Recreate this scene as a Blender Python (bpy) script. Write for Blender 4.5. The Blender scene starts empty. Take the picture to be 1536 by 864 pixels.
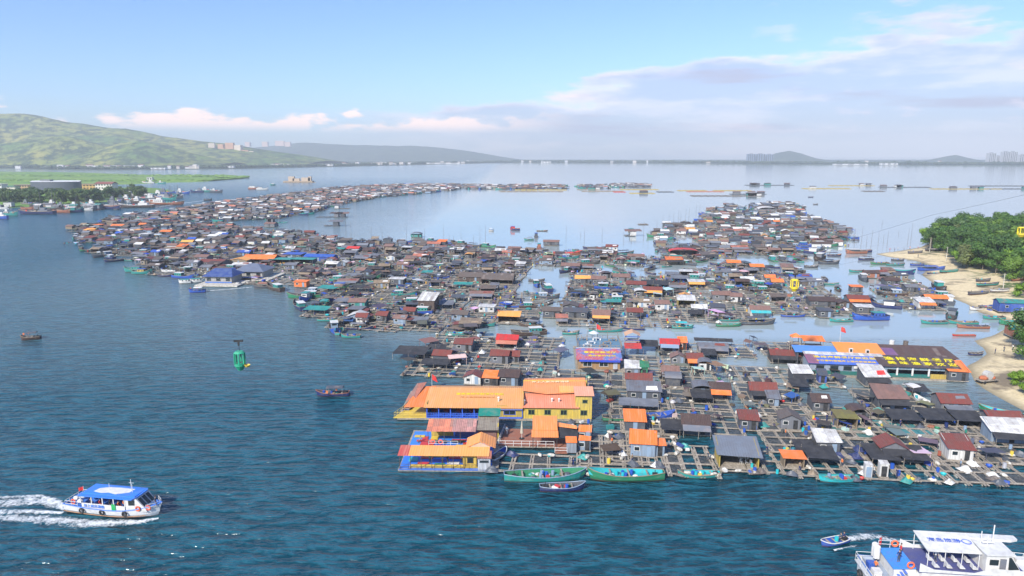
import bpy, math, random
from mathutils import Vector, Matrix, noise as mnoise
R = random.Random(7)
rad = math.radians
SC = bpy.context.scene
COL = SC.collection
# ------------------------------------------------------------------ camera
H = 55.0; PITCH = rad(11.0); F = 1024.0          # focal length in photo pixels (photo 1536 wide)
cam_d = bpy.data.cameras.new('camera'); cam = bpy.data.objects.new('camera', cam_d); COL.objects.link(cam)
cam_d.sensor_width = 36; cam_d.lens = 24.0; cam_d.clip_start = 1; cam_d.clip_end = 40000
cam.location = (0, 0, H); cam.rotation_euler = (rad(90) - PITCH, 0, 0); SC.camera = cam
def ray(px, py):
    v = (432 - py) / F; u = (px - 768) / F
    return (u, math.cos(PITCH) + v * math.sin(PITCH), -math.sin(PITCH) + v * math.cos(PITCH))
def gp(px, py, z=0.0):
    d = ray(px, py); t = (z - H) / d[2]
    return Vector((d[0] * t, d[1] * t, z))
def at(px, py, Y):                                  # point seen at a pixel, at a given distance ahead
    d = ray(px, py); t = Y / d[1]
    return Vector((d[0] * t, Y, H + d[2] * t))
def proj(p):
    x, y, z = p[0], p[1], p[2] - H
    dep = y * math.cos(PITCH) - z * math.sin(PITCH)
    up = y * math.sin(PITCH) + z * math.cos(PITCH)
    return (768 + F * x / dep, 432 - F * up / dep) if dep > 0.1 else (-9999, -9999)
def ppm(px, py):                                    # photo pixels per metre at a ground point
    p = gp(px, py); return F / (p.y * math.cos(PITCH) + H * math.sin(PITCH))
# ------------------------------------------------------------------ world, sun, exposure
SUN_EL, SUN_AZ = 38.0, 215.0                        # azimuth clockwise from +Y (view direction)
world = bpy.data.worlds.new('World'); SC.world = world; world.use_nodes = True
nt = world.node_tree; N = nt.nodes; L = nt.links; N.clear()
def nd(t, **kw):
    n = N.new(t)
    for k, v in kw.items(): setattr(n, k, v)
    return n
def mth(op, a, b=None, c=None, clamp=False):
    n = N.new('ShaderNodeMath'); n.operation = op; n.use_clamp = clamp
    for i, v in enumerate((a, b, c)):
        if v is None: continue
        if isinstance(v, (int, float)): n.inputs[i].default_value = v
        else: L.new(v, n.inputs[i])
    return n.outputs[0]
def sstep(v, a, b, lo=0.0, hi=1.0):
    n = N.new('ShaderNodeMapRange'); n.interpolation_type = 'SMOOTHSTEP'
    L.new(v, n.inputs[0]); n.inputs[1].default_value = a; n.inputs[2].default_value = b
    n.inputs[3].default_value = lo; n.inputs[4].default_value = hi
    return n.outputs[0]
sky = nd('ShaderNodeTexSky', sky_type='NISHITA', sun_disc=False)
sky.sun_elevation = rad(SUN_EL); sky.sun_rotation = rad(SUN_AZ)
sky.altitude = 0; sky.air_density = 1.0; sky.dust_density = 0.6; sky.ozone_density = 2.5
SKY_S = 0.15
bgs = nd('ShaderNodeVectorMath', operation='SCALE'); bgs.inputs['Scale'].default_value = SKY_S
tint = nd('ShaderNodeVectorMath', operation='MULTIPLY'); tint.inputs[1].default_value = (0.42, 0.50, 0.66)
L.new(sky.outputs[0], tint.inputs[0]); L.new(tint.outputs[0], bgs.inputs[0])
tc = nd('ShaderNodeTexCoord'); sp = nd('ShaderNodeSeparateXYZ'); L.new(tc.outputs['Generated'], sp.inputs[0])
az = mth('ARCTAN2', sp.outputs[0], sp.outputs[1]); el = mth('ARCSINE', sp.outputs[2])
def cl_noise(sx, sy, detail, off, rough=0.55, el_in=None):
    cb = nd('ShaderNodeCombineXYZ')
    L.new(mth('MULTIPLY', az, sx), cb.inputs[0]); L.new(mth('MULTIPLY', el_in or el, sy), cb.inputs[1]); cb.inputs[2].default_value = off
    n = nd('ShaderNodeTexNoise'); L.new(cb.outputs[0], n.inputs['Vector'])
    n.inputs['Scale'].default_value = 1; n.inputs['Detail'].default_value = detail; n.inputs['Roughness'].default_value = rough
    return n.outputs['Fac']
# big lavender bank to the right: its top edge climbs with azimuth
topedge = sstep(az, -0.30, 0.62, 0.062, 0.168)
n1 = cl_noise(7, 26, 7, 3.3); n1b = cl_noise(16, 60, 5, 8.1)
edge = mth('ADD', topedge, mth('MULTIPLY', mth('SUBTRACT', n1, 0.5), 0.17))
edge = mth('ADD', edge, mth('MULTIPLY', mth('SUBTRACT', n1b, 0.5), 0.06))
dd = mth('SUBTRACT', edge, el)
bank = mth('MULTIPLY', sstep(dd, -0.003, 0.022), sstep(az, -0.34, 0.0))
low = sstep(el, 0.0, 0.035, 0.75, 1.0)
wisp = sstep(cl_noise(5, 40, 6, 14.2), 0.50, 0.72)
bank = mth('MULTIPLY', bank, mth('ADD', 0.62, mth('MULTIPLY', wisp, 0.38)))
bank = mth('MULTIPLY', bank, low)
# row of small puffs low on the left
pf = cl_noise(13, 34, 7, 21.7); pedge = mth('ADD', 0.048, mth('MULTIPLY', mth('SUBTRACT', pf, 0.47), 0.11))
puff = mth('MULTIPLY', sstep(mth('SUBTRACT', pedge, el), -0.002, 0.010), sstep(el, 0.028, 0.044))
puff = mth('MULTIPLY', puff, mth('MULTIPLY', sstep(az, 0.12, -0.10), 1.0))
# small scattered clouds above the bank
sc_ = mth('MULTIPLY', sstep(cl_noise(14, 60, 6, 5.5), 0.56, 0.70), mth('MULTIPLY', sstep(az, 0.22, 0.5), sstep(el, 0.30, 0.16)))
lit = sstep(dd, 0.045, 0.0)
lit = mth('MULTIPLY', mth('ADD', mth('MULTIPLY', lit, 0.8), mth('MULTIPLY', sstep(cl_noise(5, 26, 7, 31.0, 0.6), 0.46, 0.64), 0.6)), 1.0, clamp=True)
cmix = nd('ShaderNodeMix', data_type='RGBA'); L.new(lit, cmix.inputs[0])
cmix.inputs[6].default_value = (0.285, 0.29, 0.385, 1); cmix.inputs[7].default_value = (0.66, 0.53, 0.54, 1)
m1 = nd('ShaderNodeMix', data_type='RGBA'); L.new(mth('MULTIPLY', bank, 0.93), m1.inputs[0]); L.new(bgs.outputs[0], m1.inputs[6]); L.new(cmix.outputs[2], m1.inputs[7])
m2 = nd('ShaderNodeMix', data_type='RGBA'); L.new(mth('MULTIPLY', puff, 0.95), m2.inputs[0]); L.new(m1.outputs[2], m2.inputs[6]); m2.inputs[7].default_value = (0.82, 0.62, 0.54, 1)
glow = mth('MULTIPLY', mth('MULTIPLY', sstep(el, 0.050, 0.008), sstep(az, 0.22, 0.58)), 0.85)
mg = nd('ShaderNodeMix', data_type='RGBA'); L.new(glow, mg.inputs[0]); L.new(m2.outputs[2], mg.inputs[6]); mg.inputs[7].default_value = (0.60, 0.60, 0.64, 1)
m3 = nd('ShaderNodeMix', data_type='RGBA'); L.new(mth('MULTIPLY', sc_, 0.5), m3.inputs[0]); L.new(mg.outputs[2], m3.inputs[6]); m3.inputs[7].default_value = (0.58, 0.52, 0.58, 1)
bg = nd('ShaderNodeBackground'); bg.inputs['Strength'].default_value = 1.0
L.new(m3.outputs[2], bg.inputs[0]); wo = nd('ShaderNodeOutputWorld'); L.new(bg.outputs[0], wo.inputs[0])
sun_d = bpy.data.lights.new('sun', 'SUN'); sun = bpy.data.objects.new('sun', sun_d); COL.objects.link(sun)
sun_d.energy = 3.3; sun_d.angle = rad(4); sun_d.color = (1.0, 0.93, 0.82)
sdir = Vector((math.sin(rad(SUN_AZ)) * math.cos(rad(SUN_EL)), math.cos(rad(SUN_AZ)) * math.cos(rad(SUN_EL)), math.sin(rad(SUN_EL))))
sun.rotation_euler = sdir.to_track_quat('Z', 'Y').to_euler()
SC.view_settings.view_transform = 'Standard'; SC.view_settings.look = 'None'
SC.view_settings.exposure = 1.05; SC.view_settings.gamma = 1.0; SC.view_settings.use_curve_mapping = False
cy = SC.cycles
cy.max_bounces = 5; cy.diffuse_bounces = 2; cy.glossy_bounces = 3; cy.transmission_bounces = 2; cy.transparent_max_bounces = 6; cy.volume_bounces = 0
cy.use_denoising = True; cy.caustics_reflective = False; cy.caustics_refractive = False
# ------------------------------------------------------------------ materials (procedural; most take the object's own colour)
MATS = {}
def mk(name, fn):
    if name not in MATS:
        m = bpy.data.materials.new(name); m.use_nodes = True; t = m.node_tree; t.nodes.clear()
        fn(m, t); MATS[name] = m
    return MATS[name]
class G:                                            # tiny node-graph helper
    def __init__(s, t): s.t = t
    def n(s, ty, **kw):
        x = s.t.nodes.new(ty)
        for k, v in kw.items(): setattr(x, k, v)
        return x
    def l(s, a, b): s.t.links.new(a, b)
    def noise(s, vec, scale, detail=4, rough=0.55):
        x = s.n('ShaderNodeTexNoise'); s.l(vec, x.inputs['Vector']); x.inputs['Scale'].default_value = scale
        x.inputs['Detail'].default_value = detail; x.inputs['Roughness'].default_value = rough; return x.outputs['Fac']
    def ramp(s, v, a, b, lo=0.0, hi=1.0):
        x = s.n('ShaderNodeMapRange'); s.l(v, x.inputs[0])
        for i, q in zip((1, 2, 3, 4), (a, b, lo, hi)): x.inputs[i].default_value = q
        return x.outputs[0]
    def mix(s, f, a, b, bt='MIX'):
        x = s.n('ShaderNodeMix', data_type='RGBA', blend_type=bt)
        for i, q in ((0, f), (6, a), (7, b)):
            if isinstance(q, (int, float)): x.inputs[i].default_value = q
            elif isinstance(q, tuple): x.inputs[i].default_value = q if len(q) == 4 else (*q, 1)
            else: s.l(q, x.inputs[i])
        return x.outputs[2]
    def m(s, op, a, b=None):
        x = s.n('ShaderNodeMath', operation=op)
        for i, q in enumerate((a, b)):
            if q is None: continue
            if isinstance(q, (int, float)): x.inputs[i].default_value = q
            else: s.l(q, x.inputs[i])
        return x.outputs[0]
    def bump(s, h, st, dist):
        x = s.n('ShaderNodeBump'); s.l(h, x.inputs['Height']); x.inputs['Strength'].default_value = st; x.inputs['Distance'].default_value = dist
        return x.outputs[0]
    def bsdf(s, col, rough=0.7, normal=None, **kw):
        x = s.n('ShaderNodeBsdfPrincipled')
        if isinstance(col, tuple): x.inputs['Base Color'].default_value = (*col[:3], 1)
        else: s.l(col, x.inputs['Base Color'])
        if isinstance(rough, (int, float)): x.inputs['Roughness'].default_value = rough
        else: s.l(rough, x.inputs['Roughness'])
        if normal: s.l(normal, x.inputs['Normal'])
        for k, v in kw.items(): x.inputs[k.replace('_', ' ')].default_value = v
        return x.outputs[0]
    def out(s, sh): o = s.n('ShaderNodeOutputMaterial'); s.l(sh, o.inputs[0]); return o
    def pos(s): return s.n('ShaderNodeNewGeometry').outputs['Position']
    def obj(s): return s.n('ShaderNodeTexCoord').outputs['Object']
    def ocol(s): return s.n('ShaderNodeObjectInfo').outputs['Color']
def f_paint(m, t):                                  # painted or plastic surface, faintly dirty
    g = G(t); c = g.ocol(); nz = g.noise(g.pos(), 1.3, 5); n2 = g.noise(g.pos(), 9.0, 3)
    c = g.mix(g.ramp(nz, 0.45, 0.75, 0, 0.35), c, (0.16, 0.13, 0.10)); c = g.mix(g.ramp(n2, 0.5, 0.8, 0, 0.25), c, (0.5, 0.48, 0.44))
    g.out(g.bsdf(c, 0.5))
def f_board(m, t):                                  # vertical boards / sheet wall, streaked
    g = G(t); o = g.obj(); c = g.ocol()
    mp = g.n('ShaderNodeMapping'); g.l(o, mp.inputs[0]); mp.inputs['Scale'].default_value = (3.2, 3.2, 0.25)
    nz = g.noise(mp.outputs[0], 1.5, 5); n2 = g.noise(g.pos(), 0.9, 3)
    c = g.mix(g.ramp(nz, 0.35, 0.7, 0, 0.55), c, (0.10, 0.085, 0.07)); c = g.mix(g.ramp(n2, 0.5, 0.8, 0, 0.4), c, (0.28, 0.25, 0.21))
    g.out(g.bsdf(c, 0.8, g.bump(nz, 0.5, 0.05)))
def f_roof(m, t):                                   # corrugated sheets in panels, weathered
    g = G(t); o = g.obj(); s = g.n('ShaderNodeSeparateXYZ'); g.l(o, s.inputs[0]); c = g.ocol()
    w = g.m('SINE', g.m('MULTIPLY', s.outputs[0], 2 * math.pi / 0.35))
    fr = g.m('FRACT', g.m('MULTIPLY', s.outputs[0], 1 / 1.1)); seam = g.ramp(fr, 0.0, 0.10, 1, 0)
    nz = g.noise(g.pos(), 0.8, 6, 0.65); n2 = g.noise(g.pos(), 3.5, 4)
    mp = g.n('ShaderNodeMapping'); g.l(o, mp.inputs[0]); mp.inputs['Scale'].default_value = (0.9, 0.25, 0.25)
    vo = g.n('ShaderNodeTexWhiteNoise'); fl = g.n('ShaderNodeVectorMath', operation='FLOOR'); g.l(mp.outputs[0], fl.inputs[0]); g.l(fl.outputs[0], vo.inputs['Vector'])
    c = g.mix(g.ramp(vo.outputs['Value'], .2, 1, 0, 0.55), c, (0.10, 0.085, 0.08)); c = g.mix(g.ramp(vo.outputs['Value'], .75, .8, 0, .35), c, (0.34, 0.28, 0.25)); c = g.mix(g.ramp(nz, 0.45, 0.72, 0, 0.55), c, (0.13, 0.075, 0.05))
    c = g.mix(g.ramp(n2, 0.55, 0.8, 0, 0.22), c, (0.34, 0.30, 0.28)); c = g.mix(g.m('MULTIPLY', seam, 0.5), c, (0.06, 0.05, 0.05))
    g.out(g.bsdf(c, 0.62, g.bump(w, 0.45, 0.06)))
def f_tarp(m, t):
    g = G(t); c = g.ocol(); nz = g.noise(g.pos(), 0.7, 5); n2 = g.noise(g.pos(), 4, 3)
    o = g.obj(); s = g.n('ShaderNodeSeparateXYZ'); g.l(o, s.inputs[0]); fr = g.m('FRACT', g.m('MULTIPLY', s.outputs[0], 1 / 1.8)); seam = g.ramp(fr, 0.0, 0.05, 0.3, 0)
    c = g.mix(g.ramp(nz, 0.45, 0.8, 0, 0.3), c, (0.55, 0.38, 0.28)); c = g.mix(seam, c, (0.2, 0.1, 0.06)); c = g.mix(g.ramp(n2, 0.6, 0.8, 0, 0.3), c, (0.25, 0.16, 0.1))
    g.out(g.bsdf(c, 0.6, g.bump(nz, 0.4, 0.3)))
def f_cleanroof(m, t):                              # newer coated sheet
    g = G(t); o = g.obj(); s = g.n('ShaderNodeSeparateXYZ'); g.l(o, s.inputs[0]); c = g.ocol()
    w = g.m('SINE', g.m('MULTIPLY', s.outputs[0], 2 * math.pi / 0.45)); nz = g.noise(g.pos(), 0.5, 6, 0.6)
    mp = g.n('ShaderNodeMapping'); g.l(o, mp.inputs[0]); mp.inputs['Scale'].default_value = (2.5, 0.2, 0.2); n3 = g.noise(mp.outputs[0], 1, 4)
    c = g.mix(g.ramp(nz, 0.42, 0.78, 0, 0.30), c, (0.42, 0.24, 0.14)); c = g.mix(g.ramp(n3, 0.5, 0.8, 0, 0.25), c, (0.7, 0.55, 0.4))
    g.out(g.bsdf(c, 0.55, g.bump(w, 0.35, 0.05)))
def f_coolroof(m, t):                               # blue or grey sheet with pale weathering
    g = G(t); o = g.obj(); s = g.n('ShaderNodeSeparateXYZ'); g.l(o, s.inputs[0]); c = g.ocol(); w = g.m('SINE', g.m('MULTIPLY', s.outputs[0], 2 * math.pi / 0.45)); nz = g.noise(g.pos(), 0.6, 6, 0.65); n2 = g.noise(g.pos(), 2.8, 4)
    c = g.mix(g.ramp(nz, 0.42, 0.75, 0, 0.45), c, (0.20, 0.26, 0.34)); c = g.mix(g.ramp(n2, 0.55, 0.8, 0, 0.35), c, (0.06, 0.07, 0.09)); g.out(g.bsdf(c, 0.55, g.bump(w, 0.35, 0.05)))
def f_signroof(m, t):                              # faded printed sheeting, red and blue in blotches
    g = G(t); o = g.obj(); n1 = g.noise(o, 1.1, 5, .7); n2 = g.noise(o, 2.6, 3); c = g.mix(g.ramp(g.noise(o, .45, 4, .6), .44, .56), (0.42, 0.10, 0.12), (0.10, 0.17, 0.40)); c = g.mix(g.ramp(n2, .52, .70, 0, .6), c, (0.42, 0.36, 0.46)); g.out(g.bsdf(c, .6))
def f_wood(m, t):
    g = G(t); nz = g.noise(g.pos(), 2.2, 5, 0.7); n2 = g.noise(g.pos(), 0.25, 3)
    c = g.mix(g.ramp(nz, 0.3, 0.7), (0.13, 0.105, 0.08), (0.50, 0.45, 0.38)); c = g.mix(g.ramp(n2, 0.42, 0.68, 0, 0.6), c, (0.17, 0.15, 0.12))
    g.out(g.bsdf(c, 0.85))
def f_foam(m, t):
    g = G(t); nz = g.noise(g.pos(), 2.0, 4); c = g.mix(g.ramp(nz, 0.4, 0.65), (0.62, 0.60, 0.54), (0.28, 0.25, 0.19)); g.out(g.bsdf(c, 0.8))
def f_dark(m, t):
    g = G(t); nz = g.noise(g.pos(), 2.0, 4); c = g.mix(g.ramp(nz, 0.35, 0.7), (0.012, 0.014, 0.017), (0.05, 0.05, 0.052)); g.out(g.bsdf(c, 0.75))
def f_net(m, t):                                    # net spread over a cage: part see-through
    g = G(t); nz = g.noise(g.pos(), 1.1, 5, 0.7); c = g.mix(nz, g.ocol(), (0.10, 0.105, 0.10))
    b = g.bsdf(c, 0.9); tr = g.n('ShaderNodeBsdfTransparent'); x = g.n('ShaderNodeMixShader')
    g.l(g.ramp(nz, 0.3, 0.6, 0.25, 0.92), x.inputs[0]); g.l(tr.outputs[0], x.inputs[1]); g.l(b, x.inputs[2]); g.out(x.outputs[0])
def f_shade(m, t):
    g = G(t); nz = g.noise(g.pos(), 0.8, 5); c = g.mix(g.ramp(nz, 0.4, 0.75, 0, 0.5), g.ocol(), (0.085, 0.085, 0.09)); b = g.bsdf(c, 0.85)
    g.out(b)
def f_glass(m, t): g = G(t); g.out(g.bsdf((0.02, 0.03, 0.035), 0.12))
def f_plain(m, t): g = G(t); g.out(g.bsdf(g.ocol(), 0.5))
def f_vcol(m, t):
    g = G(t); a = g.n('ShaderNodeAttribute', attribute_name='col'); nz = g.noise(g.pos(), 1.0, 4)
    g.out(g.bsdf(g.mix(g.ramp(nz, 0.4, 0.8, 0, 0.35), a.outputs['Color'], (0.15, 0.13, 0.11)), 0.75))
def f_hull(m, t):
    g = G(t); s = g.n('ShaderNodeSeparateXYZ'); o = g.obj(); g.l(o, s.inputs[0]); nz = g.noise(g.pos(), 1.5, 6, 0.7)
    mp = g.n('ShaderNodeMapping'); g.l(o, mp.inputs[0]); mp.inputs['Scale'].default_value = (0.5, 0.5, 5); n2 = g.noise(mp.outputs[0], 1, 3)
    c = g.mix(g.ramp(nz, 0.48, 0.75, 0, 0.5), g.ocol(), (0.18, 0.15, 0.11)); c = g.mix(g.ramp(n2, 0.55, 0.75, 0, 0.3), c, (0.45, 0.45, 0.42))
    c = g.mix(g.ramp(s.outputs[2], 0.16, 0.22, 0.8, 0), c, (0.10, 0.035, 0.03)); g.out(g.bsdf(c, 0.45))
def f_leaf(m, t):
    g = G(t); oi = g.n('ShaderNodeObjectInfo'); nz = g.noise(g.pos(), 0.35, 4); n2 = g.noise(g.pos(), 2.5, 2)
    c = g.mix(g.ramp(nz, 0.35, 0.65), (0.03, 0.085, 0.018), (0.14, 0.24, 0.03)); c = g.mix(0.55, c, oi.outputs['Color']); c = g.mix(g.ramp(n2, 0.4, 0.7, 0, 0.35), c, (0.11, 0.15, 0.04))
    b = g.bsdf(c, 0.55); tl = g.n('ShaderNodeBsdfTranslucent'); g.l(c, tl.inputs[0]); x = g.n('ShaderNodeMixShader'); x.inputs[0].default_value = 0.25
    g.l(b, x.inputs[1]); g.l(tl.outputs[0], x.inputs[2]); g.out(x.outputs[0])
def f_bark(m, t): g = G(t); nz = g.noise(g.pos(), 3, 4); g.out(g.bsdf(g.mix(nz, (0.06, 0.05, 0.04), (0.20, 0.17, 0.13)), 0.9))
def f_sand(m, t):
    g = G(t); p = g.pos(); nz = g.noise(p, 0.06, 6, 0.65); n2 = g.noise(p, 0.9, 4); s = g.n('ShaderNodeSeparateXYZ'); g.l(p, s.inputs[0])
    c = g.mix(g.ramp(n2, 0.3, 0.7), (0.54, 0.44, 0.26), (0.72, 0.60, 0.38)); c = g.mix(g.ramp(nz, 0.52, 0.62), c, (0.20, 0.16, 0.11))
    c = g.mix(g.ramp(s.outputs[2], 0.02, 0.35, 0.75, 0), c, (0.16, 0.135, 0.09)); gr = g.noise(p, 0.12, 5, 0.7)
    c = g.mix(g.m('MULTIPLY', g.ramp(gr, 0.5, 0.58), g.ramp(s.outputs[2], 1.3, 2.0)), c, (0.07, 0.12, 0.03)); g.out(g.bsdf(c, 0.95, g.bump(n2, 0.5, 0.2)))
def f_land(m, t):
    g = G(t); p = g.pos(); nz = g.noise(p, 0.004, 7, 0.6); n2 = g.noise(p, 0.03, 5, 0.7); n3 = g.noise(p, 0.001, 3)
    c = g.mix(g.ramp(nz, 0.4, 0.6), (0.13, 0.27, 0.035), (0.19, 0.30, 0.05)); c = g.mix(g.ramp(n2, 0.5, 0.66), c, (0.040, 0.085, 0.028)); c = g.mix(g.ramp(n3, 0.56, 0.62, 0, 0.7), c, (0.22, 0.21, 0.12))
    g.out(g.bsdf(c, 0.95, g.bump(n2, 0.7, 2)))
def f_hill(m, t):
    g = G(t); p = g.pos(); nz = g.noise(p, 0.0035, 8, 0.65); n2 = g.noise(p, 0.018, 6, 0.7)
    c = g.mix(g.ramp(nz, 0.4, 0.62), (0.10, 0.18, 0.03), (0.30, 0.29, 0.06)); c = g.mix(g.ramp(n2, 0.44, 0.56), c, (0.028, 0.058, 0.016)); g.out(g.bsdf(c, 0.95, g.bump(n2, 1.0, 8)))
def f_farwood(m, t): g = G(t); nz = g.noise(g.pos(), 0.01, 5); g.out(g.bsdf(g.mix(g.ramp(nz, 0.4, 0.65), (0.022, 0.045, 0.022), (0.06, 0.085, 0.035)), 0.95))
def f_scrub(m, t): g = G(t); nz = g.noise(g.pos(), 0.02, 5); g.out(g.bsdf(g.mix(g.ramp(nz, 0.35, 0.65), (0.07, 0.15, 0.03), (0.17, 0.29, 0.04)), 0.95))
FN = dict(scrub=f_scrub, paint=f_paint, board=f_board, roof=f_roof, tarp=f_tarp, clean=f_cleanroof, signroof=f_signroof, cool=f_coolroof, wood=f_wood, foam=f_foam, dark=f_dark, net=f_net, shade=f_shade,
          glass=f_glass, plain=f_plain, vcol=f_vcol, hull=f_hull, leaf=f_leaf, bark=f_bark, sand=f_sand, land=f_land, hill=f_hill, farwood=f_farwood)
MN = dict(scrub='mangrove_scrub', paint='painted_surface', board='weathered_boards', roof='corrugated_sheet', tarp='tarpaulin', clean='coated_sheet', signroof='printed_sheet', cool='weathered_sheet', wood='grey_timber', foam='foam_block', dark='black_plastic',
          net='fish_net', shade='shade_cloth', glass='dark_glass', plain='coloured_plastic', vcol='mixed_colours', hull='painted_hull', leaf='leaves', bark='bark', sand='sand', land='green_land', hill='hill_scrub', farwood='far_wood')
def M(k): return mk(MN[k], FN[k])
def f_water(m, t):
    g = G(t); p = g.pos(); s = g.n('ShaderNodeSeparateXYZ'); g.l(p, s.inputs[0])
    def lay(sx, sy, rot, sc, det, ro=0.55):
        mp = g.n('ShaderNodeMapping'); g.l(p, mp.inputs[0]); mp.inputs['Rotation'].default_value = (0, 0, rad(rot)); mp.inputs['Scale'].default_value = (sx, sy, 1); return g.noise(mp.outputs[0], sc, det, ro)
    a = lay(0.30, 1.0, -8, 0.78, 2.0, .5); a2 = lay(0.26, 1.0, -38, 0.62, 2.0, .5); b = lay(0.45, 1.0, 10, 1.9, 2.5, .5); c3 = lay(0.2, 0.6, -24, 0.06, 2)
    wind = g.ramp(g.noise(p, 0.010, 3), .35, .65); h = g.m('ADD', g.m('ADD', g.m('MULTIPLY', a, 1.15), g.m('MULTIPLY', a2, 1.0)), g.m('ADD', g.m('MULTIPLY', b, 0.42), g.m('MULTIPLY', c3, 3.0)))
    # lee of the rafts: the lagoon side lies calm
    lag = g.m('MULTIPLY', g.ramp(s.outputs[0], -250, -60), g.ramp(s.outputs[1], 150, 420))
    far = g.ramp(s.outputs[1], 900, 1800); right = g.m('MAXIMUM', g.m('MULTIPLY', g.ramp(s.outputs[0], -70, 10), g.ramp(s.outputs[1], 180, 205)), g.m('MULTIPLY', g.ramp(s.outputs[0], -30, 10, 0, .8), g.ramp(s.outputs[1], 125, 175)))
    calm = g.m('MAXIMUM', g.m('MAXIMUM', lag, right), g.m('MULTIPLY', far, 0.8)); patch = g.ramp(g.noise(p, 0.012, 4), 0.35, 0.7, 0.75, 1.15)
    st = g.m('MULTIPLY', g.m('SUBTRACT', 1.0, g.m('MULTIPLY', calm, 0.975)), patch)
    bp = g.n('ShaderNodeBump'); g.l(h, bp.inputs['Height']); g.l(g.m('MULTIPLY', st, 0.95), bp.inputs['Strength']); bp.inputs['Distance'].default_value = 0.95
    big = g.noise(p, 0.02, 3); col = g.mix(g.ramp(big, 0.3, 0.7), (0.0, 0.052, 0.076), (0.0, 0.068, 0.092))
    thin = g.m('ADD', g.m('MULTIPLY', g.ramp(a, .36, .64), .42), g.m('ADD', g.m('MULTIPLY', g.ramp(a2, .36, .64), .36), g.m('MULTIPLY', g.ramp(b, .36, .64), .22)))  # crest-to-trough mask for the light and dark painted into the water colour
    col = g.mix(g.ramp(thin, .34, .66), g.mix(.6, col, (0.0, 0.026, 0.045)), g.mix(.6, col, (0.020, 0.115, 0.165)))   # crests painted lighter, troughs darker, standing in for light and shade on waves
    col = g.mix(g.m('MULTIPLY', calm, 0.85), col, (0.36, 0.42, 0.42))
    g.out(g.bsdf(col, g.ramp(calm, 0, 1, 0.20, 0.07), bp.outputs[0], IOR=1.36, Specular_IOR_Level=0.8))
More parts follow.
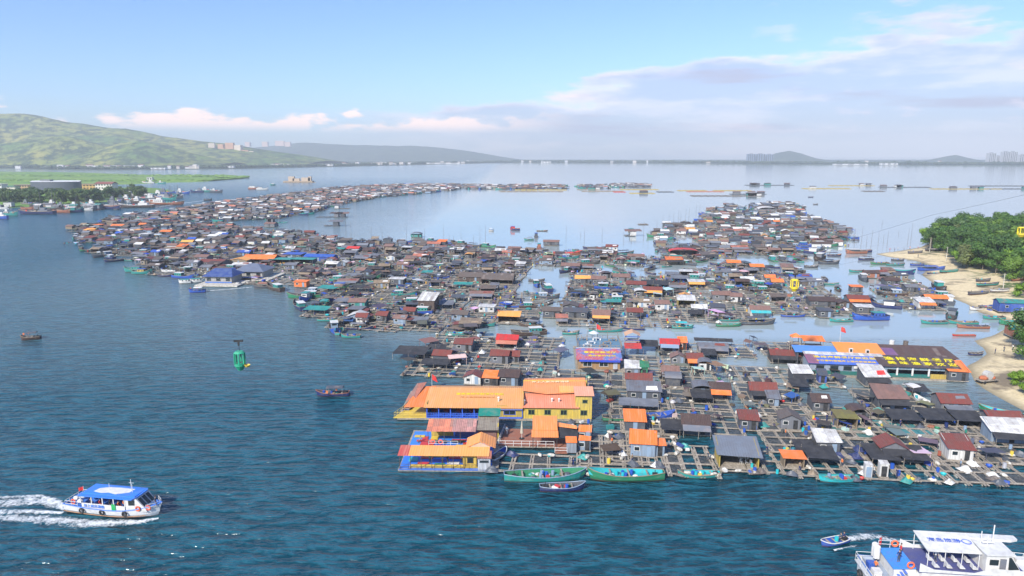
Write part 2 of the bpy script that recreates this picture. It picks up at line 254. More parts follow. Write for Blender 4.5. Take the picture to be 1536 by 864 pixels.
# ------------------------------------------------------------------ mesh builder
class MB:
    def __init__(s): s.v = []; s.f = []; s.mi = []; s.c = []; s.M = None; s.col = (0.3, 0.3, 0.3); s.m = 0
    def add(s, vs, fs):
        b = len(s.v)
        s.v += [tuple(s.M @ Vector(q)) for q in vs] if s.M else [tuple(q) for q in vs]
        for f in fs: s.f.append([b + i for i in f]); s.mi.append(s.m); s.c.append(s.col)
    def box(s, cx, cy, cz, sx, sy, sz, rz=0.0):
        x, y, z = sx / 2, sy / 2, sz / 2; ca, sa = math.cos(rz), math.sin(rz)
        vs = [(cx + a * ca - b * sa, cy + a * sa + b * ca, cz + c) for c in (-z, z) for a, b in ((-x, -y), (x, -y), (x, y), (-x, y))]
        s.add(vs, [(3, 2, 1, 0), (4, 5, 6, 7), (0, 1, 5, 4), (1, 2, 6, 5), (2, 3, 7, 6), (3, 0, 4, 7)])
    def tube(s, p, q, r, n=6, r2=None, cap=True):
        p, q = Vector(p), Vector(q); d = (q - p)
        if d.length < 1e-6: return
        d.normalize(); a = d.orthogonal().normalized(); b = d.cross(a); r2 = r if r2 is None else r2
        vs = [p + (a * math.cos(2 * math.pi * i / n) + b * math.sin(2 * math.pi * i / n)) * r for i in range(n)] + [q + (a * math.cos(2 * math.pi * i / n) + b * math.sin(2 * math.pi * i / n)) * r2 for i in range(n)]
        fs = [(i, (i + 1) % n, n + (i + 1) % n, n + i) for i in range(n)]
        if cap: fs += [tuple(range(n))[::-1], tuple(range(n, 2 * n))]
        s.add(vs, fs)
    def path(s, pts, r, n=5):
        for a, b in zip(pts, pts[1:]): s.tube(a, b, r, n)
    def slab(s, pts, th):                           # polygon given by its top outline, thickened straight down
        n = len(pts); vs = [tuple(p) for p in pts] + [(p[0], p[1], p[2] - th) for p in pts]
        s.add(vs, [tuple(range(n)), tuple(range(n, 2 * n))[::-1]] + [(i, n + i, n + (i + 1) % n, (i + 1) % n) for i in range(n)])
    def ball(s, c, rx, ry=None, rz=None, n=8, k=5):
        ry = ry or rx; rz = rz or rx; vs = [(c[0], c[1], c[2] - rz)]
        for j in range(1, k):
            a = -math.pi / 2 + math.pi * j / k
            vs += [(c[0] + rx * math.cos(a) * math.cos(2 * math.pi * i / n), c[1] + ry * math.cos(a) * math.sin(2 * math.pi * i / n), c[2] + rz * math.sin(a)) for i in range(n)]
        vs.append((c[0], c[1], c[2] + rz)); fs = []
        for i in range(n):
            fs.append((0, 1 + (i + 1) % n, 1 + i)); e = 1 + (k - 2) * n; fs.append((e + i, e + (i + 1) % n, len(vs) - 1))
            for j in range(k - 2): fs.append((1 + j * n + i, 1 + j * n + (i + 1) % n, 1 + (j + 1) * n + (i + 1) % n, 1 + (j + 1) * n + i))
        s.add(vs, fs)
    def torus(s, c, Rr, r, axis='z', n=14, k=6):
        vs = []
        for i in range(n):
            a = 2 * math.pi * i / n
            for j in range(k):
                b = 2 * math.pi * j / k; q = (Rr + r * math.cos(b)); u, v, w = q * math.cos(a), q * math.sin(a), r * math.sin(b)
                vs.append({'z': (c[0] + u, c[1] + v, c[2] + w), 'y': (c[0] + u, c[1] + w, c[2] + v), 'x': (c[0] + w, c[1] + u, c[2] + v)}[axis])
        s.add(vs, [(i * k + j, ((i + 1) % n) * k + j, ((i + 1) % n) * k + (j + 1) % k, i * k + (j + 1) % k) for i in range(n) for j in range(k)])
    def grid(s, fn, nu, nv):
        vs = [fn(i / nu, j / nv) for j in range(nv + 1) for i in range(nu + 1)]
        s.add(vs, [(j * (nu + 1) + i, j * (nu + 1) + i + 1, (j + 1) * (nu + 1) + i + 1, (j + 1) * (nu + 1) + i) for j in range(nv) for i in range(nu)])
    def mesh(s, name, mats, vcol=False, smooth=False):
        me = bpy.data.meshes.new(name); me.from_pydata(s.v, [], s.f)
        for m_ in mats: me.materials.append(M(m_) if isinstance(m_, str) else m_)
        if len(mats) > 1: me.polygons.foreach_set('material_index', s.mi)
        if vcol:
            at_ = me.attributes.new('col', 'FLOAT_COLOR', 'FACE'); fl = []
            for c in s.c: fl += [c[0], c[1], c[2], 1.0]
            at_.data.foreach_set('color', fl)
        if smooth: me.polygons.foreach_set('use_smooth', [True] * len(s.f))
        me.update(); return me
    def build(s, name, mats, parent=None, color=None, vcol=False, smooth=False):
        if isinstance(mats, str) or not isinstance(mats, (list, tuple)): mats = [mats]
        o = bpy.data.objects.new(name, s.mesh(name, mats, vcol, smooth)); COL.objects.link(o)
        if parent: o.parent = parent
        if color: o.color = (*color[:3], 1)
        return o
def TM(x, y, z=0, rz=0, s=1.0): return Matrix.Translation((x, y, z)) @ Matrix.Rotation(rz, 4, 'Z') @ Matrix.Diagonal((s, s, s, 1))
THINGS = []                                         # (root, look, size) for the labels written at the end
def thing(name, cat, look, loc, rz=0, group=None, label=None, scale=1.0):
    o = bpy.data.objects.new(name, None); COL.objects.link(o); o.location = loc; o.rotation_euler = (0, 0, rz); o.scale = (scale,) * 3
    o['category'] = cat; THINGS.append((o, look, label))
    if group: o['group'] = group
    return o
def tag(o, cat, look, group=None, label=None):
    o['category'] = cat; THINGS.append((o, look, label))
    if group: o['group'] = group
    return o
KIDS = {}
def kids(o):
    if o.name not in KIDS: KIDS[o.name] = list(o.children)
    return KIDS[o.name]
def dup(src, loc, rz, look, cat=None, scale=1.0, colors=None, group=None, label=None):
    c = src.copy(); COL.objects.link(c); c.location = loc; c.rotation_euler = (0, 0, rz)
    c.scale = (scale,) * 3 if isinstance(scale, (int, float)) else scale
    if cat: c['category'] = cat
    if colors and 'self' in colors: c.color = (*colors['self'], 1)
    if group: c['group'] = group
    for k in kids(src):
        d = k.copy(); COL.objects.link(d); d.parent = c; nm = k.name.split('.')[0]
        if colors and nm in colors: d.color = (*colors[nm], 1)
        for q in kids(k):
            e = q.copy(); COL.objects.link(e); e.parent = d
    THINGS.append((c, look, label)); return c
def discard(o):                                     # a prototype that itself is not shown
    for k in list(o.children):
        for q in list(k.children): bpy.data.objects.remove(q)
        bpy.data.objects.remove(k)
    bpy.data.objects.remove(o)
def struct(o): o['kind'] = 'structure'; return o
def stuff(o): o['kind'] = 'stuff'; return o
def inpoly(x, y, P):
    r = False; j = len(P) - 1
    for i in range(len(P)):
        if (P[i][1] > y) != (P[j][1] > y) and x < (P[j][0] - P[i][0]) * (y - P[i][1]) / (P[j][1] - P[i][1]) + P[i][0]: r = not r
        j = i
    return r
def polydist(x, y, P):
    best = 1e9
    for i in range(len(P)):
        ax, ay = P[i]; bx, by = P[(i + 1) % len(P)]; dx, dy = bx - ax, by - ay; t = max(0, min(1, ((x - ax) * dx + (y - ay) * dy) / (dx * dx + dy * dy + 1e-9)))
        best = min(best, math.hypot(x - ax - t * dx, y - ay - t * dy))
    return best
def gpoly(P): return [tuple(gp(a, b)[:2]) for a, b in P]
def text_mb(txt, size, name, color, parent, mtx, mat='plain', squash=1.0):
    cu = bpy.data.curves.new('lettering', 'FONT'); cu.body = txt; cu.size = size; cu.align_x = 'CENTER'; cu.align_y = 'CENTER'; cu.resolution_u = 2; cu.extrude = 0.01; cu.offset = size * 0.012
    o = bpy.data.objects.new('t', cu); COL.objects.link(o); dg = bpy.context.evaluated_depsgraph_get(); me = bpy.data.meshes.new_from_object(o.evaluated_get(dg)); bpy.data.objects.remove(o)
    me.materials.clear(); me.materials.append(M(mat)); me.transform(mtx @ Matrix.Diagonal((squash, 1, 1, 1)))
    p = bpy.data.objects.new(name, me); COL.objects.link(p); p.parent = parent; p.color = (*color, 1); return p
# ================================================================== the setting
def sheet(name, P, z, mat, color=None, step=None):
    b = MB(); b.add([(x, y, z) for x, y in P], [tuple(range(len(P)))]); return struct(b.build(name, mat, color=color))
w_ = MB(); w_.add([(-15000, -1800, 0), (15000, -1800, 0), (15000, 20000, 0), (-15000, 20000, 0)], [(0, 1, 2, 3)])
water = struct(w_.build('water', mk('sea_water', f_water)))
def terrain(name, P, mat, step, hfun, pad=20, smooth=True):
    xs = [p[0] for p in P]; ys = [p[1] for p in P]; x0, x1, y0, y1 = min(xs) - pad, max(xs) + pad, min(ys) - pad, max(ys) + pad
    nx, ny = int((x1 - x0) / step) + 1, int((y1 - y0) / step) + 1; hs = {}; vs = []; idx = {}; fs = []
    def vert(i, j):
        if (i, j) not in idx:
            x, y = x0 + i * step, y0 + j * step; d = polydist(x, y, P); ins = inpoly(x, y, P); idx[(i, j)] = len(vs); vs.append((x, y, hfun(x, y, d if ins else -d)))
        return idx[(i, j)]
    for i in range(nx):
        for j in range(ny):
            x, y = x0 + (i + .5) * step, y0 + (j + .5) * step
            if inpoly(x, y, P) or polydist(x, y, P) < step * 2.2: fs.append((vert(i, j), vert(i + 1, j), vert(i + 1, j + 1), vert(i, j + 1)))
    b = MB(); b.v = vs; b.f = fs; b.mi = [0] * len(fs); b.c = [(0, 0, 0)] * len(fs); return struct(b.build(name, mat, smooth=smooth))
# sandy shore on the right
BEACH = gpoly([(1312, 381), (1345, 377), (1380, 371), (1400, 362), (1440, 352), (1536, 345), (1750, 340), (2300, 480), (2100, 760), (1700, 690), (1536, 617), (1497, 596), (1464, 576), (1449, 549), (1466, 541), (1480, 531), (1474, 521), (1458, 512),
               (1490, 503), (1510, 492), (1505, 478), (1470, 470), (1452, 457), (1425, 446), (1400, 425), (1382, 412), (1400, 399), (1372, 391), (1335, 386)])
def beach_h(x, y, d):
    n = mnoise.noise((x * .05, y * .05, 0)) * .5 + mnoise.noise((x * .2, y * .2, 3)) * .12
    if d < 0: return max(-1.0, d * .12)
    inl = max(0.0, min(1.0, (d - 14) / 45)); return min(1.6, d * .10) * (1 + .25 * n) + inl * inl * 9 * (0.6 + 0.4 * math.sin(x * .03)) * (1 if x < 400 else 1)
beach = terrain('beach', BEACH, 'sand', 3.5, beach_h)
def zbeach(x, y):
    ins = inpoly(x, y, BEACH); d = polydist(x, y, BEACH); return beach_h(x, y, d if ins else -d)
# harbour land and the green spit on the left
LAND = gpoly([(-900, 345), (-300, 326), (0, 312), (60, 310), (110, 306), (160, 303), (205, 299), (240, 292), (262, 287), (235, 282), (180, 283), (150, 284), (130, 280), (180, 277), (250, 274), (300, 273), (358, 268.5), (330, 266.5), (270, 264.5), (210, 262), (120, 259), (0, 258), (-500, 258), (-1400, 262)])
def land_h(x, y, d): return max(-1.0, d * .1) if d < 0 else min(1.4, d * .05) + (mnoise.noise((x * .012, y * .012, 1)) * .6 + .5) * min(1, d / 30) * 2.0
harbour = terrain('ground', LAND, 'land', 22, land_h, 60)
# far shore: low land behind the bay
FAR = [(-9500, 2300), (-2600, 2150)] + [tuple(gp(a, b)[:2]) for a, b in [(0, 253), (90, 255), (150, 255.5), (260, 254.5), (330, 254), (430, 252), (560, 249), (700, 245.5), (768, 244), (1000, 245), (1150, 246.5), (1400, 248), (1536, 248.5)]] + [(3600, 3300), (9500, 3100), (9500, 8800), (-9500, 8800)]
b = MB(); b.add([(x, y, 1.5) for x, y in FAR], [tuple(range(len(FAR)))]); b.add([(x, y, 1.5) for x, y in FAR] + [(x, y, -1) for x, y in FAR], [(i, (i + 1) % len(FAR), len(FAR) + (i + 1) % len(FAR), len(FAR) + i) for i in range(len(FAR))])
struct(b.build('land', 'farwood'))
def ridge(name, pts, Y, mat, depth, seed, rough=0.085, foot=1.5, nx=150, ny=34):
    W = [at(a, c, Y) for a, c in pts]
    xs = [w.x for w in W]; x0, x1 = xs[0], xs[-1]
    def prof(x):
        for p, q in zip(W, W[1:]):
            if p.x <= x <= q.x:
                t = (x - p.x) / (q.x - p.x); return p.z + (q.z - p.z) * t
        return foot
    def fn(u, v):
        x = x0 + (x1 - x0) * u; t = v * 2 - 1; y = Y + t * depth
        sp_ = max(0, 1 - abs(t) ** 1.25) if t < 0 else max(0, 1 - t * t)
        n = mnoise.fractal((x * .0022 + seed, y * .0022, seed), 1.0, 2.1, 6)
        gul = abs(mnoise.noise((x * .0045 + seed, y * .0015, 2))) * .35 * (1 - abs(t) * .3) * (abs(t) > .04)
        h = (prof(x) - foot) * sp_; return (x, y, foot - 2 + max(0, h * (1 - gul * (1 - sp_ ** 3)) + n * rough * h))
    b = MB(); b.grid(fn, nx, ny); return struct(b.build(name, mat, smooth=True))
ridge('hill', [(-900, 236), (-600, 225), (-350, 205), (-150, 186), (-60, 178), (0, 171), (24, 170), (50, 175), (90, 183), (130, 187), (190, 192), (240, 205), (285, 210), (330, 214), (370, 220), (410, 226), (450, 232), (490, 241)], 4200, 'hill', 700, 4.2, nx=220, ny=50)
ridge('foothill', [(-420, 240), (-200, 222), (0, 214), (50, 208), (98, 202), (140, 213), (185, 233), (215, 243)], 3520, 'hill', 300, 8.3)
ridge('foothill', [(95, 243), (130, 228), (165, 216), (205, 209), (240, 216), (275, 227), (310, 235), (350, 243)], 3450, 'hill', 280, 11.3)
ridge('foothill', [(110, 247), (150, 238), (180, 229), (215, 226), (250, 238), (275, 246)], 3300, 'hill', 190, 14.8)
ridge('mountain', [(250, 240), (330, 226), (400, 219), (450, 214), (520, 216), (600, 219), (655, 220), (690, 224), (730, 231), (765, 237), (800, 241)], 7900, 'farwood', 900, 17.2)
ridge('hill', [(1128, 242), (1150, 236), (1166, 229), (1184, 225.5), (1203, 230), (1222, 237), (1250, 241)], 6600, 'farwood', 330, 21.0, nx=70)
ridge('hill', [(1395, 242), (1415, 236), (1434, 232), (1450, 236), (1468, 241)], 6400, 'farwood', 250, 25.0, nx=40)
# far woods along the shore: a mass nobody could count, a crinkled belt of crowns
def belt(name, line, h0, h1, seed, dens=9.0, rows=3, gap=14):
    rr = random.Random(seed); b = MB()
    for (ax, ay), (bx, by) in zip(line, line[1:]):
        n = max(2, int(math.hypot(bx - ax, by - ay) / dens))
        for i in range(n):
            for k in range(rows):
                t = (i + rr.random()) / n; x, y = ax + (bx - ax) * t, ay + (by - ay) * t + 8 + k * gap + rr.random() * gap
                hh = rr.uniform(h0, h1) * (0.75 + .5 * abs(mnoise.noise((x * .004, y * .01, seed)))); r = dens * rr.uniform(.6, 1.15)
                b.ball((x, y, hh * .55), r, r, hh * .5, 6, 4)
    return stuff(b.build(name, 'scrub' if 'scrub' in name else 'farwood'))
fl = [tuple(gp(a, c)[:2]) for a, c in [(-120, 252.5), (0, 252), (90, 254), (150, 254.5), (260, 253.5), (330, 253), (430, 251), (560, 248), (700, 244.8), (768, 243.6)]]
belt('treeline', fl, 9, 17, 3, 11, 5, 26)
fl = [tuple(gp(a, c)[:2]) for a, c in [(768, 243.6), (1000, 244.6), (1150, 246), (1400, 247.4), (1536, 247.8), (1620, 248)]]
belt('treeline', fl, 12, 22, 5, 14, 4, 40)
belt('mangrove_scrub', [tuple(gp(a, c)[:2]) for a, c in [(-120, 275), (0, 274), (130, 274.5), (200, 273.5), (260, 273), (310, 272), (352, 268.8)]], 3.5, 6, 8, 7, 5, 16)
belt('mangrove_scrub', [tuple(gp(a, c)[:2]) for a, c in [(-120, 266), (0, 266), (130, 266), (230, 266), (300, 266.5), (350, 267.8)]], 3, 6, 9, 9, 4, 26)
# the air
hz = MB(); hz.box(0, 3600, 162, 19400, 11200, 336)          # z -6 .. 330, top over the hills
def f_haze(m, t):
    g = G(t); v = g.n('ShaderNodeVolumePrincipled'); v.inputs['Color'].default_value = (0.82, 0.91, 0.99, 1); v.inputs['Density'].default_value = 0.00015; v.inputs['Density Attribute'].default_value = ''
    v.inputs['Anisotropy'].default_value = 0.0
    o = g.n('ShaderNodeOutputMaterial'); g.l(v.outputs[0], o.inputs['Volume'])
haze = stuff(hz.build('haze', mk('haze', f_haze)))
# ================================================================== palette: name -> base colour
PAL = {'rust-red': (0.20, 0.05, 0.038), 'faded pink-brown': (0.235, 0.135, 0.11), 'dark brown': (0.07, 0.045, 0.04), 'orange': (0.80, 0.19, 0.035), 'amber': (0.80, 0.36, 0.08), 'grey': (0.155, 0.17, 0.20),
       'white': (0.66, 0.66, 0.64), 'black': (0.028, 0.029, 0.034), 'blue': (0.02, 0.09, 0.42), 'teal': (0.02, 0.26, 0.24), 'grey-brown': (0.12, 0.10, 0.088), 'salmon': (0.48, 0.17, 0.11), 'green': (0.02, 0.20, 0.10), 'pale blue': (0.22, 0.31, 0.42),
       'yellow': (0.66, 0.48, 0.06), 'turquoise': (0.02, 0.42, 0.46), 'navy': (0.012, 0.028, 0.12), 'tan': (0.26, 0.20, 0.135), 'slate': (0.065, 0.08, 0.105), 'mossy': (0.20, 0.18, 0.04), 'red': (0.55, 0.03, 0.03), 'brick': (0.33, 0.12, 0.07), 'mustard': (0.46, 0.34, 0.06)}
# ------------------------------------------------------------------ huts
def e_walls(b, w, d, h, z0=0.5, front=True, t=0.08):
    b.box(0, d / 2 - t / 2, z0 + h / 2, w, t, h)
    for s in (-1, 1): b.box(s * (w / 2 - t / 2), -t / 2, z0 + h / 2, t, d - t, h)
    if front: b.box(0, -d / 2 + t / 2, z0 + h / 2, w - 2 * t - .004, t, h)
def e_gable_ends(b, w, d, h, rise, z0=0.5, along='x'):
    if along == 'x':
        for s in (-1, 1): x = s * (w / 2 - .04); b.add([(x - .04, -d / 2, z0 + h), (x - .04, d / 2, z0 + h), (x - .04, 0, z0 + h + rise), (x + .04, -d / 2, z0 + h), (x + .04, d / 2, z0 + h), (x + .04, 0, z0 + h + rise)], [(0, 2, 1), (3, 4, 5), (0, 3, 5, 2), (1, 2, 5, 4)])
    else:
        for s in (-1, 1): y = s * (d / 2 - .04); b.add([(-w / 2, y - .04, z0 + h), (w / 2, y - .04, z0 + h), (0, y - .04, z0 + h + rise), (-w / 2, y + .04, z0 + h), (w / 2, y + .04, z0 + h), (0, y + .04, z0 + h + rise)], [(0, 1, 2), (3, 5, 4), (0, 2, 5, 3), (1, 4, 5, 2)])
def e_roof(b, w, d, h, kind, rise=1.0, z0=0.5, ov=0.35, th=0.07, warp=0.0):
    W, D, Z = w / 2 + ov, d / 2 + ov, z0 + h + .06
    if kind == 'gx':                                # ridge along x, slope faces the front
        k = rise * (1 + ov / (d / 2))
        b.slab([(-W, -D, Z - rise * ov / (d / 2)), (W, -D, Z - rise * ov / (d / 2) + warp), (W, 0, Z + rise), (-W, 0, Z + rise + warp)], th)
        b.slab([(W, D, Z - rise * ov / (d / 2)), (-W, D, Z - rise * ov / (d / 2)), (-W, 0.004, Z + rise + warp), (W, 0.004, Z + rise)], th)
    elif kind == 'gy':
        q = rise * ov / (w / 2)
        b.slab([(-W, -D, Z - q), (0, -D, Z + rise), (0, D, Z + rise + warp), (-W, D, Z - q)], th); b.slab([(0.004, -D, Z + rise), (W, -D, Z - q), (W, D, Z - q), (0.004, D, Z + rise + warp)], th)
    elif kind == 'shed':
        b.slab([(-W, -D, Z), (W, -D, Z + warp), (W, D, Z + rise), (-W, D, Z + rise + warp)], th)
    elif kind == 'flat': b.slab([(-W, -D, Z), (W, -D, Z), (W, D, Z + .15), (-W, D, Z + .15)], th)
    elif kind == 'arch':
        n = 8; pr = [(-W * math.cos(math.pi * i / n), Z + rise * math.sin(math.pi * i / n)) for i in range(n + 1)]
        for (a, za), (c, zc) in zip(pr, pr[1:]): b.slab([(a, -D, za), (c, -D, zc), (c, D, zc), (a, D, za)], th)
def hut(loc, rz, w, d, h=2.3, roof='gx', rc='rust-red', wc='grey', rise=0.9, rmat='roof', windows=1, door=True, porch=0, awning=None, fence=False, open_front=False, look=None, name='fishing_hut', cat='hut', label=None, group='huts on the fish rafts', ov=.35, patch=None, annex=0):
    look = look or f'{wc} hut under a {rc} roof'
    o = thing(name, cat, look, loc, rz, group, label)
    z0 = .5; b = MB(); b.box(0, -porch / 2, .38, w + .3, d + porch + .3, .16); b.build('deck', 'wood', o)
    b = MB(); e_walls(b, w, d, h, front=not open_front)
    if roof == 'gx': e_gable_ends(b, w, d, h, rise)
    if roof == 'gy': e_gable_ends(b, w, d, h, rise, along='y')
    if roof == 'shed':
        for s in (-1, 1): x = s * (w / 2 - .04); b.add([(x - .04, -d / 2, z0 + h), (x - .04, d / 2, z0 + h), (x - .04, d / 2, z0 + h + rise), (x + .04, -d / 2, z0 + h), (x + .04, d / 2, z0 + h), (x + .04, d / 2, z0 + h + rise)], [(0, 2, 1), (3, 4, 5), (0, 3, 5, 2)])
    b.build('wall', 'board', o, PAL[wc])
    b = MB(); e_roof(b, w, d, h, roof, rise, ov=ov, warp=R.uniform(-.22, .22)); r_ = b.build('roof', rmat, o, PAL[rc])
    if annex:                                       # a lower lean-to knocked on to one side
        a = annex; aw_, ad = w * .38, d * .8; b = MB(); ax = a * (w / 2 + aw_ / 2 + .05)
        for s in (-1, 1): b.box(ax, s * ad / 2, z0 + h * .38, aw_, .06, h * .76)
        b.box(ax + a * aw_ / 2, 0, z0 + h * .38, .06, ad - .08, h * .76); an_ = b.build('annex', 'board', o, PAL['grey-brown']); b = MB(); x_a, x_b = a * (w / 2 + .04), a * (w / 2 + aw_ + .3); z_a, z_b = z0 + h * .92, z0 + h * .74
        q_ = [(x_a, -ad / 2 - .3, z_a), (x_b, -ad / 2 - .25, z_b), (x_b, ad / 2 + .2, z_b), (x_a, ad / 2 + .3, z_a)]; b.slab(q_ if a > 0 else q_[::-1], .06); b.build('annex_roof', 'roof', an_, PAL[R.choice(['grey', 'slate', 'rust-red', 'tan', 'dark brown'])])
    if patch: b = MB(); W = w / 2; e = rise / (d / 2 + ov) * .98; b.slab([(W * .1, -d / 2 * .8, z0 + h + .12 + rise * .12), (W * .85, -d / 2 * .85, z0 + h + .12 + rise * .08), (W * .8, -d / 2 * .25, z0 + h + .12 + rise * .75), (W * .15, -d / 2 * .3, z0 + h + .12 + rise * .70)], .03); b.build('patch', 'tarp', r_, PAL[patch])
    if not open_front:
        xs = [(i + .5) / (windows + (1 if door else 0)) * w - w / 2 for i in range(windows + (1 if door else 0))]
        for i, x in enumerate(xs):
            if door and i == len(xs) // 2:
                b = MB(); b.box(x, -d / 2 - .02, z0 + .95, .85, .07, 1.9); b.build('door', 'dark' if R.random() < .6 else 'paint', o, PAL['pale blue'])
            else:
                b = MB(); b.box(x, -d / 2 - .01, z0 + h * .58, 1.05, .06, .85); fr = b.build('window', 'paint', o, PAL['white']); b = MB(); b.box(x, -d / 2 - .03, z0 + h * .58, .88, .05, .68); b.build('pane', 'glass', fr)
    else:
        for s in (-1, 1): b = MB(); b.box(s * (w / 2 - .08), -d / 2 + .08, z0 + h / 2, .15, .15, h); b.build('post', 'paint', o, PAL[wc])
    if awning:
        b = MB(); W = w / 2 + .1; b.slab([(-W, -d / 2 - 2.0, z0 + h - .75), (W * .98, -d / 2 - 2.05, z0 + h - .7), (W, -d / 2 - .36, z0 + h - .12), (-W, -d / 2 - .36, z0 + h - .12)], .05); b.build('awning', 'tarp' if awning != 'black' else 'shade', o, PAL[awning])
        for s in (-1, 1): b = MB(); b.tube((s * (W - .1), -d / 2 - 1.95, .45), (s * (W - .1), -d / 2 - 1.95, z0 + h - .75), .05, 5); b.build('post', 'wood', o)
    if fence:
        b = MB(); y = -d / 2 - porch
        for i in range(int(w / .8) + 1): b.box(-w / 2 + i * .8, y, .95, .06, .06, .9)
        for z in (.95, 1.35): b.box(0, y + .07, z, w, .05, .06)
        b.build('railing', 'paint', o, PAL['blue'])
    return o
# ------------------------------------------------------------------ rafts
def e_walk(b, p, q, w=.62, z=.34, floats=True):
    (ax, ay), (bx, by) = p, q; Lg = math.hypot(bx - ax, by - ay); rz = math.atan2(by - ay, bx - ax); cx, cy = (ax + bx) / 2, (ay + by) / 2; nx, ny = -math.sin(rz), math.cos(rz); b.m = 0
    for s in (-1, 1): b.box(cx + nx * s * w / 3, cy + ny * s * w / 3, z, Lg, w / 3 + .04, .10, rz)
    for i in range(int(Lg / 1.6)): t = (i + .5) / int(Lg / 1.6); b.box(ax + (bx - ax) * t, ay + (by - ay) * t, z - .08, .14, w * 1.15, .06, rz)
    if floats:
        b.m = 1
        for i in range(int(Lg / 2.4)): t = (i + .5) / int(Lg / 2.4); b.box(ax + (bx - ax) * t, ay + (by - ay) * t, z - .30, 1.0, w * .9, .36, rz)
        b.m = 0
def raft(w, d, nx, ny, seed, loc=(0, 0, 0), rz=0, look='grey timber raft of square fish cages', detail=2, netp=.5, netc='black', label=None, name='fish_raft', group='floating fish cage rafts'):
    rr = random.Random(seed); o = thing(name, 'fish raft', look, loc, rz, group, label)
    if detail >= 1:
        for i in range(nx + 1):
            x = -w / 2 + w * i / nx + rr.uniform(-.25, .25); b = MB(); e_walk(b, (x, -d / 2 - rr.uniform(0, 1.0)), (x + rr.uniform(-.45, .45), d / 2 + rr.uniform(-.6, .9)), rr.uniform(.5, .85)); b.build('walkway', ['wood', 'foam'], o)
        for j in range(ny + 1):
            y = -d / 2 + d * j / ny + rr.uniform(-.25, .25); b = MB()
            b.box(0, y, .445, w + .5, .20, .10, rr.uniform(-.03, .03)); b.box(0, y + .32, .445, w + rr.uniform(-.8, .4), .11, .09, rr.uniform(-.01, .01)); b.build('crossbeam', 'wood', o)
    else:
        b = MB()
        for i in range(nx + 1): x = -w / 2 + w * i / nx + rr.uniform(-.15, .15); b.box(x, 0, .34, .5, d + rr.uniform(0, 1), .12)
        for j in range(ny + 1): y = -d / 2 + d * j / ny + rr.uniform(-.15, .15); b.box(0, y, .45, w + rr.uniform(0, 1), .3, .10)
        b.build('frame', 'wood', o)
    k = 0
    for i in range(nx):
        for j in range(ny):
            if rr.random() < netp:
                cw, cd = w / nx, d / ny; x0, y0 = -w / 2 + cw * i + .32, -d / 2 + cd * j + .12; x1, y1 = x0 + cw - .64, y0 + cd - .24; b = MB(); sag = rr.uniform(.03, .14)
                b.grid(lambda u, v: (x0 + (x1 - x0) * u, y0 + (y1 - y0) * v, .30 - sag * 4 * u * (1 - u) * 2 * v * (1 - v) * 2 * .5), 4, 4)
                b.build('cage_net', 'net', o, rr.choice([(.03, .035, .05), (.06, .065, .075), (.10, .11, .12), (.04, .06, .10)]) if netc == 'black' else PAL[netc]); k += 1
    return o
def shade_net(loc, rz, w, d, h=2.0, seed=0, col='black', label=None, look=None, slope=0.4):
    rr = random.Random(seed); o = thing('shade_net', 'shade net', look or f'sagging {col} shade cloth on poles', loc, rz, 'shade cloths stretched over the rafts', label)
    b = MB(); n = max(3, int(w / 2.2)); b.grid(lambda u, v: (-w / 2 + w * u, -d / 2 + d * v, .45 + h + slope * (v - .5) - .28 * abs(math.sin(math.pi * u * n / 2)) * (1 - abs(2 * v - 1) ** 3) + rr.uniform(-.04, .04)), n * 3, 6)
    b.build('cloth', 'shade', o, PAL[col])
    for sx in (-1, 0, 1) if w > 7 else (-1, 1):
        for sy in (-1, 1): b = MB(); b.tube((sx * w / 2 * .97, sy * d / 2 * .96, .3), (sx * w / 2 * .97 + rr.uniform(-.1, .1), sy * d / 2 * .96, .42 + h + slope * sy * .48 + .15), .05, 5); b.build('pole', 'wood', o)
    return o
# ------------------------------------------------------------------ boats (bow to +X)
def hull_sec(t, Lb, B, Hh, bow=1.0, transom=.72):
    if t > 0: hb = B / 2 * max(0.015, (1 - t ** 2.3)) ** .75
    else: hb = B / 2 * (1 - (1 - transom) * (-t) ** 2)
    return t * Lb / 2, hb, Hh * (1 + bow * .85 * max(0, t) ** 2.2 + .22 * max(0, -t) ** 2)
def e_hull(b, Lb, B, Hh, bow=1.0, transom=.72, n=14):
    P = []
    for i in range(n + 1):
        x, hb, z = hull_sec(-1 + 2 * i / n, Lb, B, Hh, bow, transom); t = -1 + 2 * i / n; rk = .10 * Lb * max(0, t) ** 3; k = .35 * Hh
        P.append([(x - rk * .9, 0, -k), (x - rk * .6, hb * .62, -k * .5), (x - rk * .25, hb * .9, z * .35), (x, hb, z)])
    vs = []; 
    for s in P: vs += [(p[0], -p[1], p[2]) for p in s[::-1]] + s[1:]
    m = 7; fs = [(i * m + j, i * m + j + 1, (i + 1) * m + j + 1, (i + 1) * m + j) for i in range(n) for j in range(m - 1)]; fs.append(tuple(range(m))); b.add(vs, fs)
def e_inner(b, Lb, B, Hh, bow=1.0, transom=.72, n=14, dz=.45, ins=.10):
    vs = []
    for i in range(n + 1):
        t = (-1 + 2 * i / n) * .96; x, hb, z = hull_sec(t, Lb, B, Hh, bow, transom); hb = max(.01, hb - ins); zd = z * dz if z * dz > Hh * dz else Hh * dz
        vs += [(x, -hb, z - .03), (x, -hb * .92, zd), (x, hb * .92, zd), (x, hb, z - .03)]
    fs = [(i * 4 + j, (i + 1) * 4 + j, (i + 1) * 4 + j + 1, i * 4 + j + 1) for i in range(n) for j in range(3)] + [(0, 1, 2, 3)]; b.add(vs, fs)
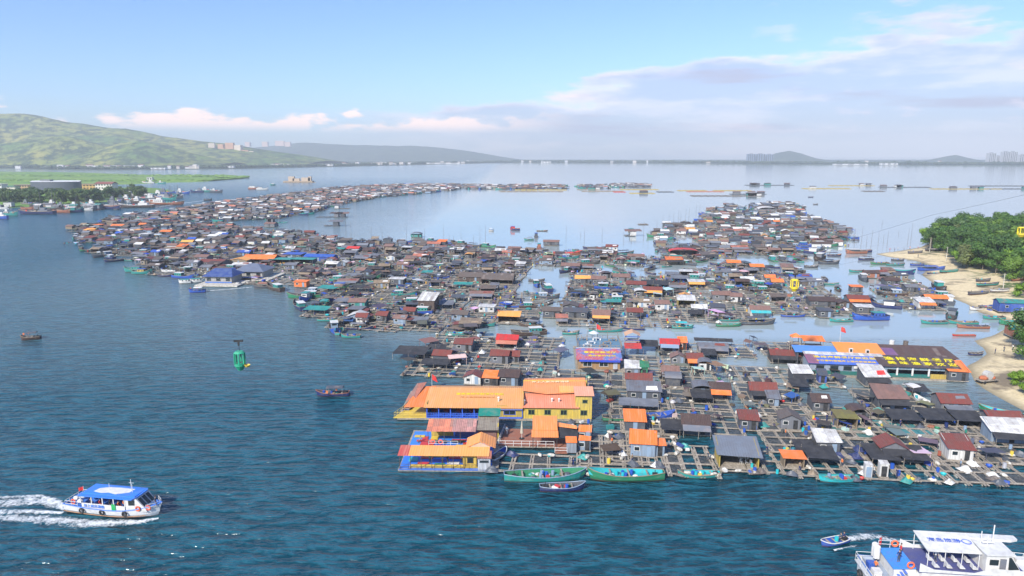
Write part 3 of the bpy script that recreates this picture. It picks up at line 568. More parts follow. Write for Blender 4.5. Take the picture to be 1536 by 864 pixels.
def e_rim(b, Lb, B, Hh, bow=1.0, transom=.72, n=14, r=.07):
    for s in (-1, 1):
        pts = [(lambda q: (q[0], s * q[1], q[2]))(hull_sec(-1 + 2 * i / n, Lb, B, Hh, bow, transom)) for i in range(n + 1)]; b.path(pts, r, 5)
    q = hull_sec(-1, Lb, B, Hh, bow, transom); b.tube((q[0], -q[1], q[2]), (q[0], q[1], q[2]), r, 5)
def boat(loc, rz, Lb=9, B=2.4, Hh=.8, hc='teal', ic='turquoise', rimc='tan', bow=1.0, cabin=None, canopy=None, cargo=4, engine=True, mast=False, seed=0, label=None, look=None, name='fishing_boat', cat='boat', group=None, transom=.72, people=0):
    rr = random.Random(seed); look = look or f'{hc} hulled wooden boat' + (f' with {cabin[0]} cabin' if cabin else f' with {canopy} canopy' if canopy else '')
    o = thing(name, cat, look, loc, rz, group, label)
    b = MB(); e_hull(b, Lb, B, Hh, bow, transom); b.build('hull', 'hull', o, PAL[hc]); b = MB(); e_inner(b, Lb, B, Hh, bow, transom); dk = b.build('deck', 'paint', o, PAL[ic])
    b = MB(); e_rim(b, Lb, B, Hh, bow, transom); b.build('gunwale', 'paint', o, PAL[rimc]); zd = Hh * .45
    for i in range(3): x = Lb * (-.28 + .24 * i); _, hb, z = hull_sec(2 * x / Lb, Lb, B, Hh, bow, transom); b = MB(); b.box(x, 0, z - .14, .28, 2 * hb - .26, .05); b.build('thwart', 'wood', o)
    if cabin:
        col, cx, cl, ch = cabin; cw = B * .62; b = MB(); b.box(cx * Lb, 0, zd + ch / 2, cl, cw, ch); cb = b.build('cabin', 'paint', o, PAL[col])
        b = MB(); b.slab([(cx * Lb - cl / 2 - .25, -cw / 2 - .18, zd + ch + .10), (cx * Lb + cl / 2 + .4, -cw / 2 - .18, zd + ch + .16), (cx * Lb + cl / 2 + .4, cw / 2 + .18, zd + ch + .16), (cx * Lb - cl / 2 - .25, cw / 2 + .18, zd + ch + .10)], .09); b.build('cabin_roof', 'paint', o, PAL[rr.choice(['white', 'grey', 'teal', 'blue'])])
        for s in (-1, 1):
            for k in range(max(1, int(cl / 1.1))): b = MB(); b.box(cx * Lb - cl / 2 + (k + .5) * cl / max(1, int(cl / 1.1)), s * (cw / 2 + .01), zd + ch * .66, .5, .04, .45); b.build('window', 'glass', cb)
        b = MB(); b.box(cx * Lb + cl / 2 + .01, 0, zd + ch * .68, .04, cw * .7, .45); b.build('window', 'glass', cb)
    if canopy:
        b = MB(); x0, x1 = -Lb * .34, Lb * .16; cw = B * .46; b.grid(lambda u, v: (x0 + (x1 - x0) * u, -cw + 2 * cw * v, zd + 1.75 + .22 * math.sin(math.pi * v)), 5, 6); b.slab([(x0, -cw, zd + 1.74), (x1, -cw, zd + 1.74), (x1, cw, zd + 1.74), (x0, cw, zd + 1.74)], .04); b.build('canopy', 'tarp', o, PAL[canopy])
        for x in (x0 + .1, x1 - .1):
            for s in (-1, 1): b = MB(); b.tube((x, s * cw * .93, zd), (x, s * cw * .93, zd + 1.72), .04, 5); b.build('post', 'wood', o)
    if engine: b = MB(); b.box(-Lb * .38, 0, zd + .3, .8, .55, .55); b.tube((-Lb * .38, .1, zd + .5), (-Lb * .38, .1, zd + 1.2), .06, 6); b.tube((-Lb * .4, 0, zd + .3), (-Lb * .54, 0, .05), .05, 5); b.build('engine', 'dark', o)
    if mast: b = MB(); b.tube((Lb * .05, 0, zd), (Lb * .05, 0, zd + 4.5), .06, 5, .03); b.tube((Lb * .05, 0, zd + 3.2), (-Lb * .2, 0, zd + 2.2), .03, 4); b.build('mast', 'wood', o)
    for i in range(cargo):
        x = Lb * rr.uniform(-.2, .28); y = B * rr.uniform(-.2, .2); z = hull_sec(2 * x / Lb, Lb, B, Hh, bow, transom)[2] * .45; b = MB(); k = rr.random()
        if k < .4: b.tube((x, y, z), (x, y, z + .8), .28, 9); b.build('barrel', 'plain', o, PAL[rr.choice(['blue', 'blue', 'pale blue', 'turquoise'])])
        elif k < .7: b.box(x, y, z + .22, .7, .5, .42, rr.uniform(0, 3)); b.build('crate', 'paint', o, PAL[rr.choice(['white', 'red', 'yellow', 'grey', 'tan'])])
        else:
            b.ball((x, y, z + .12), .55, .4, .3, 7, 4); b.build('net_pile', 'paint', o, PAL[rr.choice(['teal', 'grey-brown', 'slate', 'white', 'green'])])
    return o
# ------------------------------------------------------------------ people
def person_mesh(kind, shirt, trousers, skin=(0.42, 0.26, 0.18)):
    J = {'stand': dict(p=(0, 0, .93), w=(0, 0, 1.12), c=(0, 0, 1.36), n=(0, 0, 1.50), h0=(0, .01, 1.58), h=(0, .02, 1.70), sl=(-.19, 0, 1.42), el=(-.26, .02, 1.14), hl=(-.27, .10, .90), sr=(.19, 0, 1.42), er=(.27, .03, 1.15), hr=(.24, .16, .93), kl=(-.11, .03, .50), al=(-.12, -.02, .09), fl=(-.13, .14, .04), kr=(.11, .05, .50), ar=(.12, .03, .09), fr=(.13, .20, .04)),
         'sit': dict(p=(0, 0, .10), w=(0, 0, .30), c=(0, .03, .54), n=(0, .04, .68), h0=(0, .05, .76), h=(0, .07, .88), sl=(-.19, .02, .60), el=(-.25, .10, .34), hl=(-.18, .32, .26), sr=(.19, .02, .60), er=(.25, .10, .34), hr=(.18, .32, .28), kl=(-.12, .44, .16), al=(-.12, .46, -.30), fl=(-.12, .62, -.34), kr=(.12, .44, .16), ar=(.12, .46, -.30), fr=(.12, .62, -.34))}[kind]
    E = [('p', 'w'), ('w', 'c'), ('c', 'n'), ('n', 'h0'), ('h0', 'h'), ('c', 'sl'), ('sl', 'el'), ('el', 'hl'), ('c', 'sr'), ('sr', 'er'), ('er', 'hr'), ('p', 'kl'), ('kl', 'al'), ('al', 'fl'), ('p', 'kr'), ('kr', 'ar'), ('ar', 'fr')]
    rd = dict(p=.14, w=.125, c=.15, n=.055, h0=.085, h=.095, sl=.065, sr=.065, el=.045, er=.045, hl=.04, hr=.04, kl=.065, kr=.065, al=.045, ar=.045, fl=.04, fr=.04); ks = list(J)
    me = bpy.data.meshes.new('person'); me.from_pydata([J[k] for k in ks], [(ks.index(a), ks.index(c)) for a, c in E], []); o = bpy.data.objects.new('t', me); COL.objects.link(o)
    o.modifiers.new('s', 'SKIN'); sv = me.skin_vertices[0].data
    for i, k in enumerate(ks): sv[i].radius = (rd[k], rd[k] * (.75 if k in 'pwc' else 1)); sv[i].use_root = k == 'p'
    su = o.modifiers.new('u', 'SUBSURF'); su.levels = 1; su.render_levels = 1
    dg = bpy.context.evaluated_depsgraph_get(); r = bpy.data.meshes.new_from_object(o.evaluated_get(dg)); bpy.data.objects.remove(o); r.materials.clear()
    def cm(n, c): return mk('cloth_' + n, lambda m, t: (lambda g: g.out(g.bsdf(c, .8)))(G(t)))
    for m_ in (cm('skin', skin), cm('%.2f%.2f%.2f' % shirt, shirt), cm('%.2f%.2f%.2f' % trousers, trousers)): r.materials.append(m_)
    zc, zn = (.98, 1.47) if kind == 'stand' else (.16, .65)
    for p in r.polygons:
        c = p.center; p.material_index = 0 if c.z > zn or (kind == 'stand' and c.z < .12) or (abs(c.x) > .2 and c.z < zc + .12 and kind == 'stand') or (kind == 'sit' and c.y > .2 and c.z > .2) else (1 if c.z > zc else 2); p.use_smooth = True
    return r, J['h']
PM = {}
def person(loc, rz, kind='stand', shirt='red', trousers='navy', look=None, label=None, group=None):
    k = (kind, shirt, trousers)
    if k not in PM: PM[k] = person_mesh(kind, PAL[shirt], PAL[trousers])
    me, hd = PM[k]; o = bpy.data.objects.new('person', me); COL.objects.link(o); o.location = loc; o.rotation_euler = (0, 0, rz)
    tag(o, 'person', look or f'{"standing" if kind == "stand" else "seated"} person in {shirt} top', group, label)
    b = MB(); b.ball((hd[0], hd[1] - .02, hd[2] + .035), .105, .115, .095, 8, 5); b.build('hair', 'dark', o); return o
# ------------------------------------------------------------------ small gear
def proto_drum():
    b = MB(); b.tube((0, 0, 0), (0, 0, .9), .30, 10); 
    for z in (.3, .6): b.torus((0, 0, z), .30, .02, n=10, k=4)
    return b.mesh('drum', ['plain'])
def proto_float():
    b = MB(); b.ball((0, 0, .22), .75, .38, .30, 8, 5); return b.mesh('foam_float', ['foam'])
def proto_basin():
    b = MB(); b.tube((0, 0, 0), (0, 0, .32), .34, 12, .48, cap=False); b.add([(.34 * math.cos(i * math.pi / 6), .34 * math.sin(i * math.pi / 6), .02) for i in range(12)], [tuple(range(12))]); b.torus((0, 0, .32), .48, .03, n=12, k=4); return b.mesh('basin', ['plain'])
def proto_pile(seed):
    rr = random.Random(seed); b = MB(); b.grid(lambda u, v: ((u - .5) * 2.2, (v - .5) * 1.7, max(0, .75 * math.sin(math.pi * u) * math.sin(math.pi * v) * (1 + .5 * mnoise.noise((u * 4, v * 4, seed))) - .03)), 9, 8); return b.mesh('net_heap', ['paint'])
def proto_crate():
    b = MB(); b.box(0, 0, .03, .8, .55, .05); [b.box(s * .385, 0, .22, .03, .55, .36) for s in (-1, 1)]; [b.box(0, s * .26, .22, .738, .03, .36) for s in (-1, 1)]; b.box(0, 0, .16, .70, .46, .2); return b.mesh('crate', ['paint'])
GEAR = None
def gear(kind, x, y, z, rz=0, col=None, s=1.0, label=None):
    global GEAR
    if GEAR is None: GEAR = dict(drum=proto_drum(), foam_float=proto_float(), basin=proto_basin(), net_heap=proto_pile(1), crate=proto_crate())
    o = bpy.data.objects.new(kind, GEAR[kind]); COL.objects.link(o); o.location = (x, y, z); o.rotation_euler = (0, 0, rz); o.scale = (s, s, s)
    if col: o.color = (*PAL[col], 1)
    nm = {'drum': 'drum', 'foam_float': 'float', 'basin': 'basin', 'net_heap': 'net heap', 'crate': 'crate'}[kind]
    lk = {'drum': f'{col} plastic drum', 'foam_float': 'dirty white foam float', 'basin': f'{col} plastic basin', 'net_heap': f'heap of {col} netting', 'crate': f'{col} fish crate'}[kind]
    return tag(o, nm, lk, {'drum': 'plastic drums on the rafts', 'foam_float': 'loose foam floats on the rafts', 'basin': 'plastic basins on the rafts', 'net_heap': 'heaps of netting on the rafts', 'crate': 'fish crates on the rafts'}[kind], label)
# ------------------------------------------------------------------ trees
def tree_proto(seed, h=12, cr=4.5, col=(.05, .10, .03), leaves=3200, name='broadleaf_tree', look='tree', leaf=.42, trunk=.28):
    rr = random.Random(seed); o = bpy.data.objects.new(name, None); COL.objects.link(o); b = MB(); b.tube((0, 0, -1.5), (.2, .1, h * .45), trunk, 7, trunk * .6, cap=False); cl = []
    for i in range(11):
        a = rr.uniform(0, 6.28); r = cr * rr.uniform(.25, .8); z = h * rr.uniform(.18, .92); b.tube((.2, .1, h * rr.uniform(.3, .45)), (r * math.cos(a), r * math.sin(a), z - .4), trunk * .35, 5, .05, cap=False)
        cl.append((r * math.cos(a), r * math.sin(a), z, cr * rr.uniform(.32, .55)))
    b.build('trunk', 'bark', o); b = MB(); vs = []; fs = []
    for i in range(leaves):
        c = cl[i % len(cl)]; v = Vector((rr.gauss(0, 1), rr.gauss(0, 1), rr.gauss(0, .8))).normalized() * c[3] * rr.uniform(.55, 1.12) * (1 + .3 * mnoise.noise((c[0] + i * .01, c[1], 0))); p = Vector(c[:3]) + Vector((v.x, v.y, v.z * .75)); s = leaf * rr.uniform(.6, 1.3)
        n = (v.normalized() + Vector((rr.uniform(-.6, .6), rr.uniform(-.6, .6), rr.uniform(-.2, .8)))).normalized(); a = n.orthogonal().normalized(); c2 = n.cross(a); k = len(vs)
        vs += [p - a * s - c2 * s * .4, p + c2 * s * .55, p + a * s - c2 * s * .3, p - c2 * s * .8]; fs.append((k, k + 3, k + 2, k + 1))
    b.add(vs, fs); cr_ = b.build('crown', 'leaf', o, col); return o
RZ = rad(-8)
OCC = []                                            # occupied discs (x, y, r) and oriented boxes
BOXES = []
def occ(x, y, r): OCC.append((x, y, r))
def free(x, y, r):
    for a, b_, q in OCC:
        if abs(a - x) < q + r and abs(b_ - y) < q + r and (a - x) ** 2 + (b_ - y) ** 2 < (q + r) ** 2: return False
    for (cx, cy_, w, d, rz) in BOXES:
        dx, dy = x - cx, y - cy_; u, v = dx * math.cos(-rz) - dy * math.sin(-rz), dx * math.sin(-rz) + dy * math.cos(-rz)
        if abs(u) < w / 2 + r * .6 and abs(v) < d / 2 + r * .6: return False
    return True
def boxocc(root, x0, x1, y0, y1):
    rz = root.rotation_euler.z; cx, cy_ = (x0 + x1) / 2, (y0 + y1) / 2
    BOXES.append((root.location.x + cx * math.cos(rz) - cy_ * math.sin(rz), root.location.y + cx * math.sin(rz) + cy_ * math.cos(rz), x1 - x0, y1 - y0, rz))
def P(o, name, mat, fn, col=None, smooth=False): b = MB(); fn(b); return b.build(name, mat, o, PAL[col] if isinstance(col, str) else col, smooth=smooth)
def winp(wall, x, y, z, w, h, fr='white', mul=1):
    f = P(wall, 'window', 'paint', lambda b: (b.box(x, y, z + h / 2 + .04, w + .2, .08, .08), b.box(x, y, z - h / 2 - .04, w + .2, .08, .08), [b.box(x + k * (w / mul) - w / 2, y - .002, z, .08, .08, h) for k in range(mul + 1)]), fr)
    P(f, 'pane', 'glass', lambda b: b.box(x, y + .01, z, w - .05, .05, h)); return f
def rail(o, pts, z0, h=1.0, col='white', name='railing', r=.035, step=1.4):
    def fn(b):
        for (ax, ay), (bx, by) in zip(pts, pts[1:]):
            n = max(1, int(math.hypot(bx - ax, by - ay) / step))
            for i in range(n + 1): t = i / n; b.tube((ax + (bx - ax) * t, ay + (by - ay) * t, z0), (ax + (bx - ax) * t, ay + (by - ay) * t, z0 + h), r, 5)
            for k in (.5, 1.0): b.tube((ax, ay, z0 + h * k), (bx, by, z0 + h * k), r, 5)
    return P(o, name, 'plain', fn, col)
def quadroof(b, x0, x1, yf, yb, zf, zb, th=.1): b.slab([(x0, yf, zf), (x1, yf, zf), (x1, yb, zb), (x0, yb, zb)], th)
def roofm(x0, x1, yf, yb, zf, zb): # matrix placing text on a slope
    a = math.atan2(zb - zf, yb - yf); return lambda x, t: Matrix.Translation((x, yf + (yb - yf) * t, zf + (zb - zf) * t + .05)) @ Matrix.Rotation(a, 4, 'X')
# ------------------------------------------------------------------ the long orange-roofed restaurant
p = gp(640, 629); o = thing('floating_restaurant', 'restaurant', '', (p.x, p.y, 0), rad(-1.5), label='long floating restaurant with amber and salmon roofs and bright yellow walls')
boxocc(o, -6.5, 35, -.5, 20); LR = o
P(o, 'pontoon', 'wood', lambda b: (b.box(14.3, 8, .25, 41, 17, .35), ))
P(o, 'porch_floor', 'paint', lambda b: b.slab([(-7, -.6, .55), (0, -.2, .55), (0, 9, .55), (-3.6, 9, .55)], .12), 'yellow')
rail(o, [(-6.8, -.5), (-.1, -.2)], .55, 1.1, 'yellow'); rail(o, [(-6.8, -.5), (-4, 8)], .55, 1.1, 'yellow')
P(o, 'roof', 'clean', lambda b: b.slab([(-4.7, -.4, 2.9), (0, -.4, 3.0), (0.9, 9.5, 4.1), (-2.6, 9.5, 4.0)], .1), 'orange')
P(o, 'porch_roof', 'roof', lambda b: b.slab([(-4.9, 3.2, 3.05), (-2.9, 3.2, 3.3), (-1.4, 10.5, 4.7), (-3.6, 10.5, 4.4)], .08), 'salmon')
w = P(o, 'wall', 'board', lambda b: (b.box(10, 7.5, 2.0, 20, .12, 3.0), b.box(16.0, .1, 1.9, 2.2, .12, 2.6), b.box(.06, 4, 2, .12, 7, 2.8)), 'mustard')
for k in range(5): P(o, 'post', 'paint', lambda b: b.box(.1 + k * 2.5, 0, 1.75, .2, .2, 2.4), (.02, .11, .62))
rail(o, [(0, -.08), (12.4, -.08)], .5, .95, (.02, .11, .62), step=.5, r=.05)
P(o, 'floor', 'paint', lambda b: b.box(10, 3.6, .49, 20, 7.6, .1), (.02, .11, .62))
P(o, 'awning', 'paint', lambda b: quadroof(b, 14.9, 20.3, -.5, .2, 2.5, 3.0, .06), (.20, .24, .55))
w2 = P(o, 'wall', 'board', lambda b: b.box(17.6, .05, 1.6, 5.3, .1, 2.1), 'mustard'); winp(w2, 17.6, -.03, 1.7, 2.4, .8, (.02, .11, .62), 2)
P(o, 'trim', 'paint', lambda b: (b.box(17.6, -.1, .62, 5.6, .14, .16), b.box(14.9, -.1, 1.7, .16, .14, 2.3), b.box(20.3, -.1, 1.7, .16, .14, 2.3)), (.02, .11, .62))
for k in range(4):
    tb = P(o, 'dining_table', 'paint', lambda b: (b.tube((1.4 + k * 2.7, 2.2, .55), (1.4 + k * 2.7, 2.2, 1.25), .08, 6), b.tube((1.4 + k * 2.7, 2.2, 1.25), (1.4 + k * 2.7, 2.2, 1.31), .75, 12)), 'red')
mr = P(o, 'roof', 'clean', lambda b: (quadroof(b, -.5, 20.4, -.7, 8.3, 2.95, 4.25, .1), quadroof(b, -.5, 20.4, 12.5, 8.31, 3.2, 4.25, .1)), (.70, .33, .11))
tm = roofm(0, 20, -.7, 8.3, 2.95, 4.25)
text_mb('疍家渔排海鲜餐厅欢迎', .95, 'lettering', (.75, .6, .03), mr, tm(11.0, .66) , squash=1.10)
text_mb('海上鱼排活鱼加工', .5, 'lettering', (.55, .20, .05), mr, tm(10.6, .50), squash=1.9)
P(mr, 'roof_vent', 'paint', lambda b: (b.tube((15.2, 2.2, 3.3), (15.2, 2.2, 4.1), .16, 8), b.ball((15.2, 2.2, 4.2), .28, .28, .22)), 'white')
w3 = P(o, 'wall', 'board', lambda b: (b.box(27.5, .05, 1.75, 14.2, .1, 2.7), b.box(20.5, 4, 2.5, .1, 8, 4), b.box(27.5, 9, 3.2, 14.2, .1, 5.4), b.box(34.55, 4.5, 1.9, .1, 8.9, 2.7)), (.62, .45, .07))
for x in (22.2, 25.6, 29.0): winp(w3, x, -.03, 1.85, 1.25, .95, (.10, .16, .06), 2)
P(o, 'roof', 'clean', lambda b: quadroof(b, 20.3, 32.2, -.5, 5.2, 3.05, 4.1, .1), (.74, .24, .14))
for x, y in ((20.7, .8), (26.6, 2.0), (28.1, 1.9)): P(o, 'roof_vent', 'paint', lambda b: (b.tube((x, y, 3.1), (x, y, 4.0), .15, 8), b.ball((x, y, 4.1), .26, .26, .22)), 'white')
P(o, 'upper_wall', 'board', lambda b: (b.box(27, 5.35, 3.9, 13.0, .1, 1.5),), (.25, .17, .13))
ur = P(o, 'roof', 'clean', lambda b: (b.slab([(20.2, 5.0, 4.9), (25.5, 4.3, 4.4), (34.2, 4.8, 4.7), (34.2, 10.2, 6.1), (20.6, 9.4, 5.8)], .1), b.slab([(34.2, 15, 4.6), (20.6, 14, 4.6), (20.6, 9.41, 5.8), (34.2, 10.21, 6.1)], .1)), (.70, .26, .10))
text_mb('海上人家海鲜酒楼', .8, 'lettering', (.75, .65, .4), ur, Matrix.Translation((26.4, 8.2, 5.78)) @ Matrix.Rotation(.23, 4, 'X') @ Matrix.Rotation(.04, 4, 'Z'), squash=1.3)
P(o, 'skylight', 'clean', lambda b: quadroof(b, 28.3, 31.6, 4.9, 6.9, 4.85, 5.35, .25), (.80, .38, .12))
tw = P(o, 'tower', 'board', lambda b: b.box(33.2, 1.6, 3.1, 3.4, 3.3, 5.3), (.64, .47, .08)); winp(tw, 33.2, -.1, 1.85, 1.3, .95, (.10, .16, .06), 2); winp(tw, 33.4, -.1, 4.35, .95, .6, (.10, .16, .06), 1)
P(tw, 'roof', 'clean', lambda b: quadroof(b, 31.2, 35.3, -.5, 3.6, 5.8, 6.4, .12), (.76, .34, .22))
for i, (px, py) in enumerate([(655, 622), (668, 620), (684, 621), (699, 622)]): q = gp(px, py, .55); person((q.x, q.y + 1, .55), 3.1 if i % 2 else 0.2, 'stand', ['white', 'navy', 'red', 'white'][i], 'slate')
# ------------------------------------------------------------------ colourful play barge in front of it
p = gp(599, 706); o = thing('leisure_barge', 'barge', '', (p.x, p.y, 0), rad(-1), label='colourful leisure barge with amber awnings moored at the front left corner'); boxocc(o, 0, 17.5, -.5, 18)
P(o, 'pontoon', 'wood', lambda b: b.box(8.3, 8.6, .12, 17, 17.6, .4)); P(o, 'deck', 'paint', lambda b: b.box(8.2, 4.2, .40, 16.4, 8.0, .12), (.02, .18, .72))
P(o, 'rear_deck', 'paint', lambda b: b.box(8.2, 12.5, .42, 16.0, 8.0, .10), (.03, .22, .72))
for i, (x, y, w, d, c) in enumerate([(3.5, 6.3, 2.6, 1.6, 'red'), (12.0, 6.3, 3.2, 1.6, 'red'), (4.6, 8.9, 1.4, 2.0, 'yellow'), (2.8, 8.7, 1.2, 1.9, 'red'), (7.8, 7.4, 5.0, .6, 'navy'), (6.5, 3.9, 5.5, .7, 'yellow'), (8.0, 1.0, 12.5, 1.3, 'yellow'), (3.6, 4.2, 1.7, 1.2, 'red'), (10.6, 4.1, 2.2, 1.5, 'red'), (6.0, 5.1, 2.2, 1.1, (.02, .05, .55)), (13.6, 6.4, .8, .9, 'yellow'), (3.0, 7.6, 3.4, .8, 'red'), (10.6, 8.0, 5.0, .5, 'red'), (11.2, 5.4, 4.2, .5, 'yellow'), (3.4, 2.6, 2.6, .8, 'red'), (9.5, 2.6, 3.5, .6, 'white'), (1.6, 9.6, 2.0, 1.0, 'yellow')]):
    P(o, 'floor_mat', 'paint', lambda b: b.box(x, y + (4.2 if y > 2 else -.2), .52 + i * .006, w, d, .06), c)
for i, (x, y, w, d, c) in enumerate([(2.0, 3.6, 1.6, 1.6, 'turquoise'), (4.4, 4.4, 2.2, 1.0, 'red'), (7.0, 3.0, 2.6, 1.2, (.02, .05, .45)), (9.6, 4.4, 2.4, 1.0, 'red'), (6.6, 4.8, 5.5, .5, 'yellow'), (4.0, 1.9, 2.0, .9, 'red'), (9.4, 2.0, 2.2, 1.0, 'white'), (7.0, 1.5, 1.8, .7, 'green')]): P(o, 'floor_mat', 'paint', lambda b: b.box(x, y, .53 + i * .005, w, d, .12), c)
for x in (5.8, 9.4): P(o, 'fish_pool', 'dark', lambda b: b.box(x, 11.3, .70, 2.6, 1.0, .03))
aw = P(o, 'awning', 'clean', lambda b: quadroof(b, 1.7, 16.0, -.2, 3.2, 3.0, 3.45, .07), (.82, .36, .10)); P(o, 'awning', 'clean', lambda b: quadroof(b, -.2, 1.69, -.2, 3.2, 3.0, 3.45, .07), (.50, .09, .07))
for k in range(7): P(o, 'post', 'paint', lambda b: (b.box(.1 + k * 1.9, .1, 1.7, .1, .1, 2.6),), 'dark brown')
rail(o, [(.1, -.1), (14, -.1)], .4, .9, 'dark brown'); P(o, 'bow_rail', 'paint', lambda b: b.box(8.2, -.25, .36, 16.5, .1, .18), (.03, .16, .62))
P(o, 'rear_awning', 'roof', lambda b: quadroof(b, 3.4, 8.3, 10.4, 14.6, 3.1, 3.9, .07), (.80, .26, .15)); P(o, 'rear_awning', 'roof', lambda b: quadroof(b, 8.31, 12.9, 10.4, 14.6, 3.1, 3.9, .07), (.62, .30, .26))
for x in (3.7, 6.8, 9.9, 12.7): P(o, 'post', 'paint', lambda b: b.box(x, 10.6, 1.8, .1, .1, 2.7), 'dark brown')
P(o, 'rear_wall', 'board', lambda b: b.box(6.0, 14.3, 1.9, 4.4, .1, 2.8), 'mustard'); P(o, 'rear_wall', 'board', lambda b: b.box(10.8, 14.3, 1.9, 4.6, .1, 2.8), (.08, .12, .35))
P(o, 'side_hut', 'board', lambda b: b.box(15.0, 14.5, 1.7, 3.6, 4.6, 2.6), (.22, .10, .08)); P(o, 'side_hut_roof', 'roof', lambda b: quadroof(b, 12.95, 17.2, 11.2, 16.9, 3.1, 3.9, .07), (.30, .26, .20)); P(o, 'green_tarp', 'tarp', lambda b: quadroof(b, 13.0, 17.4, 15.8, 19.2, 4.15, 4.5, .05), (.01, .22, .16))
P(o, 'post', 'paint', lambda b: b.box(17.1, 12.5, 2.2, .18, .18, 3.6), 'yellow')
P(o, 'gable_roof', 'clean', lambda b: (b.slab([(11.6, 2.6, 3.3), (14.2, 2.6, 4.5), (14.2, 7.0, 4.5), (11.6, 7.0, 3.3)], .08), b.slab([(14.204, 2.6, 4.5), (17.0, 2.6, 3.3), (17.0, 7.0, 3.3), (14.204, 7.0, 4.5)], .08)), (.84, .32, .08))
P(o, 'gable_end', 'paint', lambda b: b.add([(12.3, 2.75, 3.4), (16.2, 2.75, 3.4), (14.2, 2.75, 4.25), (12.3, 2.85, 3.4), (16.2, 2.85, 3.4), (14.2, 2.85, 4.25)], [(0, 1, 2), (3, 5, 4), (0, 2, 5, 3), (1, 4, 5, 2)]), (.5, .4, .3))
rm = P(o, 'ticket_room', 'board', lambda b: b.box(12.5, 1.7, 1.6, 2.4, 2.6, 2.4), (.62, .42, .06)); winp(rm, 12.6, .36, 1.9, 1.0, .9, 'dark brown', 1)
bo = P(o, 'booth', 'board', lambda b: b.box(15.1, .5, 1.4, 2.2, 1.6, 2.5), (.50, .53, .58)); P(bo, 'booth_roof', 'roof', lambda b: quadroof(b, 13.9, 16.4, -.6, 1.6, 2.75, 3.2, .06), 'salmon'); winp(bo, 15.1, -.33, 2.0, 1.5, .3, 'slate', 1)
P(o, 'side_walk', 'wood', lambda b: b.box(17.0, 5.5, .36, 1.2, 9.5, .1))
for x in (4.7, 6.2): P(o, 'life_ring', 'plain', lambda b: b.torus((x, 9.9, 1.15), .38, .11, 'y'), (.85, .10, .04))
rail(o, [(3.9, 9.8), (9.5, 9.8)], .45, .9, 'white')
for (x, y, k, s) in [(2.2, 11.2, 'sit', 'tan'), (5.2, 2.2, 'stand', 'teal'), (8.4, 1.9, 'stand', 'navy'), (11.0, 2.2, 'stand', 'white'), (7.4, 2.5, 'sit', 'pale blue')]:
    q = o.matrix_basis @ Vector((x, y, .5 if k == 'stand' else .85)); person(q, R.uniform(0, 6), k, s, 'slate')
# ------------------------------------------------------------------ brown deck with the tall orange canopy
p = gp(746, 673); o = thing('deck_platform', 'platform', '', (p.x, p.y, 0), rad(-2), label='red-brown deck with white rails, closed parasol and orange canopy beside the barge'); boxocc(o, 0, 15, 0, 9); DP = o
P(o, 'deck', 'wood', lambda b: b.slab([(0, 0, .5), (11, 0, .5), (11.2, 8.6, .5), (1.2, 8.6, .5)], .2)); P(o, 'deck_boards', 'board', lambda b: b.slab([(.1, .1, .53), (10.9, .1, .53), (11.1, 8.5, .53), (1.3, 8.5, .53)], .02), 'brick')
P(o, 'side_deck', 'board', lambda b: b.slab([(10.95, -2.6, .54), (13.2, -2.6, .54), (13.2, 3.8, .54), (10.95, 3.8, .54)], .2), 'brick')
rail(o, [(0, 0), (10.8, 0)], .52, 1.1, 'white', r=.045); rail(o, [(0, 0), (1.1, 8.4)], .52, 1.1, 'white', r=.045); rail(o, [(10.9, -2.6), (13.2, -2.6)], .52, 1.0, 'white', r=.045)
cn = P(o, 'canopy', 'clean', lambda b: (quadroof(b, 6.5, 11.6, -1.2, 1.3, 3.0, 3.3, .06), quadroof(b, 6.7, 11.5, 1.31, 6.4, 3.4, 4.25, .06)), (.86, .27, .07))
for x, y, z in ((6.8, -.9, 3.0), (11.3, -.9, 3.0), (6.9, 6.0, 4.1), (11.3, 6.0, 4.1)): P(o, 'post', 'dark', lambda b: b.box(x, y, .5 + z / 2 - .3, .14, .14, z - .6))
P(o, 'gauze', 'shade', lambda b: b.grid(lambda u, v: (11.5 + 3.6 * u + .6 * v * u, -.2 + 4.6 * v, 2.6 + .7 * v - .9 * u * math.sin(u * 2)), 6, 6), 'black')
P(o, 'pennant_roof', 'clean', lambda b: b.slab([(11.6, 3.4, 3.3), (15.3, 3.0, 3.0), (15.2, 3.9, 3.3), (11.6, 5.0, 3.5)], .05), (.86, .27, .07))
bx = P(o, 'cubicle', 'board', lambda b: b.box(14.0, -1.6, 1.5, 1.8, 1.6, 2.1), (.27, .31, .37)); P(bx, 'cubicle_roof', 'tarp', lambda b: quadroof(b, 12.9, 15.0, -2.6, -.6, 2.6, 3.0, .06), 'orange')
o2 = thing('parasol', 'parasol', '', o.matrix_basis @ Vector((4.6, 3.6, .5)), 0, label='closed beige parasol standing on the red-brown deck'); P(o2, 'pole', 'plain', lambda b: b.tube((0, 0, 0), (0, 0, 3.6), .05, 6), 'white'); P(o2, 'cover', 'paint', lambda b: (b.tube((0, 0, 1.2), (0, 0, 3.7), .34, 8, .08),), (.45, .42, .33)); P(o2, 'foot', 'dark', lambda b: b.tube((0, 0, 0), (0, 0, .15), .5, 10))
q = o.matrix_basis @ Vector((1.6, 5.6, .5)); person(q, 2.8, 'stand', 'pale blue', 'white', 'standing person in pale blue top on the red-brown deck')
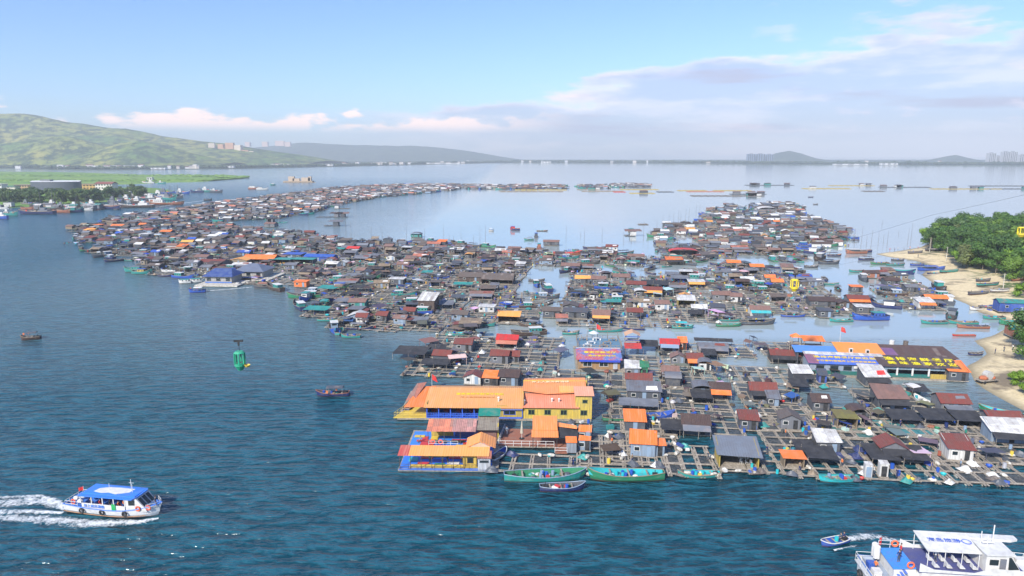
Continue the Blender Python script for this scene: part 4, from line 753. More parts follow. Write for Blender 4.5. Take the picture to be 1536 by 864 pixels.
# ------------------------------------------------------------------ wooden restaurant with blue and yellow roof sign
p = gp(867, 556); o = thing('sign_restaurant', 'restaurant', '', (p.x, p.y, 0), rad(-3), label='wooden floating restaurant with yellow characters on its pinkish-blue roof'); boxocc(o, -.5, 12, -1, 23)
P(o, 'pontoon', 'wood', lambda b: b.box(6, 10.5, .25, 13, 23, .4))
w = P(o, 'wall', 'board', lambda b: (b.box(5.4, .06, 1.75, 10.8, .12, 2.5), b.box(.06, 3.5, 1.8, .12, 6.8, 2.6), b.box(10.8, 3.5, 1.8, .12, 6.8, 2.6)), (.34, .20, .09)); winp(w, 2.4, -.04, 1.9, 2.2, 1.2, 'white', 2); winp(w, 6.6, -.04, 1.9, 2.2, 1.2, 'white', 2)
P(o, 'door', 'paint', lambda b: b.box(9.6, -.03, 1.5, 1.1, .08, 1.8), (.42, .46, .52)); P(o, 'fascia', 'paint', lambda b: (b.box(2.9, -.75, 2.95, 5.3, .08, .55), b.box(8.2, -.77, 2.9, 5.2, .08, .55)), (.02, .06, .50))
rf = P(o, 'roof', 'signroof', lambda b: (quadroof(b, -.5, 11.3, -.7, 5.0, 3.25, 4.7, .1), quadroof(b, -.5, 11.3, 9.5, 5.01, 3.3, 4.7, .1)), (.26, .13, .32))
tm = roofm(0, 11, -.7, 5, 3.25, 4.7); text_mb('疍家海鲜餐厅', .95, 'lettering', (.80, .62, .03), rf, tm(5.8, .62), squash=1.5); text_mb('渔排垂钓住宿', .72, 'lettering', (.72, .55, .04), rf, tm(6.2, .33), squash=1.7)
P(rf, 'ridge_cap', 'paint', lambda b: b.box(5.4, 4.98, 4.78, 11.6, .3, .08), 'white')
P(o, 'terrace', 'paint', lambda b: b.box(6.3, 15, 3.1, 12.2, 11, .16), (.10, .22, .33))
for i in range(5):
    for j in range(2): P(o, 'post', 'wood', lambda b: b.tube((.5 + i * 2.9, 9.8 + j * 10.4, .4), (.5 + i * 2.9, 9.8 + j * 10.4, 5.4), .07, 5))
rail(o, [(.3, 9.6), (12.3, 9.6), (12.3, 20.4), (.3, 20.4), (.3, 9.6)], 3.18, 1.0, 'tan', r=.05)
for i, (x, y) in enumerate([(2.2, 18.2), (6.0, 18.4), (10.5, 18), (4.2, 14.8), (8.6, 14.6), (3, 12), (7.4, 11.6)]): P(o, 'terrace_table', 'paint', lambda b: (b.box(x, y, 3.9, 1.4, .9, .07), b.tube((x, y, 3.2), (x, y, 3.9), .08, 5), [b.box(x + s * 1.0, y, 3.5, .4, .4, .5) for s in (-1, 1)]), 'white' if i % 2 else 'tan')
o2 = thing('parasol', 'parasol', '', o.matrix_basis @ Vector((5.2, 19.0, 3.2)), 0, label='open white and blue parasol on the roof terrace'); P(o2, 'pole', 'plain', lambda b: b.tube((0, 0, 0), (0, 0, 2.6), .05, 6), 'white'); P(o2, 'canopy', 'tarp', lambda b: b.tube((0, 0, 2.0), (0, 0, 2.7), 1.5, 10, .06), (.55, .60, .72))
def flag(px, py, hpx, label, z0=.4):
    q = gp(px, py, z0); o = thing('flag', 'flag', '', q, R.uniform(-.3, .3), label=label); hh = hpx / ppm(px, py); P(o, 'flagpole', 'plain', lambda b: b.tube((0, 0, 0), (0, 0, hh), .05, 5, .03), 'white')
    P(o, 'cloth', 'tarp', lambda b: b.grid(lambda u, v: (1.5 * u * (1 - .3 * v), .12 * math.sin(u * 6), hh - 1.5 + 1.4 * v - .5 * u), 6, 3), 'red'); return o
flag(894, 512, 26, 'red flag flying over the wooden restaurant terrace', 3.2); flag(648, 580, 20, 'red flag on a thin pole behind the long orange roof'); flag(1259, 520, 30, 'red flag above the blue corrugated roof at the right', 3)
# lookout tower beside it
p = gp(938, 533); o = thing('lookout_tower', 'tower', '', (p.x, p.y, 0), rad(-5), label='wooden lookout stand with blue trim above a red roof'); boxocc(o, -.5, 4.5, -1, 5)
for x in (0.2, 3.8):
    for y in (2.2, 5): P(o, 'post', 'wood', lambda b: b.box(x, y, 2.8, .16, .16, 5.2))
P(o, 'red_roof', 'roof', lambda b: quadroof(b, -.3, 4.4, -1.2, 2.2, 2.4, 3.1, .08), (.55, .05, .05)); P(o, 'platform', 'wood', lambda b: b.box(2, 3.6, 3.5, 4.2, 3.2, .15)); P(o, 'trim', 'paint', lambda b: (b.box(2, 2.0, 4.9, 4.3, .1, .18), b.box(2, 2.0, 3.9, 4.3, .1, .14)), 'blue')
P(o, 'top_roof', 'tarp', lambda b: (b.slab([(-.2, 1.6, 5.3), (2, 1.6, 6.3), (2, 5.4, 6.3), (-.2, 5.4, 5.3)], .08), b.slab([(2.004, 1.6, 6.3), (4.2, 1.6, 5.3), (4.2, 5.4, 5.3), (2.004, 5.4, 6.3)], .08)), (.55, .33, .2))
# ------------------------------------------------------------------ right-hand restaurants with roof characters
p = gp(1213, 562); o = thing('lettered_restaurant', 'restaurant', '', (p.x, p.y, 0), RZ, label='grey floating restaurant with yellow characters on its blue roof'); boxocc(o, -2, 21, -1, 16)
P(o, 'pontoon', 'wood', lambda b: b.box(9.3, 6.5, .15, 21, 15, .4)); P(o, 'skirt', 'paint', lambda b: b.box(9.3, -.05, .85, 18.8, .1, 1.0), (.01, .13, .12))
w = P(o, 'wall', 'board', lambda b: (b.box(9.3, .06, 2.2, 18.6, .12, 1.9), b.box(.06, 3, 1.9, .12, 6, 2.7), b.box(18.6, 3, 1.9, .12, 6, 2.7)), (.27, .34, .44))
for x in (2.6, 6.0, 9.2, 13.8, 17.0): winp(w, x, -.05, 2.1, 1.9, 1.0, 'slate', 1)
P(w, 'air_conditioner', 'paint', lambda b: b.box(11.0, -.25, 2.5, .8, .35, .6), 'white')
rf = P(o, 'roof', 'cool', lambda b: (quadroof(b, -.4, 19.0, -.6, 4.4, 3.3, 4.3, .1),), (.06, .14, .58)); P(rf, 'roof_end_panel', 'roof', lambda b: quadroof(b, -.45, 2.2, -.62, 4.3, 3.33, 4.31, .06), (.30, .12, .22))
P(o, 'ridge_strip', 'roof', lambda b: quadroof(b, -.4, 19.0, 4.2, 5.9, 4.36, 4.6, .1), 'white')
tm = roofm(0, 19, -.6, 4.4, 3.3, 4.3); text_mb('渔排海鲜餐厅欢迎您', 1.25, 'lettering', (.85, .62, .02), rf, tm(9.2, .70), squash=1.35); text_mb('食宿垂钓游船海上观光新鲜美味', .9, 'lettering', (.85, .55, .03), rf, tm(9.0, .30), squash=1.15)
P(o, 'rear_wall', 'board', lambda b: (b.box(4.2, 8.5, 2.2, 11, .1, 3.4), b.box(14.3, 9.5, 2.4, 9.6, .1, 3.8)), 'grey')
P(o, 'rear_roof', 'cool', lambda b: quadroof(b, -2.0, 9.0, 6.3, 10.5, 4.2, 4.9, .1), (.08, .24, .62)); orf = P(o, 'rear_roof', 'clean', lambda b: (quadroof(b, 8.8, 20.3, 6.0, 12.6, 4.3, 5.6, .1), quadroof(b, 8.8, 20.3, 17, 12.61, 4.3, 5.6, .1)), (.84, .27, .05))
for x, z in ((12.0, 4.95), (16.1, 4.75)): P(orf, 'dormer', 'paint', lambda b: (b.box(x, 7.0, z, .9, .5, 1.0), ), 'white'); P(orf, 'dormer_glass', 'glass', lambda b: b.box(x, 6.73, z, .6, .06, .75))
P(o, 'sheet_panel', 'clean', lambda b: quadroof(b, 20.35, 23.6, 6.2, 11, 4.2, 4.9, .08), (.16, .08, .20)); P(o, 'side_wall', 'board', lambda b: b.box(-1.4, 8, 2.2, .1, 5, 3.4), 'slate')
o2 = thing('rooftop_pavilion', 'pavilion', '', o.matrix_basis @ Vector((-.8, 14.5, 0)), RZ, label='small orange-roofed lookout hut behind the blue corrugated roof')
for x in (0, 2.2):
    for y in (0, 2.0): P(o2, 'post', 'wood', lambda b: b.box(x, y, 3.1, .14, .14, 5.8))
P(o2, 'floor', 'wood', lambda b: b.box(1.1, 1, 4.2, 2.5, 2.3, .12)); P(o2, 'roof', 'tarp', lambda b: (b.add([(-.3, -.3, 6), (2.5, -.3, 6), (2.5, 2.3, 6), (-.3, 2.3, 6), (1.1, 1, 7)], [(0, 1, 4), (1, 2, 4), (2, 3, 4), (3, 0, 4), (3, 2, 1, 0)])), 'orange')
o2 = thing('rooftop_pavilion', 'pavilion', '', o.matrix_basis @ Vector((2.4, 14.5, 0)), RZ, label='wide orange-roofed terrace behind the blue corrugated roof')
for x in (0, 5):
    for y in (0, 2.6): P(o2, 'post', 'wood', lambda b: b.box(x, y, 2.7, .14, .14, 5))
P(o2, 'floor', 'wood', lambda b: b.box(2.5, 1.3, 3.6, 5.3, 2.9, .12)); P(o2, 'roof', 'clean', lambda b: quadroof(b, -.4, 5.4, -.4, 3.0, 5.2, 5.9, .08), 'orange')
# dark-roofed hall
p = gp(1320, 566.5); o = thing('dark_roof_hall', 'restaurant', '', (p.x, p.y, 0), RZ, label='dark-roofed floating hall with large yellow characters at the sandy point'); boxocc(o, -1, 20, -1, 16)
P(o, 'pontoon', 'wood', lambda b: b.box(9, 6.5, .15, 19, 15, .4)); P(o, 'skirt', 'paint', lambda b: b.box(6.2, -.05, .85, 12.2, .1, .9), (.01, .14, .13)); P(o, 'yellow_boards', 'board', lambda b: b.box(13.8, -.25, .95, 4.4, .1, 1.2), (.50, .36, .06))
P(o, 'lintel', 'board', lambda b: b.box(7.5, 0, 2.75, 14.8, .12, .8), (.22, .32, .40)); P(o, 'wall', 'board', lambda b: (b.box(9, 5.5, 1.9, 18, .1, 3), b.box(16.6, .1, 1.8, 3.0, .1, 2.9)), (.20, .16, .12))
for x in (.2, 3.8, 7.4, 11.2): P(o, 'post', 'paint', lambda b: b.box(x, -.12, 1.9, .4, .2, 2.0), 'white')
rf = P(o, 'roof', 'roof', lambda b: quadroof(b, -.5, 18.4, -.7, 5.4, 3.3, 4.5, .1), (.075, .052, .05)); tm = roofm(0, 18, -.7, 5.4, 3.3, 4.5)
for i, ch in enumerate('渔排海鲜餐厅'): text_mb(ch, 1.9, 'lettering', (.85, .72, .01), rf, tm(2.9 + i * 2.85, .66), squash=1.25); text_mb('美味渔家欢迎'[i], 1.7, 'lettering', (.85, .72, .01), rf, tm(2.9 + i * 2.85, .30), squash=1.25)
P(o, 'rear_roof', 'roof', lambda b: (b.slab([(4, 7.2, 3.6), (21.5, 7.2, 3.6), (19.8, 13, 5.3), (3.0, 13, 5.3)], .1), b.slab([(21.5, 19, 3.6), (4, 19, 3.6), (3, 13.01, 5.3), (19.8, 13.01, 5.3)], .1)), (.09, .055, .05)); P(o, 'rear_wall', 'board', lambda b: b.box(13, 8.0, 1.9, 16, .1, 3.2), (.35, .36, .38))
for x in (7.5, 11): P(o, 'water_tank', 'paint', lambda b: (b.tube((x, 14, 4.7), (x, 14, 6.2), .6, 10),), 'white' if x < 8 else 'grey-brown')
p = gp(1437, 573); hut((p.x, p.y + 2, 0), RZ, 4.6, 5, 2.5, 'shed', 'orange', 'slate', 1.2, 'clean', windows=1, look='', label='orange-roofed dark hut at the right end of the dark hall', name='fishing_hut'); boxocc(THINGS[-1][0], -3, 3, -3, 3)
# ------------------------------------------------------------------ grey pavilion with yellow posts
p = gp(1111, 706); o = hut((p.x, p.y + 2.7, 0), RZ, 6.8, 5.4, 2.5, 'shed', 'grey', 'mustard', 1.15, 'cool', open_front=True, label='grey-roofed open pavilion with yellow posts on the front edge', name='open_pavilion', cat='pavilion', group=None, ov=.55); occ(p.x, p.y + 2.7, 4.5)
for x in (.8, 1.7, 2.5):
    q = o.matrix_basis @ Vector((x, -.8, .47)); c = thing('chair', 'chair', '', q, RZ + x, 'plastic chairs in the open pavilion', 'white plastic chair inside the grey pavilion with yellow posts'); P(c, 'seat', 'plain', lambda b: b.box(0, 0, .42, .45, .45, .05), 'white'); P(c, 'backrest', 'plain', lambda b: b.box(0, .22, .7, .45, .05, .5), 'white')
    for sx in (-1, 1):
        for sy in (-1, 1): P(c, 'leg', 'plain', lambda b: b.tube((sx * .19, sy * .19, 0), (sx * .2, sy * .2, .42), .025, 4), 'white')
q = o.matrix_basis @ Vector((2.4, -2.0, .46)); gear('drum', q.x, q.y, q.z, 0, 'turquoise', .8)
# ------------------------------------------------------------------ hand-placed huts
# (x0, x1, base y, depth, roof kind, roof colour, wall colour, extra)
HUTS = [
 (649, 675, 547, 4.5, 'gx', 'rust-red', 'slate', dict(windows=0, door=False)), (682, 707, 529, 6, 'gx', 'rust-red', 'grey', dict(windows=1)), (745, 776, 523, 5, 'gx', 'red', 'slate', dict(awning='salmon', rmat='roof')),
 (736, 762, 548, 5, 'gx', 'rust-red', 'grey', {}), (763, 778, 546, 4, 'gx', 'rust-red', 'grey', dict(h=1.9)), (696, 721, 579, 4, 'gy', 'rust-red', 'white', dict(h=1.8)), (748, 777, 581, 6.5, 'gx', 'dark brown', 'slate', {}), (725, 747, 581, 3.2, 'shed', 'orange', 'black', dict(rmat='tarp', h=1.9)),
 (991, 1017, 529, 5, 'gx', 'red', 'slate', dict(awning='pale blue')), (1018, 1029, 527, 3, 'shed', 'orange', 'orange', dict(rmat='tarp', h=2.2)), (1007, 1027, 549, 3.5, 'gy', 'faded pink-brown', 'grey', dict(h=1.9)), (1031, 1053, 552, 4.5, 'gx', 'rust-red', 'black', dict(awning='orange')),
 (938, 959, 568, 4, 'shed', 'white', 'grey', {}), (961, 971, 568, 2.2, 'shed', 'green', 'green', dict(h=2.4, windows=0)), (993, 1017, 573, 4.2, 'gx', 'faded pink-brown', 'black', dict(awning='grey')), (939, 976, 584, 4, 'gx', 'rust-red', 'slate', dict(h=2.2)), (942, 990, 604, 5, 'shed', 'grey', 'slate', dict(h=2.2, windows=2, patch='white')),
 (1066, 1094, 600, 4.5, 'gx', 'dark brown', 'grey', dict(awning='orange')), (1041, 1066, 598, 4.2, 'arch', 'grey', 'slate', dict(h=1.9, rise=.8, windows=0)),
 (938, 967, 650, 4.5, 'shed', 'orange', 'slate', dict(rmat='clean', h=2.1, windows=0)), (946, 982, 688, 4, 'shed', 'orange', 'pale blue', dict(rmat='clean', h=2.4, rise=1.1)), (983, 996, 688, 2.4, 'shed', 'orange', 'pale blue', dict(rmat='clean', h=2.1, rise=.3, windows=0)),
 (1024, 1063, 655, 5.5, 'gx', 'dark brown', 'grey', dict(awning='grey', rise=1.1)), (1110, 1136, 648, 3.4, 'shed', 'rust-red', 'slate', dict(fence=True, h=2.2)), (868, 885, 679, 1.5, 'shed', 'orange', 'pale blue', dict(rmat='clean', h=1.9, rise=.3, ov=.1)), (868, 886, 664, 1.6, 'shed', 'orange', 'grey', dict(rmat='clean', h=1.8, rise=.7, ov=.1)),
 (1157, 1197, 547, 5.5, 'gx', 'rust-red', 'black', dict(awning='black', rise=.8, windows=2)), (1189, 1216, 576, 4.5, 'shed', 'white', 'slate', dict(awning='black')), (1228, 1239, 577, 2.6, 'shed', 'slate', 'blue', dict(h=1.9, windows=0)), (1298, 1331, 582, 6, 'shed', 'white', 'slate', dict(awning='black', rise=1.4, patch='red', windows=2)),
 (1126, 1163, 602, 5, 'gx', 'rust-red', 'slate', dict(rise=1.2, awning='black')), (1219, 1243, 620, 5, 'gx', 'dark brown', 'slate', dict(patch='white', rise=1.0)), (1171, 1199, 647, 4.2, 'gy', 'grey-brown', 'grey', {}), (1317, 1359, 616, 5.5, 'shed', 'faded pink-brown', 'slate', dict(awning='black', rise=1.5, windows=2)),
 (1412, 1452, 622, 5.5, 'gx', 'rust-red', 'grey', dict(windows=2, patch='grey', rise=1.2)), (1256, 1284, 646, 4.5, 'flat', 'mossy', 'tan', dict(windows=0, open_front=True)), (1226, 1258, 684, 4, 'shed', 'white', 'slate', dict(rise=1.0)), (1321, 1357, 692, 4.5, 'gy', 'rust-red', 'grey', dict(rise=1.1, awning='black')),
 (1176, 1205, 706, 3, 'flat', 'orange', 'tan', dict(rmat='tarp', h=1.9, windows=0, open_front=True)), (1423, 1457, 694, 4.5, 'shed', 'rust-red', 'white', dict(rise=1.2, windows=1)), (1484, 1530, 645, 4.5, 'gx', 'rust-red', 'grey', dict(rise=.8)), (1488, 1545, 668, 4.5, 'shed', 'white', 'pale blue', dict(rise=1.4, awning='black', windows=2)),
 (1297, 1307, 720, 1.3, 'flat', 'white', 'white', dict(h=2.2, windows=0, ov=.05)), (1319, 1331, 719, 1.4, 'flat', 'white', 'white', dict(h=2.3, windows=0, ov=.05)), (1152, 1168, 612, 3, 'shed', 'grey', 'slate', dict(h=1.8)),
 # middle distance
 (534, 550, 487, 4, 'gx', 'rust-red', 'white', {}), (564, 580, 484, 4.5, 'gx', 'rust-red', 'slate', {}), (605, 622, 478, 4, 'gx', 'rust-red', 'grey', {}), (627, 652, 468, 7, 'shed', 'white', 'dark brown', dict(h=3.6, rise=1.8)), (677, 701, 483, 4.5, 'gx', 'grey-brown', 'pale blue', {}), (718, 741, 470, 4, 'flat', 'white', 'white', dict(h=1.9, windows=2)),
 (747, 779, 486, 4, 'shed', 'amber', 'dark brown', dict(rmat='clean', open_front=True)), (722, 769, 428, 9, 'gx', 'grey-brown', 'dark brown', dict(rise=2, open_front=True)), (688, 722, 424, 7, 'gx', 'grey-brown', 'dark brown', dict(rise=1.5)), (583, 605, 428, 5, 'flat', 'white', 'slate', {}), (523, 548, 464, 5, 'gx', 'faded pink-brown', 'teal', {}),
 (889, 914, 484, 5, 'gx', 'faded pink-brown', 'grey', dict(awning='amber', rise=1.2)), (941, 963, 479, 5, 'gx', 'rust-red', 'slate', {}), (845, 880, 479, 6, 'gx', 'slate', 'slate', dict(windows=2)), (814, 839, 478, 5, 'gx', 'grey-brown', 'slate', {}), (983, 1003, 467, 5, 'gx', 'faded pink-brown', 'white', {}), (1017, 1042, 461, 6, 'shed', 'white', 'mustard', dict(open_front=True)),
 (1038, 1059, 473, 5, 'gx', 'white', 'slate', {}), (1126, 1154, 476, 5, 'gx', 'faded pink-brown', 'white', dict(awning='turquoise')), (966, 992, 445, 5, 'gx', 'rust-red', 'grey', dict(awning='amber')), (940, 968, 436, 6, 'gx', 'rust-red', 'slate', {}), (942, 966, 392, 6, 'gx', 'faded pink-brown', 'grey', dict(windows=2)), (842, 869, 407, 7, 'gx', 'faded pink-brown', 'slate', {}),
 (863, 885, 427, 5, 'gx', 'amber', 'slate', dict(rmat='clean')), (887, 908, 428, 6, 'gx', 'faded pink-brown', 'slate', {}), (920, 944, 424, 6, 'gx', 'faded pink-brown', 'grey', {}), (1005, 1046, 385, 6, 'arch', 'red', 'slate', dict(rmat='tarp', rise=1.5, open_front=True)), (1091, 1110, 402, 6, 'gx', 'orange', 'slate', dict(rmat='clean')), (1126, 1145, 408, 6, 'gx', 'orange', 'slate', dict(rmat='clean')),
 (1148, 1162, 425, 5, 'gx', 'orange', 'grey', dict(rmat='tarp')), (1158, 1174, 432, 5, 'gx', 'orange', 'grey', dict(rmat='tarp')), (1033, 1056, 432, 6, 'flat', 'white', 'dark brown', dict(awning='amber')), (1069, 1095, 452, 5, 'gx', 'faded pink-brown', 'grey', {}), (1096, 1112, 455, 5, 'gx', 'faded pink-brown', 'white', {}), (1112, 1130, 428, 5, 'gx', 'white', 'turquoise', {}),
 (1390, 1420, 458, 5, 'gx', 'orange', 'slate', dict(rmat='clean')), (1378, 1400, 464, 5, 'shed', 'white', 'white', dict(awning='orange', windows=2)), (1328, 1349, 430, 5, 'gx', 'dark brown', 'slate', {}), (1215, 1252, 462, 7, 'gx', 'dark brown', 'slate', {}), (1285, 1309, 472, 5, 'flat', 'white', 'slate', {}), (1273, 1302, 459, 6, 'gx', 'rust-red', 'grey', dict(awning='orange')), (1277, 1293, 440, 4, 'flat', 'orange', 'slate', dict(rmat='tarp')),
 (1359, 1376, 440, 5, 'gx', 'grey', 'slate', {}), (1298, 1318, 418, 5, 'gx', 'dark brown', 'brick', {}), (1229, 1248, 478, 5, 'flat', 'slate', 'slate', {}), (441, 460, 432, 4, 'flat', 'orange', 'orange', dict(rmat='tarp')), (291, 311, 393, 7, 'gx', 'faded pink-brown', 'grey', {}), (292, 335, 401, 8, 'gx', 'rust-red', 'grey', dict(windows=3)), (345, 371, 398, 7, 'gy', 'amber', 'tan', dict(rmat='clean')),
 (363, 411, 396, 10, 'gx', 'orange', 'slate', dict(rmat='clean', open_front=True, rise=1.6)), (455, 500, 393, 8, 'gx', 'blue', 'blue', dict(rmat='cool')), (402, 436, 397, 6, 'flat', 'teal', 'slate', dict(rmat='tarp', open_front=True)), (437, 470, 397, 6, 'flat', 'teal', 'slate', dict(rmat='tarp', open_front=True)), (423, 452, 389, 8, 'flat', 'blue', 'slate', dict(rmat='tarp')),
 (520, 538, 380, 7, 'gx', 'red', 'slate', dict(rmat='tarp')), (165, 184, 344, 7, 'gx', 'orange', 'slate', dict(rmat='clean')), (208, 223, 357, 7, 'flat', 'white', 'white', {}), (240, 256, 353, 7, 'gx', 'orange', 'slate', dict(rmat='clean')), (208, 218, 342, 6, 'gx', 'orange', 'slate', dict(rmat='clean')), (815, 838, 369, 5, 'gx', 'faded pink-brown', 'slate', {}), (640, 660, 372, 6, 'gx', 'salmon', 'grey', {}), (762, 780, 380, 6, 'gx', 'faded pink-brown', 'grey', {}), (1086, 1118, 352, 12, 'gx', 'salmon', 'grey', {}), (1139, 1165, 318, 14, 'arch', 'white', 'grey', dict(rmat='clean', rise=2)),
 (396, 412, 341, 8, 'gx', 'faded pink-brown', 'grey', {}), (1150, 1180, 326, 9, 'flat', 'white', 'slate', {}),
]
for (x0, x1, yb, d, rk, rc, wc, kw) in HUTS:
    kw = dict(kw); xm = (x0 + x1) / 2; p = gp(xm, yb); w = (x1 - x0) / ppm(xm, yb); sc = 1.0
    h = kw.pop('h', 2.2); ri = kw.pop('rise', .9 if rk != 'flat' else .2); rm = kw.pop('rmat', 'tarp' if rc in ('orange', 'amber') else 'roof'); wn = kw.pop('windows', 1 if yb > 400 else 2)
    rz = RZ + rad(R.uniform(-2.5, 2.5)); d *= .9; cx, cy_ = p.x - math.sin(rz) * d / 2, p.y + math.cos(rz) * d / 2
    hut((cx, cy_, 0), rz, w, d, h, rk, rc, wc, ri, rm, windows=wn, **kw); occ(cx, cy_, max(w, d) / 2 * .8)
# blue hall and hipped grey hall on their own concrete pontoons
def hall(px0, px1, yb, d, col, label, hip):
    p = gp(px0, yb); w = (px1 - px0) / ppm(px0, yb); o = thing('floating_hall', 'hall', '', (p.x, p.y, 0), rad(-4), label=label); boxocc(o, -1, w + 3, -4, d + 2)
    P(o, 'pontoon', 'foam', lambda b: b.box(w / 2 + 1.5, d / 2 - 1.5, .45, w + 6, d + 7, .5)); wl = P(o, 'wall', 'board', lambda b: b.box(w / 2, d / 2, 2.2, w - 1, d - 1, 3.0), (.36, .36, .34))
    for k in range(3): winp(wl, w * (k + .5) / 3, .45, 2.3, 1.8, 1.2, 'slate', 1)
    P(wl, 'base_band', 'paint', lambda b: b.box(w / 2, .44, 1.0, w - .9, .08, .5), (.05, .15, .5)); i = 5 if hip else 2.5; rr_ = 2.8
    P(o, 'roof', 'cool', lambda b: b.add([(-.5, -.5, 3.6), (w + .5, -.5, 3.6), (w + .5, d + .5, 3.6), (-.5, d + .5, 3.6), (i, d / 2, 3.6 + rr_), (w - i, d / 2, 3.6 + rr_)], [(0, 1, 5, 4), (1, 2, 5), (2, 3, 4, 5), (3, 0, 4), (3, 2, 1, 0)]), col)
hall(306, 350, 427, 11, (.03, .06, .22), 'floating hall with a deep blue roof at the channel edge', False); hall(350, 396, 419, 13, (.13, .15, .21), 'floating hall with a grey hipped roof beside the blue hall', True)
for i, (px, py, w, d, nx, ny) in enumerate([(758, 712, 0, 0, 0, 0), (812, 713, 17.5, 7.0, 5, 2), (872, 660, 3.5, 8, 1, 3), (910, 712, 8, 16, 2, 5), (955, 700, 9, 12, 3, 3), (1047, 716, 8.5, 12, 3, 3), (1000, 660, 4, 8, 1, 2), (1168, 714, 9, 9, 3, 2), (1246, 720, 9, 10, 3, 3), (1322, 723, 9.5, 9, 3, 2), (1398, 726, 8.5, 11, 3, 3), (1470, 729, 9, 12, 3, 3), (1545, 731, 9, 12, 3, 3), (1112, 712, 5, 6, 1, 1), (1190, 650, 10, 8, 3, 2), (1380, 660, 11, 9, 4, 2), (1290, 662, 8, 9, 2, 3), (1462, 672, 9, 9, 3, 2)]):
    if w: p = gp(px, py); raft(w, d, nx, ny, 200 + i, (p.x, p.y + d / 2, .01 * i), RZ * .7, look='front-edge cage raft', netp=.85 if px in (1380, 1290) else .35, netc='turquoise' if px == 1380 else 'teal' if px == 1290 else 'black')
# ------------------------------------------------------------------ shade nets placed by hand (x0, x1, y front, depth, colour)
for i, (x0, x1, yb, d, c) in enumerate([(590, 640, 542, 7, 'black'), (958, 990, 530, 6, 'black'), (1312, 1358, 706, 6.5, 'black'), (1360, 1402, 706, 6, 'black'), (1199, 1243, 694, 5, 'black'), (1215, 1262, 704, 5, 'black'), (1341, 1388, 644, 5.5, 'black'), (1392, 1437, 644, 6, 'black'), (1440, 1484, 646, 5.5, 'black'), (1040, 1072, 610, 5, 'black'), (1056, 1078, 543, 5, 'black'),
     (930, 990, 622, 4, 'grey'), (965, 1012, 434, 9, 'black'), (1190, 1218, 592, 5, 'black'), (1370, 1400, 600, 5, 'black'), (1043, 1100, 522, 2.5, 'black'), (995, 1050, 660, 5, 'black'), (1430, 1470, 634, 4, 'grey'), (560, 600, 418, 8, 'black'), (530, 560, 424, 7, 'black')]):
    xm = (x0 + x1) / 2; p = gp(xm, yb); shade_net((p.x, p.y + d / 2, 0), RZ, (x1 - x0) / ppm(xm, yb), d, 1.7, i, c); occ(p.x, p.y + d / 2, d * .45)
